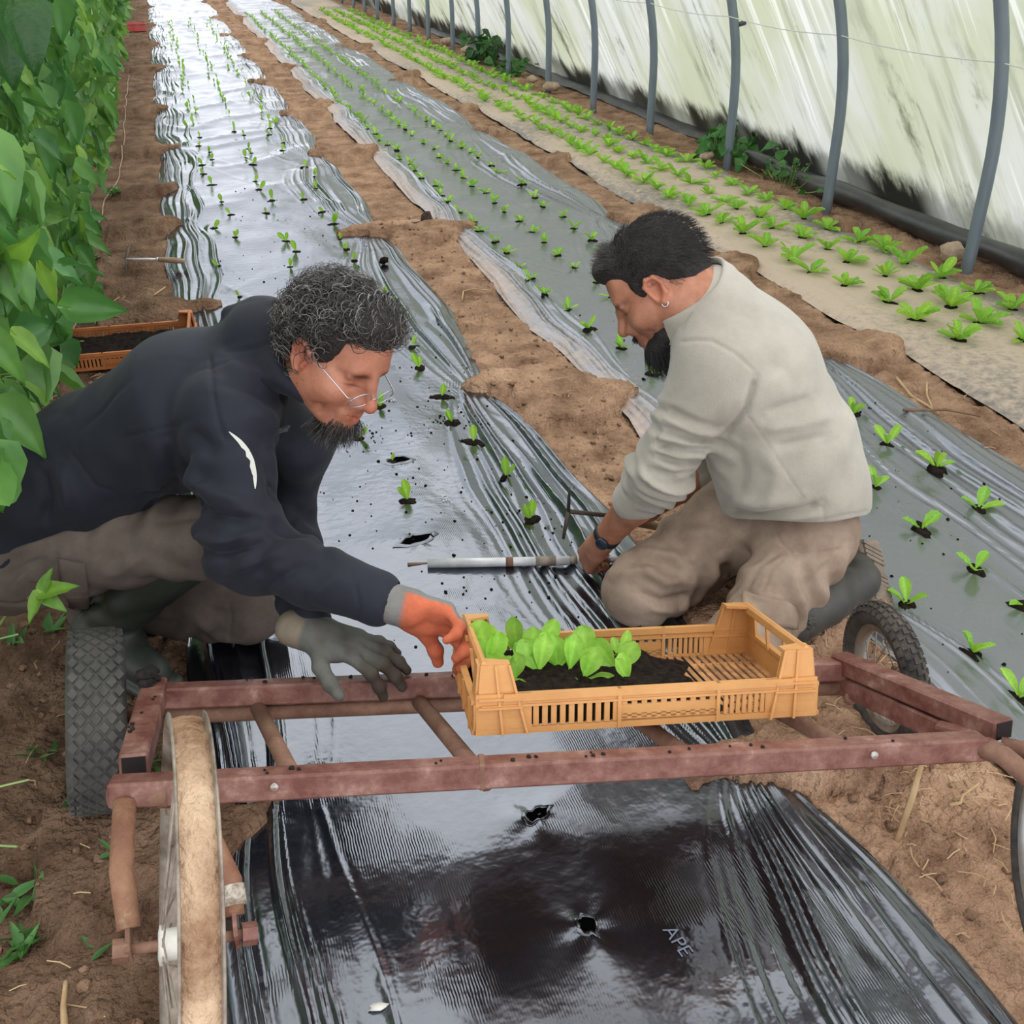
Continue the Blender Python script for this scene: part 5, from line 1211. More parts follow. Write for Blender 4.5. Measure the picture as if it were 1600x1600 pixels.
def paint(w, col): 
    global c
    c = c * (1 - w[:, None]) + np.array(col) * c * w[:, None]
paint(np.exp(-(((x - .10) / .02) ** 2 + (y / .022) ** 2 + ((z + .070) / .009) ** 2)), (.95, .62, .60))          # lips
paint(.7 * np.exp(-(((x - .12) / .018) ** 2 + (y / .02) ** 2 + ((z + .036) / .02) ** 2)), (1.08, .80, .76))     # nose
paint(.6 * np.exp(-(((np.abs(y) - .088) / .02) ** 2 + ((x + .0) / .03) ** 2 + (z / .04) ** 2)), (1.1, .78, .74))
st_w = sstep(-.025, -.06, z) * sstep(-.03, .01, x) * near_face * (.6 + .4 * vnoise(L_ * 160, 3)); paint(.55 * np.clip(st_w, 0, 1), (.62, .60, .62))   # stubble
paint(np.clip(1.3 * np.exp(-(((np.abs(y) - .032) / .019) ** 2 + ((z - .0155 - .004 * np.cos((np.abs(y) - .03) * 60)) / .0062) ** 2)), 0, 1) * (x > .06), (.25, .22, .21)); paint(.85 * np.exp(-(((np.abs(y) - .032) / .016) ** 2 + ((z + .0055) / .0022) ** 2)) * (x > .07), (.28, .2, .18)); paint(.35 * np.exp(-(((np.abs(y) - .028) / .02) ** 2 + ((z + .001) / .012) ** 2)) * (x > .06), (.72, .58, .56))    # brows
m_skin1 = skin_mat('skin_fair_reddish', lin(162, 102, 78), lin(188, 128, 102)); body1 = pm('body', V, F, m_skin1, c)
# jacket
J = Solid()
J.chain([V3(-.46, 2.08, .415), V3(-.27, 2.05, .525), V3(-.05, 1.985, .655), V3(.055, 1.955, .72)], [.128, .126, .138, .098], .06, (lat, 1.32))
J.ell(V3(-.43, 2.09, .37), (.15, .19, .11), None, .05)
J.chain([V3(.04, 1.86, .72), rsho, relb, rcuff], [.085, .080, .068, .049], .035); J.chain([V3(.07, 2.03, .70), lsho, lelb, lcuff], [.085, .076, .062, .046], .035)
J.cone(rcuff - nrm(rcuff - relb) * .022, rcuff, .0505, .0515, .004)
J.chain([V3(.06, 1.93, .64), atY(470, 690, 1.93), atY(468, 760, 1.95)], [.08, .062, .035], .04, (lat, 1.6))
cl0 = g1(-.045, 0, -.055)
for a in np.linspace(0, 2 * math.pi, 31)[:-1]:
    rr = R1 @ V3(math.cos(a) * .062 - .035, math.sin(a) * .072, -.062 + .018 * math.cos(a) * -1); b = O1 + rr; q = nk + .085 * (math.cos(a) * nrm(F1 * .6 + V3(.3, 0, 0)) + math.sin(a) * lat) ; J.cone(q, b, .028, .012, .018)
hd0 = atY(398, 515, 1.93); J.ell(hd0, (.070, .085, .055), frame(nrm(rsho - hd0 + V3(.0, .15, .05)), lat), .03); J.ell(atY(432, 520, 1.90), (.05, .075, .05), None, .03); J.ell(atY(372, 560, 1.93), (.06, .08, .045), None, .04)
J.chain([atY(360, 492, 1.98), atY(400, 484, 1.94), atY(438, 482, 1.90)], [.018, .020, .018], .012); J.fold([atY(352, 540, 1.86), atY(400, 522, 1.82), atY(445, 520, 1.80)], .008, -.006)
J.cone(O1 + R1 @ V3(-.03, 0, -.02), O1 + R1 @ V3(-.03, 0, -.09), .052, .056, .004, None, True); J.ell(O1 + R1 @ V3(.035, 0, -.03), (.074, .066, .078), R1, .006, True)
J.cone(rcuff - nrm(rcuff - relb) * .01, rcuff + nrm(rcuff - relb) * .06, .037, .037, .006, None, True)
V, F = J.mesh(.0052, smooth=1); N = normals(V, F)
H = limb_folds(V, rsho, relb, .10, 3.2, .010, .15, 1.1, 1) + limb_folds(V, relb, rcuff, .085, 3.0, .009, -.1, .62, 2) + limb_folds(V, lsho, lelb, .1, 4, .009, .3, 1.1, 3) + limb_folds(V, lelb, lcuff, .085, 4, .009, -.1, .8, 4)
H += .0045 * fbm(V * [9, 9, 7], 2, 5) - .0045 * np.maximum(0, 1 - 4.5 * np.abs(vnoise(V @ np.array([[.8, .3, -.5], [-.4, .9, .1], [.5, .1, .85]]) * [7, 16, 9], 61))) * np.clip(.4 + vnoise(V * 6, 62), 0, 1) + limb_folds(V, V3(-.46, 2.08, .40), V3(.02, 1.97, .69), .22, 5, .006, .0, .9, 7, 2.5, .1)
V = V + N * H[:, None]
V = crease(V, F, [([(328, 555), (332, 607), (341, 655), (352, 690)], 3, -.0028), ([(190, 684), (240, 672), (285, 662)], 2.5, -.002), ([(110, 705), (150, 760), (200, 775)], 3, -.002),
    ([(288, 668), (330, 700), (350, 690)], 12, -.009), ([(282, 735), (330, 772), (388, 790)], 11, .010), ([(285, 770), (330, 805), (395, 815)], 9, -.010), ([(288, 815), (330, 850), (405, 838)], 11, .010), ([(300, 860), (350, 862), (420, 845)], 8, -.009),
    ([(330, 905), (390, 880), (450, 860)], 10, .007), ([(400, 930), (460, 890), (500, 880)], 9, -.006), ([(470, 950), (520, 905), (550, 905)], 12, .005), ([(340, 590), (400, 610), (440, 640)], 12, -.007), ([(380, 640), (420, 650), (450, 690)], 12, .006),
    ([(345, 560), (390, 585), (440, 600)], 10, .006), ([(60, 720), (75, 780), (70, 830)], 12, -.010), ([(95, 730), (105, 780), (110, 815)], 10, .008), ([(225, 700), (245, 750), (240, 800)], 14, .008), ([(260, 690), (275, 740), (270, 780)], 10, -.008),
    ([(400, 690), (425, 740), (432, 790)], 10, -.008), ([(0, 745), (50, 700), (110, 650)], 14, .004), ([(555, 908), (562, 950), (556, 985)], 2.5, -.0022), ([(350, 548), (395, 545), (435, 528)], 3, -.003)])
jk = pm('jacket', V, F, m_jacket, np.ones((len(V), 3)))
sp = surf(V, F, smooth_path([(358, 674), (376, 692), (390, 716), (397, 742), (398, 764)], 14), .0022); Vr, Fr = ribbon(sp, .0052, -CF); wpart('reflective_piping', Vr, Fr, mat('pale_reflective', lin(206, 208, 196), rough=.35), jk)
tx = bpy.data.curves.new('logo', 'FONT'); tx.body = 'NID'; tx.size = .030; tx.offset = .0006; to = bpy.data.objects.new('logo', tx); COL.objects.link(to)
lm = bpy.data.meshes.new_from_object(to.evaluated_get(bpy.context.evaluated_depsgraph_get())); bpy.data.objects.remove(to); lv = np.zeros(len(lm.vertices) * 3, np.float32); lm.vertices.foreach_get('co', lv); lv = lv.reshape(-1, 3)
pA, pB, pC = surf(V, F, [(445, 673), (455, 657), (440, 664)], .005); ex = nrm(pB - pA); ez = nrm(-CF - ex * (-CF @ ex)); ey = np.cross(ez, ex); lw = pA + lv[:, :1] * ex + lv[:, 1:2] * ey
lm.vertices.foreach_set('co', (lw - np.array(man1.location)).astype(np.float32).ravel()); lm.materials.clear(); lm.materials.append(m_print2); lm.update(); lo = link('logo', lm, jk)
# trousers
T1 = Solid(); T1.ell(V3(-.46, 2.10, .345), (.15, .19, .13), None, .05)
kd = nrm(rkn - rhip)
T1.chain([rhip, rkn - kd * .02], [.108, .080], .05); T1.chain([rkn - kd * .02, rkn * .86 + rank * .14], [.080, .066], .03); T1.chain([lhip, lkn - nrm(lkn - lhip) * .02], [.11, .076], .05); T1.chain([lkn, lank], [.074, .06], .03); T1.ell(lkn + V3(.012, 0, -.004), (.066, .066, .070), None, .03)
V, F = T1.mesh(.0055); N = normals(V, F)
H = limb_folds(V, rhip, rkn, .125, 4.5, .010, .0, 1.05, 11) + limb_folds(V, lhip, lkn, .12, 4.5, .011, .2, 1., 12) + limb_folds(V, rkn, rank, .1, 4, .008, 0, .4, 13) + .004 * fbm(V * 12, 2, 14) - .006 * np.maximum(0, 1 - 4 * np.abs(vnoise(V * [8, 11, 14], 63))) * np.clip(.5 + vnoise(V * 6, 64), 0, 1)
V = V + N * H[:, None]
V = crease(V, F, [([(205, 795), (200, 850), (215, 880)], 2.5, -.002), ([(117, 835), (120, 880), (132, 930), (140, 945)], 2.5, -.0025), ([(95, 880), (98, 930), (110, 960)], 2.5, -.002), ([(0, 870), (60, 850), (120, 830)], 8, .006), ([(0, 910), (40, 885), (80, 870)], 8, -.006),
    ([(358, 940), (362, 970), (358, 1000)], 2.5, -.002), ([(300, 965), (330, 985), (350, 1000)], 7, .006), ([(320, 950), (352, 958), (385, 955)], 7, -.004), ([(150, 900), (190, 890), (230, 860)], 10, .006), ([(40, 950), (100, 975), (160, 965)], 10, .005)],
    [([(50, 905), (95, 880), (130, 885), (138, 940), (110, 962), (98, 935)], .006, 6)])
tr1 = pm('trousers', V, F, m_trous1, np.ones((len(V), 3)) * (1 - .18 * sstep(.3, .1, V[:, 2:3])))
patch('pocket_flap', V, F, [(92, 872), (134, 880), (140, 950), (102, 948)], 8, 14, .005, .003, m_trous1, tr1)
# boots
def boot(name, knee, ank, toe_dir, m, par, top=.74, r_top=.068, ground=True):
    B = Solid(); sh = knee + (ank - knee) * (1 - top); td = nrm(toe_dir); up = nrm(knee - ank)
    B.chain([sh, sh * .4 + ank * .6, ank], [r_top, .058, .049], .03); B.chain([ank - td * .045 - V3(0, 0, .028), ank + td * .06 - V3(0, 0, .035), ank + td * .165 - V3(0, 0, .052)], [.047, .050, .040], .035); B.cone(sh + up * .004, sh + up * .012, r_top * .99, r_top * .99, .003)
    B.cone(sh - up * .02, sh + up * .1, r_top * .90, r_top * .90, .003, None, True); B.box(ank + td * .055 - V3(0, 0, .088), (.155, .05, .013), frame(td, np.cross((0, 0, 1), td)), .012, .008)
    V, F = B.mesh(.0045); N = normals(V, F); V = V + N * (limb_folds(V, sh, ank, .1, 3.5, .005, .45, 1.1, 21) + .0012 * fbm(V * 14, 2, 3))[:, None]
    return wpart(name, V, F, m, par)
boot('boot', rkn + V3(.005, 0, .0), rank, V3(.13, -.17, 0), m_boot1, man1, .88, .074); boot('boot', lkn - V3(.12, -.03, -.0), lank, V3(-.12, .1, -.4), m_boot1, man1, .5)
# gloves
def glove(name, S_, wr, d, cuffR, m, colf, par, cuff_len=.026, back=None):
    S_.chain([wr - d * cuff_len, wr - d * .012, wr + d * .01], [cuffR * 1.06, cuffR * .98, cuffR], .008)
    V, F = S_.mesh(.0021, smooth=2); N = normals(V, F); V = V + N * (.0008 * fbm(V * 60, 2, 4))[:, None]; return wpart(name, V, F, m, par, True, colf(V, normals(V, F)))
G1 = Solid()
rim_c = crl((.016, .27, CH - .006))
tips = hand(G1, wr1, d1, n1, np.cross(d1, -n1), 1.06, [(30, 50, 30), (34, 50, 30), (38, 52, 32), (44, 54, 34)], .08, [(.85, .50, -.12), (.66, .72, -.30), (.42, .85, -.30)], .010, 1.16)
def col1(V, N):
    pal = (N @ -n1) * .9 + ((V - wr1) @ -n1) * 9 + .12; w = sstep(-.05, .12, pal) * sstep(.004, .020, (V - wr1) @ d1 + .012 * ((V - wr1) @ np.cross(d1, n1)) * 10); kn = np.array(lin(128, 128, 124)[:3]); og = np.array(lin(206, 112, 80)[:3]); dirt = np.clip(.5 + vnoise(V * 55, 8), 0, 1) * sstep(.085, .15, (V - wr1) @ d1)
    c = kn * (1 - w[:, None]) + og * w[:, None]; return c * (1 - .6 * dirt[:, None])
glove('glove', G1, wr1, d1, .033, m_glove_g, col1, man1)['label'] = 'grey knit glove with an orange coated palm'
G2 = Solid()
hand(G2, wr2, d2, n2, np.cross(-n2, d2), 1.06, [(22, 24, 16), (12, 22, 16), (8, 18, 14), (6, 16, 12)], .14, [(.45, .80, -.25), (.75, .50, -.40), (.8, .35, -.45)], .010, 1.14)
def col2(V, N):
    g = np.array(lin(104, 104, 98)[:3]); t = np.array(lin(70, 60, 52)[:3]); w = np.clip(sstep(.10, .17, (V - wr2) @ d2) * .7 + .5 * np.clip(vnoise(V * 45, 5), 0, 1), 0, 1)[:, None]; cu = sstep(.0, -.012, (V - wr2) @ d2)[:, None]
    return (g * (1 - w) + t * w) * (1 - cu) + np.array(lin(134, 122, 106)[:3]) * cu
glove('glove', G2, wr2, d2, .031, m_glove_g, col2, man1)['label'] = 'soil-stained grey rubber glove'
# hair: a curly dark mass with grey strands
def scalp1(x, y, z):
    if x > .0: return z > .052 + (x * .42) - (.045 if abs(y) > .062 and x < .035 else 0)
    return z > -.05 and not (abs(y) > .066 and -.03 < x and z < .03)
Hs = Solid(); Hs.ell(g1(-.014, 0, .056), (.092, .080, .082), R1, .02); Hs.ell(g1(.055, 0, .098), (.052, .068, .042), R1, .03); Hs.ell(g1(-.060, 0, .0), (.050, .072, .060), R1, .03)
for s in (-1, 1): Hs.ell(g1(.008, s * .066, .05), (.045, .022, .045), R1, .02)
Hs.ell(g1(.085, 0, -.0), (.06, .062, .062), R1, .015, True)
for s in (-1, 1): Hs.ell(g1(.0, s * .088, -.005), (.027, .03, .036), R1, .01, True)
V, F = Hs.mesh(.004); N = normals(V, F); L_ = (V - O1) @ R1; V = V + N * (.006 * np.abs(fbm(L_ * 45, 2, 6)))[:, None]
hr = pm('hair', V, F, m_scalp)
rh = np.random.default_rng(31)
cols1 = [(.022, .017, .015)] * 4 + [(.05, .042, .038)] * 4 + [(.13, .115, .105)] * 3 + [(.30, .285, .27)] * 2
V, F, C = strands(O1, R1, 1., rh, 2300, scalp1, .026, .95, .0115, cols1, gravity=(0, 0, -.004), thick=.0009, m=12, ell_r=(.098, .086, .094))
V2, F2, C2 = strands(O1, R1, 1., rh, 900, lambda x, y, z: x > .03 and z > .085 and abs(y) < .062, .040, 1.1, .012, cols1, sweep=lambda x, y, z: (.55, 0, -.1), thick=.0009, m=12, ell_r=(.100, .086, .096))
o = wpart('curls', np.concatenate([V, V2]), np.concatenate([F, F2 + len(V)]), m_hair, hr, True, np.concatenate([C, C2])); o['kind'] = 'stuff'
cb = [(.016, .013, .012)] * 4 + [(.05, .045, .04)] * 2 + [(.14, .13, .12)]
V, F, C = strands(O1, R1, 1., rh, 900, lambda x, y, z: z < -.082 and x > .042 and abs(y) < .034, .034, .5, .004, cb, sweep=lambda x, y, z: (.15, y * 6, -.9), thick=.0006, m=7, ell_c=(.060, 0, -.075), ell_r=(.042, .040, .046))
o = pm('beard', V, F, m_hair, C); o['kind'] = 'stuff'; o['label'] = 'dark goatee'
# glasses
lc = [g1(.118, s * .033, -.020) for s in (-1, 1)]; gm = MB(); A = np.linspace(0, 2 * math.pi, 31)[:-1]; gu = nrm(R1 @ V3(.30, 0, .95)); gl = R1[:, 1]; gf = np.cross(gl, gu)
rings = []
for s, cc in zip((-1, 1), lc):
    bend = R1[:, 0]; P = [cc + gl * 0.0255 * math.cos(a) + gu * .0185 * math.sin(a) * (1 + .08 * math.sin(a)) - bend * .10 * (s * .0255 * math.cos(a)) for a in A]; rings.append(P); gm.tube(P, .0011, 6, closed=True)
gm.tube([rings[0][0], g1(.126, 0, -.012), rings[1][15]], .0012, 6)
for s, P in zip((-1, 1), rings): k = 13 if s < 0 else 2; gm.tube([P[k], P[k] + gl * s * .010 - R1[:, 0] * .006, g1(.045, s * .079, .008), g1(-.004, s * .084, .026)], .0012, 6)
V, F = gm.arr(); gw = pm('glasses', V, F, m_metal); gw['label'] = 'thin silver wire glasses'
for P in rings: V = np.array([np.mean(P, 0)] + P); wpart('lens', V, [(0, 1 + i, 1 + (i + 1) % len(P)) for i in range(len(P))], m_lens, gw)

def collar(name, base, top, fwd, r0, r1, h, m, par, n=48):
    ax = nrm(top - base); f = nrm(fwd - ax * (fwd @ ax)); l = np.cross(ax, f); V = []; prof = [(r0 + .006, -.012), (r0 + .004, h * .35), (r1 + .006, h * .8), (r1 + .0035, h), (r1 - .002, h * 1.0), (r1 - .005, h * .8), (r0 - .006, h * .2), (r0 - .01, -.012)]
    for i in range(n):
        a = i * 2 * math.pi / n; fr = math.cos(a); dip = -.30 * h * max(0, fr) ** 3
        for r, z in prof: V.append(base + ax * (z + (dip if z > 0 else 0)) + (f * fr * 1.04 + l * math.sin(a)) * (r + .0025 * math.sin(a * 5 + z * 60)))
    k = len(prof); i = np.arange(n * k).reshape(n, k); j = np.roll(i, -1, 0); F = np.stack([i[:, :-1], j[:, :-1], j[:, 1:], i[:, 1:]], -1).reshape(-1, 4)
    return wpart(name, np.array(V), F, m, par, True, np.ones((n * k, 3)))
collar('collar', nk + V3(-.012, 0, -.01), g1(-.030, 0, -.05), F1, .088, .078, .058, m_jacket, jk)
# ------------------------------------------------------------------ the kneeling man in the fleece
man2 = thing('person', 'kneeling person in a grey-green fleece and khaki trousers, dark beard, holding the steel tube', 'person', (1.2, 1.8, 0))
pm2 = lambda name, V, F, m, col=None, par=man2: wpart(name, V, F, m, par, True, col)
lsh, rsh = V3(1.05, 1.87, .675), V3(1.12, 2.19, .635); lat2 = nrm(lsh - rsh)
lel = V3(.957, 1.9, .385); lwr = V3(.868, 2.035, .125); rel = atY(1128, 722, 2.14); rwr = atY(1005, 800, 2.18)
lhp, rhp, lkn2, rkn2 = V3(1.30, 1.77, .235), V3(1.27, 1.95, .235), V3(1.055, 1.615, .075), atY(1003, 920, 1.89)
lan2, ran2 = V3(1.425, 1.735, .10), V3(1.40, 2.02, .08)
nk2 = V3(1.045, 2.0, .765)
F2_ = cam_vec(-.75, .45, .40); U2 = cam_vec(-.24, -.9, -.22); U2 = nrm(U2 - F2_ * (U2 @ F2_)); R2h = np.array([F2_, np.cross(U2, F2_), U2]).T
O2 = atY(1024, 455, 1.97) - R2h @ V3(0, .08 * 1.05, 0)
B2 = Solid(); g2 = head(B2, O2, R2h, 1.05, .006)
B2.cone(g2(-.03, 0, -.045), nk2, .062, .068, .03); B2.cone(nk2, V3(1.13, 1.97, .60), .07, .11, .04, (lat2, 1.3)); B2.cone(V3(1.13, 1.97, .60), V3(1.30, 1.84, .24), .11, .11, .05, (lat2, 1.25))
B2.chain([nk2 * .3 + lsh * .7, lsh, lel, lel * .6 + lwr * .4, lwr], [.06, .058, .046, .044, .030], .03); B2.chain([nk2 * .3 + rsh * .7, rsh, rel, rel * .6 + rwr * .4, rwr], [.06, .058, .045, .042, .029], .03)
for a, b, c_ in ((lhp, lkn2, lan2), (rhp, rkn2, ran2)): B2.chain([a, b, c_], [.08, .05, .038], .03)
tube_pt = gnd(924, 877, .034); dl = nrm(tube_pt - lwr + V3(-.02, -.01, .012)); nl = nrm(V3(-.1, -.55, .8)); nl = nrm(nl - dl * (nl @ dl)); hand(B2, lwr + dl * .01, dl, nl, np.cross(-nl, dl), 1.02, [(52, 80, 50), (60, 85, 55), (66, 88, 58), (70, 90, 60)], .05, [(.85, .35, -.5), (.75, -.1, -.7), (.5, -.35, -.8)], .009)
hoe_pt = atY(958, 807, 2.162); dr = nrm(hoe_pt - rwr + V3(-.015, 0, .01)); nr = cam_vec(.0, -.8, .5); nr = nrm(nr - dr * (nr @ dr)); hand(B2, rwr + dr * .005, dr, nr, np.cross(dr, -nr), 1.0, [(60, 80, 50)] * 4, .05, [(.9, .45, .1), (.98, .1, .1), (1, .0, .1)], .009)
V, F = B2.mesh(.0026, smooth=1); L_ = (V - O2) @ R2h / 1.05; x, y, z = L_.T; c = np.ones((len(V), 3)); near_face = np.linalg.norm(L_ - (.04, 0, -.02), axis=1) < .16
N = normals(V, F); V = V + N * (-.0011 * np.clip(np.sin(z * 420 + x * 190) , 0, 1) * np.exp(-(((x - .068) / .016) ** 2 + ((np.abs(y) - .052) / .016) ** 2 + ((z + .012) / .022) ** 2)))[:, None]
paint(.55 * np.exp(-(((np.abs(y) - .088) / .02) ** 2 + (x / .03) ** 2 + (z / .04) ** 2)), (1.12, .78, .74)); paint(np.exp(-(((x - .10) / .02) ** 2 + (y / .022) ** 2 + ((z + .070) / .009) ** 2)), (.9, .58, .56))
paint(np.clip(.75 * sstep(-.030, -.065, z) * sstep(-.02, .03, x) * near_face * (.75 + .4 * vnoise(L_ * 150, 3)), 0, 1), (.40, .38, .38)); paint(np.clip(1.3 * np.exp(-(((np.abs(y) - .033) / .020) ** 2 + ((z - .0165) / .0065) ** 2)), 0, 1) * (x > .06), (.22, .2, .2)); paint(.85 * np.exp(-(((np.abs(y) - .033) / .016) ** 2 + ((z + .0055) / .0024) ** 2)) * (x > .07), (.25, .18, .16)); paint(.35 * np.exp(-(((np.abs(y) - .028) / .02) ** 2 + ((z + .001) / .012) ** 2)) * (x > .06), (.72, .58, .56))
paint(.5 * sstep(.10, .03, V[:, 2]) * (V[:, 0] < 1.0), (.62, .58, .56))
m_skin2 = skin_mat('skin_tanned', lin(164, 108, 82), lin(188, 132, 104)); pm2('body', V, F, m_skin2, c)
# fleece
S2 = Solid()
S2.chain([V3(1.285, 1.84, .235), V3(1.25, 1.87, .42), V3(1.155, 1.93, .605), V3(1.09, 1.985, .725)], [.162, .158, .154, .108], .06, (lat2, 1.18))
lcf = lel * .62 + lwr * .38; rcf = rel * .75 + rwr * .25
S2.chain([V3(1.08, 1.93, .70), lsh, lel, lcf], [.09, .083, .068, .055], .035); S2.chain([V3(1.11, 2.06, .68), rsh, rel, rcf], [.09, .08, .062, .052], .035)
S2.cone(lcf - nrm(lwr - lel) * .02, lcf, .0575, .0580, .004); S2.cone(V3(1.285, 1.838, .33), V3(1.292, 1.835, .22), .162, .164, .01, (lat2, 1.16))
S2.cone(g2(-.035, 0, -.02), g2(-.035, 0, -.115), .071, .066, .004, None, True); S2.ell(g2(.045, 0, -.03), (.080, .068, .078), R2h, .006, True)
S2.cone(lcf - nrm(lwr - lel) * .008, lcf + nrm(lwr - lel) * .05, .043, .043, .006, None, True); hA, hB, hC = atY(1128, 838, 1.80), atY(1235, 833, 1.705), atY(1352, 822, 1.80); hn = nrm(np.cross(hC - hA, (hA + hC) / 2 - hB)); hn = hn if hn[2] > 0 else -hn; hn = nrm(hn * V3(.7, .7, 1)); S2.box((hA + hC) / 2 * .6 + hB * .4 - hn * .25 + V3(.02, .1, 0), (.5, .5, .25), np.array([np.cross(nrm(np.cross(hn, hC - hA)), hn), nrm(np.cross(hn, hC - hA)), hn]).T, .004, .008, True)
V, F = S2.mesh(.0052, smooth=1); N = normals(V, F)
H = limb_folds(V, lsh, lel, .1, 5.5, .009, .45, 1.1, 31, .8) + limb_folds(V, lel, lcf, .09, 3.2, .011, -.25, .75, 32, .6) + limb_folds(V, rsh, rel, .1, 4, .008, .3, 1.1, 33) + .005 * fbm(V * [7, 7, 6], 2, 9)
H += limb_folds(V, V3(1.29, 1.84, .2), V3(1.12, 1.95, .64), .24, 5, .006, .05, .7, 37, 2.5, .1)
V = V + N * H[:, None]
V = crease(V, F, [([(1061, 534), (1086, 531), (1112, 532), (1150, 553), (1180, 581)], 2.6, -.0030), ([(1160, 642), (1176, 660), (1206, 703), (1236, 750), (1256, 778)], 1.7, -.0015),
    ([(1128, 796), (1178, 808), (1248, 800), (1284, 788)], 7, -.012), ([(1135, 778), (1185, 788), (1250, 778)], 10, .009), ([(1284, 785), (1288, 812)], 2.4, -.002), ([(1130, 815), (1200, 822), (1290, 812), (1360, 798)], 2.4, -.0025),
    ([(1195, 648), (1235, 634), (1275, 622)], 8, -.007), ([(1190, 672), (1245, 664), (1305, 650)], 9, .006), ([(1205, 700), (1260, 690), (1310, 680)], 8, -.006), ([(1150, 690), (1160, 740), (1150, 780)], 10, -.006),
    ([(1037, 637), (1090, 662), (1127, 672)], 6, -.008), ([(1026, 668), (1080, 684), (1127, 688)], 6, -.009), ([(1023, 692), (1070, 704), (1112, 702)], 5, -.009), ([(1021, 712), (1060, 722), (1103, 720)], 5, -.009), ([(1014, 734), (1050, 744), (1094, 738)], 5, -.007), ([(1032, 652), (1085, 674), (1127, 681)], 6, .007), ([(1024, 681), (1075, 694), (1118, 696)], 5, .007), ([(1022, 703), (1065, 713), (1108, 712)], 5, .007),
    ([(1005, 752), (1035, 772), (1065, 781)], 2.4, -.0022), ([(1180, 590), (1165, 640), (1127, 690)], 5, -.010), ([(1098, 440), (1080, 480), (1062, 520)], 3, -.003), ([(1200, 800), (1215, 740), (1195, 700)], 12, .005), ([(1320, 690), (1335, 740), (1345, 790)], 14, .004), ([(1190, 560), (1230, 580), (1250, 620)], 14, -.004)])
fl_ = pm2('fleece', V, F, m_fleece, np.ones((len(V), 3)))
collar('collar', nk2 + V3(.012, 0, -.018), g2(-.040, 0, -.04), F2_, .108, .094, .050, m_fleece, fl_)
# trousers
T2 = Solid(); T2.ell(V3(1.285, 1.85, .24), (.145, .172, .125), None, .05)
T2.chain([lhp, lkn2], [.105, .082], .04); T2.chain([lkn2, lkn2 * .84 + lan2 * .16], [.085, .078], .03); T2.ell(lkn2 + V3(-.015, -.01, .0), (.078, .075, .076), None, .03)
T2.chain([rhp, rkn2], [.12, .088], .05); T2.chain([rkn2, ran2], [.085, .06], .03); T2.ell(rkn2 + V3(-.012, 0, -.005), (.08, .078, .078), None, .03)
V, F = T2.mesh(.0055); N = normals(V, F)
H = limb_folds(V, lhp, lkn2, .14, 4, .011, .15, 1.05, 41, 1.6) + limb_folds(V, rhp, rkn2, .13, 4, .012, .3, 1.1, 42, 1.6) + limb_folds(V, lkn2, lan2, .1, 5, .008, .0, .5, 43) + .0045 * fbm(V * 12, 2, 44) - .006 * np.maximum(0, 1 - 4 * np.abs(vnoise(V * [8, 11, 14], 65))) * np.clip(.5 + vnoise(V * 6, 66), 0, 1)
V = V + N * H[:, None]
V = crease(V, F, [([(1211, 830), (1222, 850), (1240, 866)], 2.4, -.0028), ([(1240, 866), (1290, 862), (1325, 858)], 2.4, -.002), ([(1226, 870), (1205, 890), (1190, 930)], 2.4, -.002), ([(1330, 835), (1300, 880), (1250, 920)], 8, -.004), ([(1120, 870), (1145, 905), (1120, 960)], 9, -.009), ([(1000, 885), (1040, 910), (1080, 905)], 8, .008), ([(990, 920), (1030, 940), (1085, 930)], 7, -.008), ([(1010, 950), (1050, 955), (1080, 945)], 6, .006),
    ([(1060, 840), (1075, 880), (1100, 900)], 9, -.006), ([(1150, 1000), (1190, 1010), (1230, 1000)], 6, -.008), ([(1150, 1018), (1195, 1024), (1230, 1012)], 5, .007), ([(1130, 900), (1138, 905), (1150, 912)], 3, .004)])
tr2 = pm2('trousers', V, F, m_trous2, np.ones((len(V), 3)) * (1 - .10 * np.clip(vnoise(V * 9, 3), 0, 1)[:, None]))
patch('cargo_pocket', V, F, [(1168, 944), (1236, 966), (1230, 1022), (1168, 1014)], 16, 12, .004, .004, m_trous2, tr2)
patch('pocket_flap', V, F, [(1162, 926), (1242, 948), (1238, 984), (1160, 954)], 16, 7, .011, .004, m_trous2, tr2, 8)
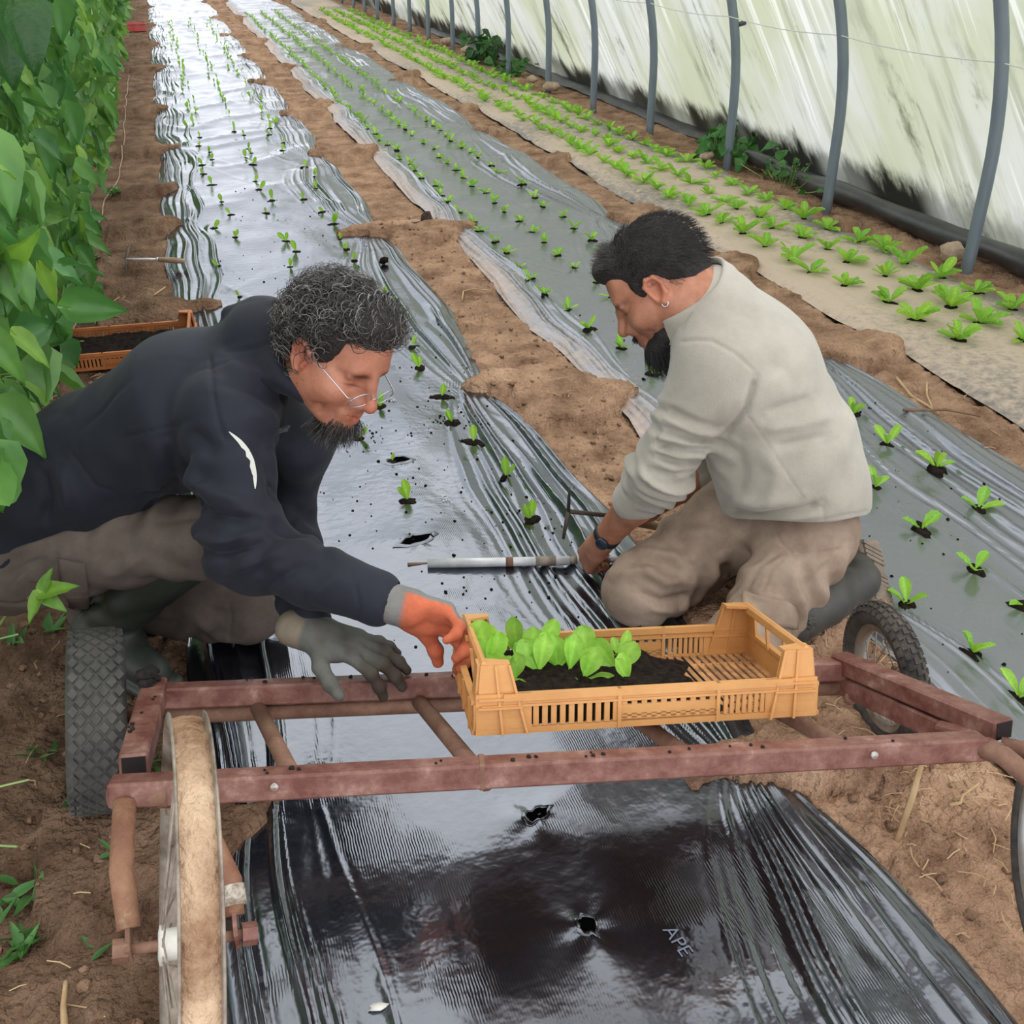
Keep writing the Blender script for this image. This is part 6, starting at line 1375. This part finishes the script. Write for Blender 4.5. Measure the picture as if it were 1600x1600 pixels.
# boots
def kneel_boot(knee, ank, heel, toe, par, tread, face=None):
    B = Solid(); up = nrm(knee - ank); sh = knee + (ank - knee) * .30; m_ = (heel + toe) / 2
    B.chain([sh, sh * .45 + ank * .55, ank], [.070, .060, .050], .03); sd = nrm(np.cross(toe - heel, ank - m_)); out = nrm(np.cross(sd, toe - heel)); out = out if out @ (m_ - ank) > 0 else -out
    if face is not None: td_ = nrm(toe - heel); out = nrm(face - td_ * (face @ td_)); sd = np.cross(out, td_)
    B.chain([heel - out * .045, m_ - out * .048, toe - out * .03], [.042, .046, .034], .03); B.cone(ank, heel - out * .05, .047, .042, .03); B.cone(sh + up * .002, sh + up * .008, .0715, .0715, .003); B.cone(sh - up * .02, sh + up * .08, .065, .065, .003, None, True)
    V, F = B.mesh(.0042); N = normals(V, F); V = V + N * (limb_folds(V, sh, ank, .1, 3, .004, .6, 1.15, 51))[:, None]; V = crease(V, F, [([(1240, 935), (1258, 958), (1264, 988)], 1.6, -.0022), ([(1249, 930), (1267, 953), (1273, 983)], 1.6, -.0022)]); b = wpart('boot', V, F, m_boot2, par)
    V0 = V
    Rf = frame(toe - heel, sd); L = np.linalg.norm(toe - heel); So = Solid(); So.box(m_ - out * .003, (L / 2 + .035, .047, .014), Rf, .012, .01); So.ell(toe - out * .002 + nrm(toe - heel) * .005, (.048, .047, .016), np.array([Rf[:, 0], Rf[:, 1], Rf[:, 2]]).T, .015)
    V, F = So.mesh(.004); s_ = wpart('sole', V, F, m_sole, b)
    for k in range(13):
        t = -.5 + (k + .5) / 13
        if abs(t + .12) < .06: continue
        Vt, Ft = MB().box(m_ + Rf[:, 0] * t * (L + .05) + out * .0125, (.0085, .072, .007), frame(Rf[:, 0] * .9 + Rf[:, 1] * .42, out)).arr(); 
        Vt, Ft = MB().beam(m_ + Rf[:, 0] * (t * (L + .05) - .016) - sd * .038 + out * .0125, m_ + Rf[:, 0] * (t * (L + .05) + .016) + sd * .038 + out * .0125, .0085, .007, out).arr(); wpart('tread', Vt, Ft, m_sole, b, False)
    return b, V, F
heel2 = atY(1358, 866, 1.81); toe2 = heel2 + CD * .118 + CR * .018; toe2[2] = max(toe2[2], .03)
bt, Vb, Fb = kneel_boot(lkn2, lan2, heel2, toe2, man2, True, CR * .66 - CF * .75)
kneel_boot(rkn2, ran2, ran2 + V3(.05, .02, .10), ran2 + V3(.09, .03, -.05), man2, True)
# watch, earring
wp = lwr * .86 + lel * .14; wd = nrm(lwr - lel); e1 = nrm(np.cross(wd, (0, 0, 1))); e2 = np.cross(wd, e1); mw = mat('black_strap', lin(30, 34, 42), rough=.5)
V, F = MB().lathe(wp, wd, [(.0325, -.009), (.036, -.009), (.036, .009), (.0325, .009)], 24, True).arr(); wa = wpart('watch', V, F, mw, man2); face_d = nrm(-CF * .8 - CD * .3 + CR * .2); face_d = nrm(face_d - wd * (face_d @ wd))
V, F = MB().lathe(wp + face_d * .034, face_d, [(0, .0), (.0165, .0), (.0165, .007), (.0145, .009), (0, .009)], 20).arr(); wpart('watch_case', V, F, mat('dark_watch_face', lin(40, 48, 62), rough=.2), wa)
ec = g2(-.004, .083, -.032); V, F = MB().tube([ec + .0065 * 1.05 * (math.cos(a) * F2_ + math.sin(a) * U2) for a in np.linspace(0, 2 * math.pi, 19)[:-1]], .0016, 6, closed=True).arr(); pm2('earring', V, F, m_metal)
# hair and beard
Hs = Solid(); Hs.ell(g2(-.016, 0, .052), (.105, .085, .096), R2h, .02); Hs.ell(g2(.050, 0, .092), (.058, .066, .040), R2h, .03); Hs.ell(g2(-.062, 0, -.01), (.052, .066, .05), R2h, .03); Hs.chain([g2(.088, -.03, .094), g2(.090, 0, .100), g2(.088, .03, .094)], [.015, .017, .015], .02)
for s in (-1, 1): Hs.ell(g2(.020, s * .068, .03), (.022, .014, .036), R2h, .012)
Hs.ell(g2(.095, 0, .0), (.064, .066, .074), R2h, .012, True); Hs.ell(g2(.0, .095, -.02), (.034, .035, .050), R2h, .01, True); Hs.ell(g2(.0, -.095, -.02), (.034, .035, .050), R2h, .01, True)
V, F = Hs.mesh(.004); N = normals(V, F); L_ = (V - O2) @ R2h; V = V + N * (.002 * fbm(L_ * [20, 70, 70], 2, 6))[:, None]; hr2 = pm2('hair', V, F, m_scalp)
def scalp2(x, y, z):
    if x > .0: return z > .060 + (x * .40) - (.05 if abs(y) > .06 and x < .03 else 0)
    return z > -.045 and not (abs(y) > .064 and -.03 < x and z < .035)
cd_ = [(.032, .027, .026)] * 5 + [(.055, .048, .046)] * 3 + [(.10, .092, .09)]
V, F, C = strands(O2, R2h, 1.05, rh, 4200, scalp2, .019, .18, .003, cd_, sweep=lambda x, y, z: (-.55, y * 1.5, -.45 if x < 0 else .05), thick=.00055, m=6, ell_r=(.104, .084, .096), ell_c=(-.016, 0, .050))
V2, F2, C2 = strands(O2, R2h, 1.05, rh, 1100, lambda x, y, z: x > .035 and z > .085, .034, .35, .004, cd_, sweep=lambda x, y, z: (.75, 0, .45), thick=.00055, m=6, ell_r=(.104, .08, .1))
o = wpart('strands', np.concatenate([V, V2]), np.concatenate([F, F2 + len(V)]), m_hair, hr2, True, np.concatenate([C, C2])); o['kind'] = 'stuff'
Bd = Solid(); Bd.ell(g2(.066, 0, -.105), (.036, .040, .034), R2h, .02); Bd.cone(g2(.070, 0, -.115), g2(.060, 0, -.168), .032, .014, .02); [Bd.chain([g2(-.004, s * .058, -.040), g2(.010, s * .056, -.066), g2(.040, s * .042, -.088), g2(.066, s * .02, -.104)], [.005, .011, .019, .027], .02) for s in (-1, 1)]
V, F = Bd.mesh(.003); N = normals(V, F); V = V + N * (.003 * fbm(((V - O2) @ R2h) * [60, 60, 18], 2, 6))[:, None]; bd = pm2('beard', V, F, m_scalp)
V, F, C = strands(O2, R2h, 1.05, rh, 1500, lambda x, y, z: z < -.08, .042, .2, .003, [(.012, .011, .011)] * 4 + [(.04, .037, .037)], sweep=lambda x, y, z: (.1, y * 2, -1.2), thick=.0006, m=6, ell_c=(.068, 0, -.102), ell_r=(.034, .042, .032))
V2, F2, C2 = strands(O2, R2h, 1.05, rh, 260, lambda x, y, z: x > .098 and -.064 < z < -.05, .012, .1, .001, [(.014, .012, .012)], sweep=lambda x, y, z: (.3, y * 12, -.8), thick=.0006, m=5, ell_c=(.078, 0, -.058), ell_r=(.028, .030, .012))
o = wpart('strands', np.concatenate([V, V2]), np.concatenate([F, F2 + len(V)]), m_hair, bd, True, np.concatenate([C, C2])); o['kind'] = 'stuff'
# ================================================================== small things lying about
m_stone = mat('pale_stone', lin(168, 142, 118), lin(204, 182, 160), rough=.9, nscale=14, detail=8, bump=.8, bscale=40, bdist=.01)
def lump(name, label, cat, c, r, seed, m, flat=.7):
    c = np.asarray(c, float); V, F = blob((0, 0, 0), r, seed, m=m, flat=flat); o = link(name, new_mesh(name, V, F, m)); o.location = c; return tag(o, label, cat)
lump('stone', 'rough pale stone at the foot of the nearest hoop by the wall', 'stone', gnd(1487, 404) + (0, 0, .035), (.075, .06, .07), 3, m_stone)
lump('stone', 'small reddish stone beside the third hoop, in front of the weeds', 'stone', gnd(1104, 250) + (0, 0, .02), (.05, .05, .05), 8, m_stone)
lump('stone', 'long pale stone between the fifth and sixth hoops', 'stone', gnd(862, 138) + (0, 0, .02), (.085, .07, .06), 5, m_stone)
lump('stone', 'pale stone by the seventh hoop, left of the long stone', 'stone', gnd(832, 129) + (0, 0, .03), (.06, .055, .05), 6, m_stone)
lump('stone', 'far stone beside the dark weeds at the wall foot', 'stone', gnd(698, 67) + (0, 0, .02), (.09, .075, .065), 7, m_stone)
lump('stone', 'far flat stone between the tenth hoop and the dark weeds', 'stone', gnd(729, 82) + (0, 0, .03), (.08, .065, .055), 9, m_stone)
m_clod = mat('dark_clod', lin(58, 44, 38), lin(84, 66, 56), rough=.95, nscale=30, bump=1., bscale=90)
lump('soil_block', 'dark upright block of compost on the soil bridge between the two beds', 'soil block', gnd(667, 352) + (0, 0, .03), (.034, .03, .05), 12, m_clod, .9)
lump('soil_block', 'brown clod lying left of the dark compost block between the beds', 'soil block', gnd(651, 357) + (0, 0, .015), (.036, .03, .03), 13, m_clod)
lump('soil_block', 'black compost clod lying on the film right of the curly hair', 'soil block', gnd(600, 413) + (0, 0, .02), (.022, .02, .026), 14, m_peat)
# red tray far up the left path
tc_ = gnd(212, 46); t = thing('red_tray', 'small red plastic tray left far up the soil path beside the bean row', 'tray', (tc_[0], tc_[1], -.02)); m_redp = mat('faded_red_plastic', lin(178, 62, 62), lin(196, 96, 92), rough=.5, nscale=10)
b = MB(); b.box((0, 0, .006), (.30, .22, .008)); b.build('tray_floor', m_redp, t)
for x, y, sx, sy in ((-.15, 0, .008, .22), (.15, 0, .008, .22), (0, -.11, .30, .008), (0, .11, .30, .008)): MB().box((x, y, .05), (sx, sy, .10)).build('side', m_redp, t)
MB().tube([(-.155, -.115, .1), (.155, -.115, .1), (.155, .115, .1), (-.155, .115, .1)], .008, 6, closed=True).build('rim', m_redp, t)
# cord on the left path
m_cord = mat('brown_cord', lin(150, 124, 100), lin(176, 152, 126), rough=.8, nscale=20)
pts = [gnd(px, py) for px, py in ((112, 520), (120, 490), (136, 420), (150, 350), (163, 312), (181, 280), (192, 240), (194, 190), (197, 150), (202, 110))]
pp = []
for a, c in zip(pts[:-1], pts[1:]):
    for k in range(8): q = a + (c - a) * k / 8; pp.append(q)
pp = np.array(pp); pp[:, 2] = soil_z(pp[:, 0], pp[:, 1]) + .012; pp[:, 0] += .008 * vnoise(np.c_[pp[:, 1] * 4, pp[:, 1] * 0], 3)
tag(MB().tube(pp, .004, 5).build('ground_cord', m_cord), 'thin brown cord running along the soil path beside the beans', 'cord')
# twigs and straw
m_straw = mat('dry_straw', lin(176, 144, 104), lin(206, 178, 138), rough=.8, nscale=12)
m_twig = mat('brown_twig', lin(110, 84, 66), lin(140, 112, 90), rough=.85, nscale=15)
def stick(name, label, cat, pxs, r, m, lift=0.006):
    P = np.array([gnd(*q) for q in pxs]); P[:, 2] = np.maximum(soil_z(P[:, 0], P[:, 1]), 0 if 'film' in label else -.05) + lift
    P2 = []
    for a, c in zip(P[:-1], P[1:]):
        for k in range(4): P2.append(a + (c - a) * k / 4)
    P2.append(P[-1]); return tag(MB().tube(P2, np.linspace(r, r * .6, len(P2)), 6).build(name, m, smooth=True), label, cat)
sk = thing('dry_stake', 'dry yellowish stalk standing in the soil under the cart\'s front rail', 'stalk', gnd(1405, 1300)); q0 = np.array(sk.location)
q1 = gnd(1405, 1300); q2 = atY(1440, 1192, q1[1] + .05); MB().tube([V3(0, 0, -.03), (q2 - q0) * .5 + V3(.004, 0, 0), q2 - q0], [.006, .0065, .005], 6, flat=.5).build('stalk', m_straw, sk, True)
stick('twig', 'short brown twig at the left end of the steel tube on the film', 'twig', [(637, 886), (672, 884)], .005, m_twig, .008)
stick('twig', 'long pale forked root lying on soil right of the kneeling man', 'twig', [(1402, 585), (1425, 612), (1452, 628), (1467, 643)], .006, m_straw, .012)
stick('twig', 'pale branch lying across the forked root right of the man', 'twig', [(1450, 588), (1449, 612), (1458, 632)], .005, m_straw, .014)
stick('twig', 'thin brown stick lying along the film edge right of the man', 'twig', [(1410, 645), (1450, 646), (1478, 645), (1530, 655)], .006, m_twig, .012)
stick('twig', 'grey-brown twig on the soil at the bottom left corner', 'twig', [(98, 1600), (95, 1560), (101, 1528)], .006, m_straw, .012)
stick('twig', 'short dry stick on the soil near the orange-brown crate', 'twig', [(240, 455), (258, 445)], .005, m_straw, .01)
stick('twig', 'curled pale root on the soil between the two beds', 'twig', [(722, 465), (724, 452), (740, 448), (768, 450)], .004, m_straw, .012)
stick('twig', 'bent straw piece on the soil right of the dry stalk', 'twig', [(1485, 1253), (1500, 1255), (1506, 1236), (1532, 1218)], .004, m_straw, .012)
stick('twig', 'long thin straw on the soil beyond the spoked wheel', 'twig', [(1445, 1045), (1500, 1062), (1540, 1075)], .003, m_straw, .012)
b = MB(); rs = np.random.default_rng(14)
for k in range(420):
    u = rs.random()
    if u < .45: x, y = rs.uniform(1.08, 1.5), rs.uniform(.85, 1.75)
    elif u < .6: x, y = rs.uniform(1.0, 1.35), rs.uniform(2.2, 7)
    elif u < .8: x, y = rs.uniform(2.35, 2.65), rs.uniform(2.2, 7)
    else: x, y = rs.uniform(-.65, -.2), rs.uniform(.9, 5)
    z = float(soil_z(np.array([x]), np.array([y]))[0]) + .006; a = rs.uniform(0, 6.3); L = rs.uniform(.015, .06) * (1 if k % 4 else 1.8); d = V3(math.cos(a) * L, math.sin(a) * L, rs.normal(0, .006)); b.tube([(x, y, z), V3(x, y, z + .004) + d * .5 + V3(rs.normal(0, .004), 0, 0), V3(x, y, z) + d], .0013, 4)
tag(b.build('straw_litter', m_straw), 'scattered bits of straw and root on the soil paths', 'straw', kind='stuff')
b = MB()
for k in range(900):
    u = rs.random()
    if u < .6: x, y = rs.uniform(-.9, -.1), rs.uniform(.8, 4)
    elif u < .85: x, y = rs.uniform(1.05, 1.45), rs.uniform(.8, 3)
    else: x, y = rs.uniform(.95, 1.35), rs.uniform(3, 6)
    z = float(soil_z(np.array([x]), np.array([y]))[0]); b.add(*blob((x, y, z + .002), abs(rs.normal(0, .0045)) + .0025, k))
tag(b.build('soil_clods', m_soil, smooth=True, col=(.8, .79, .78)), 'loose soil crumbs strewn over the paths', 'soil', kind='stuff')
b = MB()
for k in range(560):
    u = rs.random(); y = rs.uniform(1.9, 4.2) if u < .75 else rs.uniform(4, 7); x = rs.normal(.55, .25) if u < .6 else rs.uniform(.1, .9)
    if not -.0 < x < 1.0: continue
    if k % 3 == 0:
        h = rowsA[k % len(rowsA)] if k % 2 else (gnd(*near_a[k % len(near_a)][:2])[0], gnd(*near_a[k % len(near_a)][:2])[1]); x, y = h[0] + rs.normal(0, .06), h[1] + rs.normal(0, .06)
    b.add(*blob((x, y, float(bed_a.z([x], [y])[0]) + .001), abs(rs.normal(0, .0018)) + .0012, k))
for k in range(150):
    x, y = rs.uniform(1.5, 2.3), rs.uniform(1.4, 4); b.add(*blob((x, y, float(bed_b.z([x], [y])[0]) + .001), abs(rs.normal(0, .0018)) + .0012, k))
tag(b.build('compost_specks', m_peat, smooth=True), 'black compost specks spilt on the plastic film', 'compost', kind='stuff')
# torn planting holes without a plant
def hole(label, px, py, rx, ry, rot, seed):
    r = np.random.default_rng(seed); g = gnd(px, py); z = float(bed_a.z([g[0]], [g[1]])[0]); t = thing('torn_hole', label, 'hole', (g[0], g[1], z)); n = 16; A = np.arange(n) * 2 * math.pi / n; ca, sa = math.cos(rot), math.sin(rot)
    k = 1 + .3 * vnoise(np.c_[np.cos(A) * 2 + seed, np.sin(A) * 2], seed); x = rx * k * np.cos(A); y = ry * k * np.sin(A); X = x * ca - y * sa; Y = x * sa + y * ca
    Z = bed_a.z(g[0] + X, g[1] + Y) - z
    link('dark_opening', new_mesh('dark_opening', np.c_[np.r_[0, X], np.r_[0, Y], np.r_[Z.mean() + .002, Z + .002]], [(0, 1 + i, 1 + (i + 1) % n) for i in range(n)], m_dark2), t)
    V = []; F = []
    for i in range(n): V += [(X[i], Y[i], Z[i] + .0015), (X[i] * 1.12, Y[i] * 1.12, Z[i] + .004 + .003 * r.random()), (X[i] * 1.5, Y[i] * 1.5, Z[i] + .0005)]
    for i in range(n):
        j = (i + 1) % n
        for q in range(2): F.append((i*3+q, i*3+q+1, j*3+q+1, j*3+q))
    link('torn_lip', new_mesh('torn_lip', V, F, m_film_a, True, np.tile((-.4, -.4, -.4), (len(V), 1))), t); return t
m_dark2 = mat('black_hole', (.002, .002, .002, 1), rough=1, spec=0)
hole('triangular torn hole in the near film, bottom centre of the photo', 917, 1452, .019, .013, 1.9, 4)
hole('small torn hole in the near film, just below the cart\'s front rail', 838, 1276, .022, .016, .3, 5)
hole('ragged empty hole with crumpled edges left of the steel tube', 652, 848, .04, .022, .2, 6)
hole('open black hole in the film below the curly-haired man\'s chin', 622, 719, .034, .022, .1, 7)
tag(lump('white_petal', 'tiny white scrap lying on the film at the bottom of the photo', 'scrap', gnd(590, 1577) + (0, 0, .006), (.014, .008, .006), 4, m_white))
# small weeds on the left soil
def small_weed(label, px, py, n, s, seed):
    r = np.random.default_rng(seed); g = gnd(px, py); t = thing('small_weed', label, 'weed', (g[0], g[1], float(soil_z(np.array([g[0]]), np.array([g[1]]))[0])))
    for k in range(n):
        a = r.uniform(0, 6.3); e = r.uniform(.1, .9); d = V3(math.cos(a) * math.cos(e), math.sin(a) * math.cos(e), math.sin(e)); V, F = leaf_geo(s * r.uniform(.6, 1.3), s * r.uniform(.2, .55), 'heart', .2, .3, .03, 6, 3, k)
        R = leaf_R(d, V3(0, 0, 1) + r.normal(0, .3, 3)); p = V3(r.normal(0, s * .5), r.normal(0, s * .4), .006); o = link('leaf', new_mesh('leaf', V @ R.T, F, m_weed, True, np.ones((len(V), 3)) * r.uniform(.9, 1.4)), t); o.location = p
    return t
small_weed('sprawling grassy weed on the dark soil at the left edge, lower', 40, 1455, 16, .045, 1)
small_weed('little weed beside the small round leaf on the lower left soil', 38, 1390, 10, .05, 2)
small_weed('single heart leaf lying on the soil left of the fork arm', 146, 1472, 2, .035, 3)
small_weed('tiny weed sprig on the soil left of the fat barrow wheel', 60, 1168, 8, .03, 4)
small_weed('small seedling weed under the fat barrow wheel', 120, 1262, 4, .02, 5)
small_weed('green weed at the soil between barrow wheel and cart frame', 238, 1190, 10, .03, 6)
small_weed('creeping weed beside the cord on the soil path', 178, 305, 16, .06, 7)
small_weed('wilted weed on the soil left of the two-pronged hoe', 130, 400, 14, .06, 8)
small_weed('pale weed tuft at the foot of the beans by the hoe', 95, 420, 14, .08, 9)
small_weed('leafy weed beside the bean shoot near the left edge', 55, 985, 9, .05, 10)
small_weed('small curled leaf on the soil above the left fork arm', 180, 1345, 3, .03, 11)
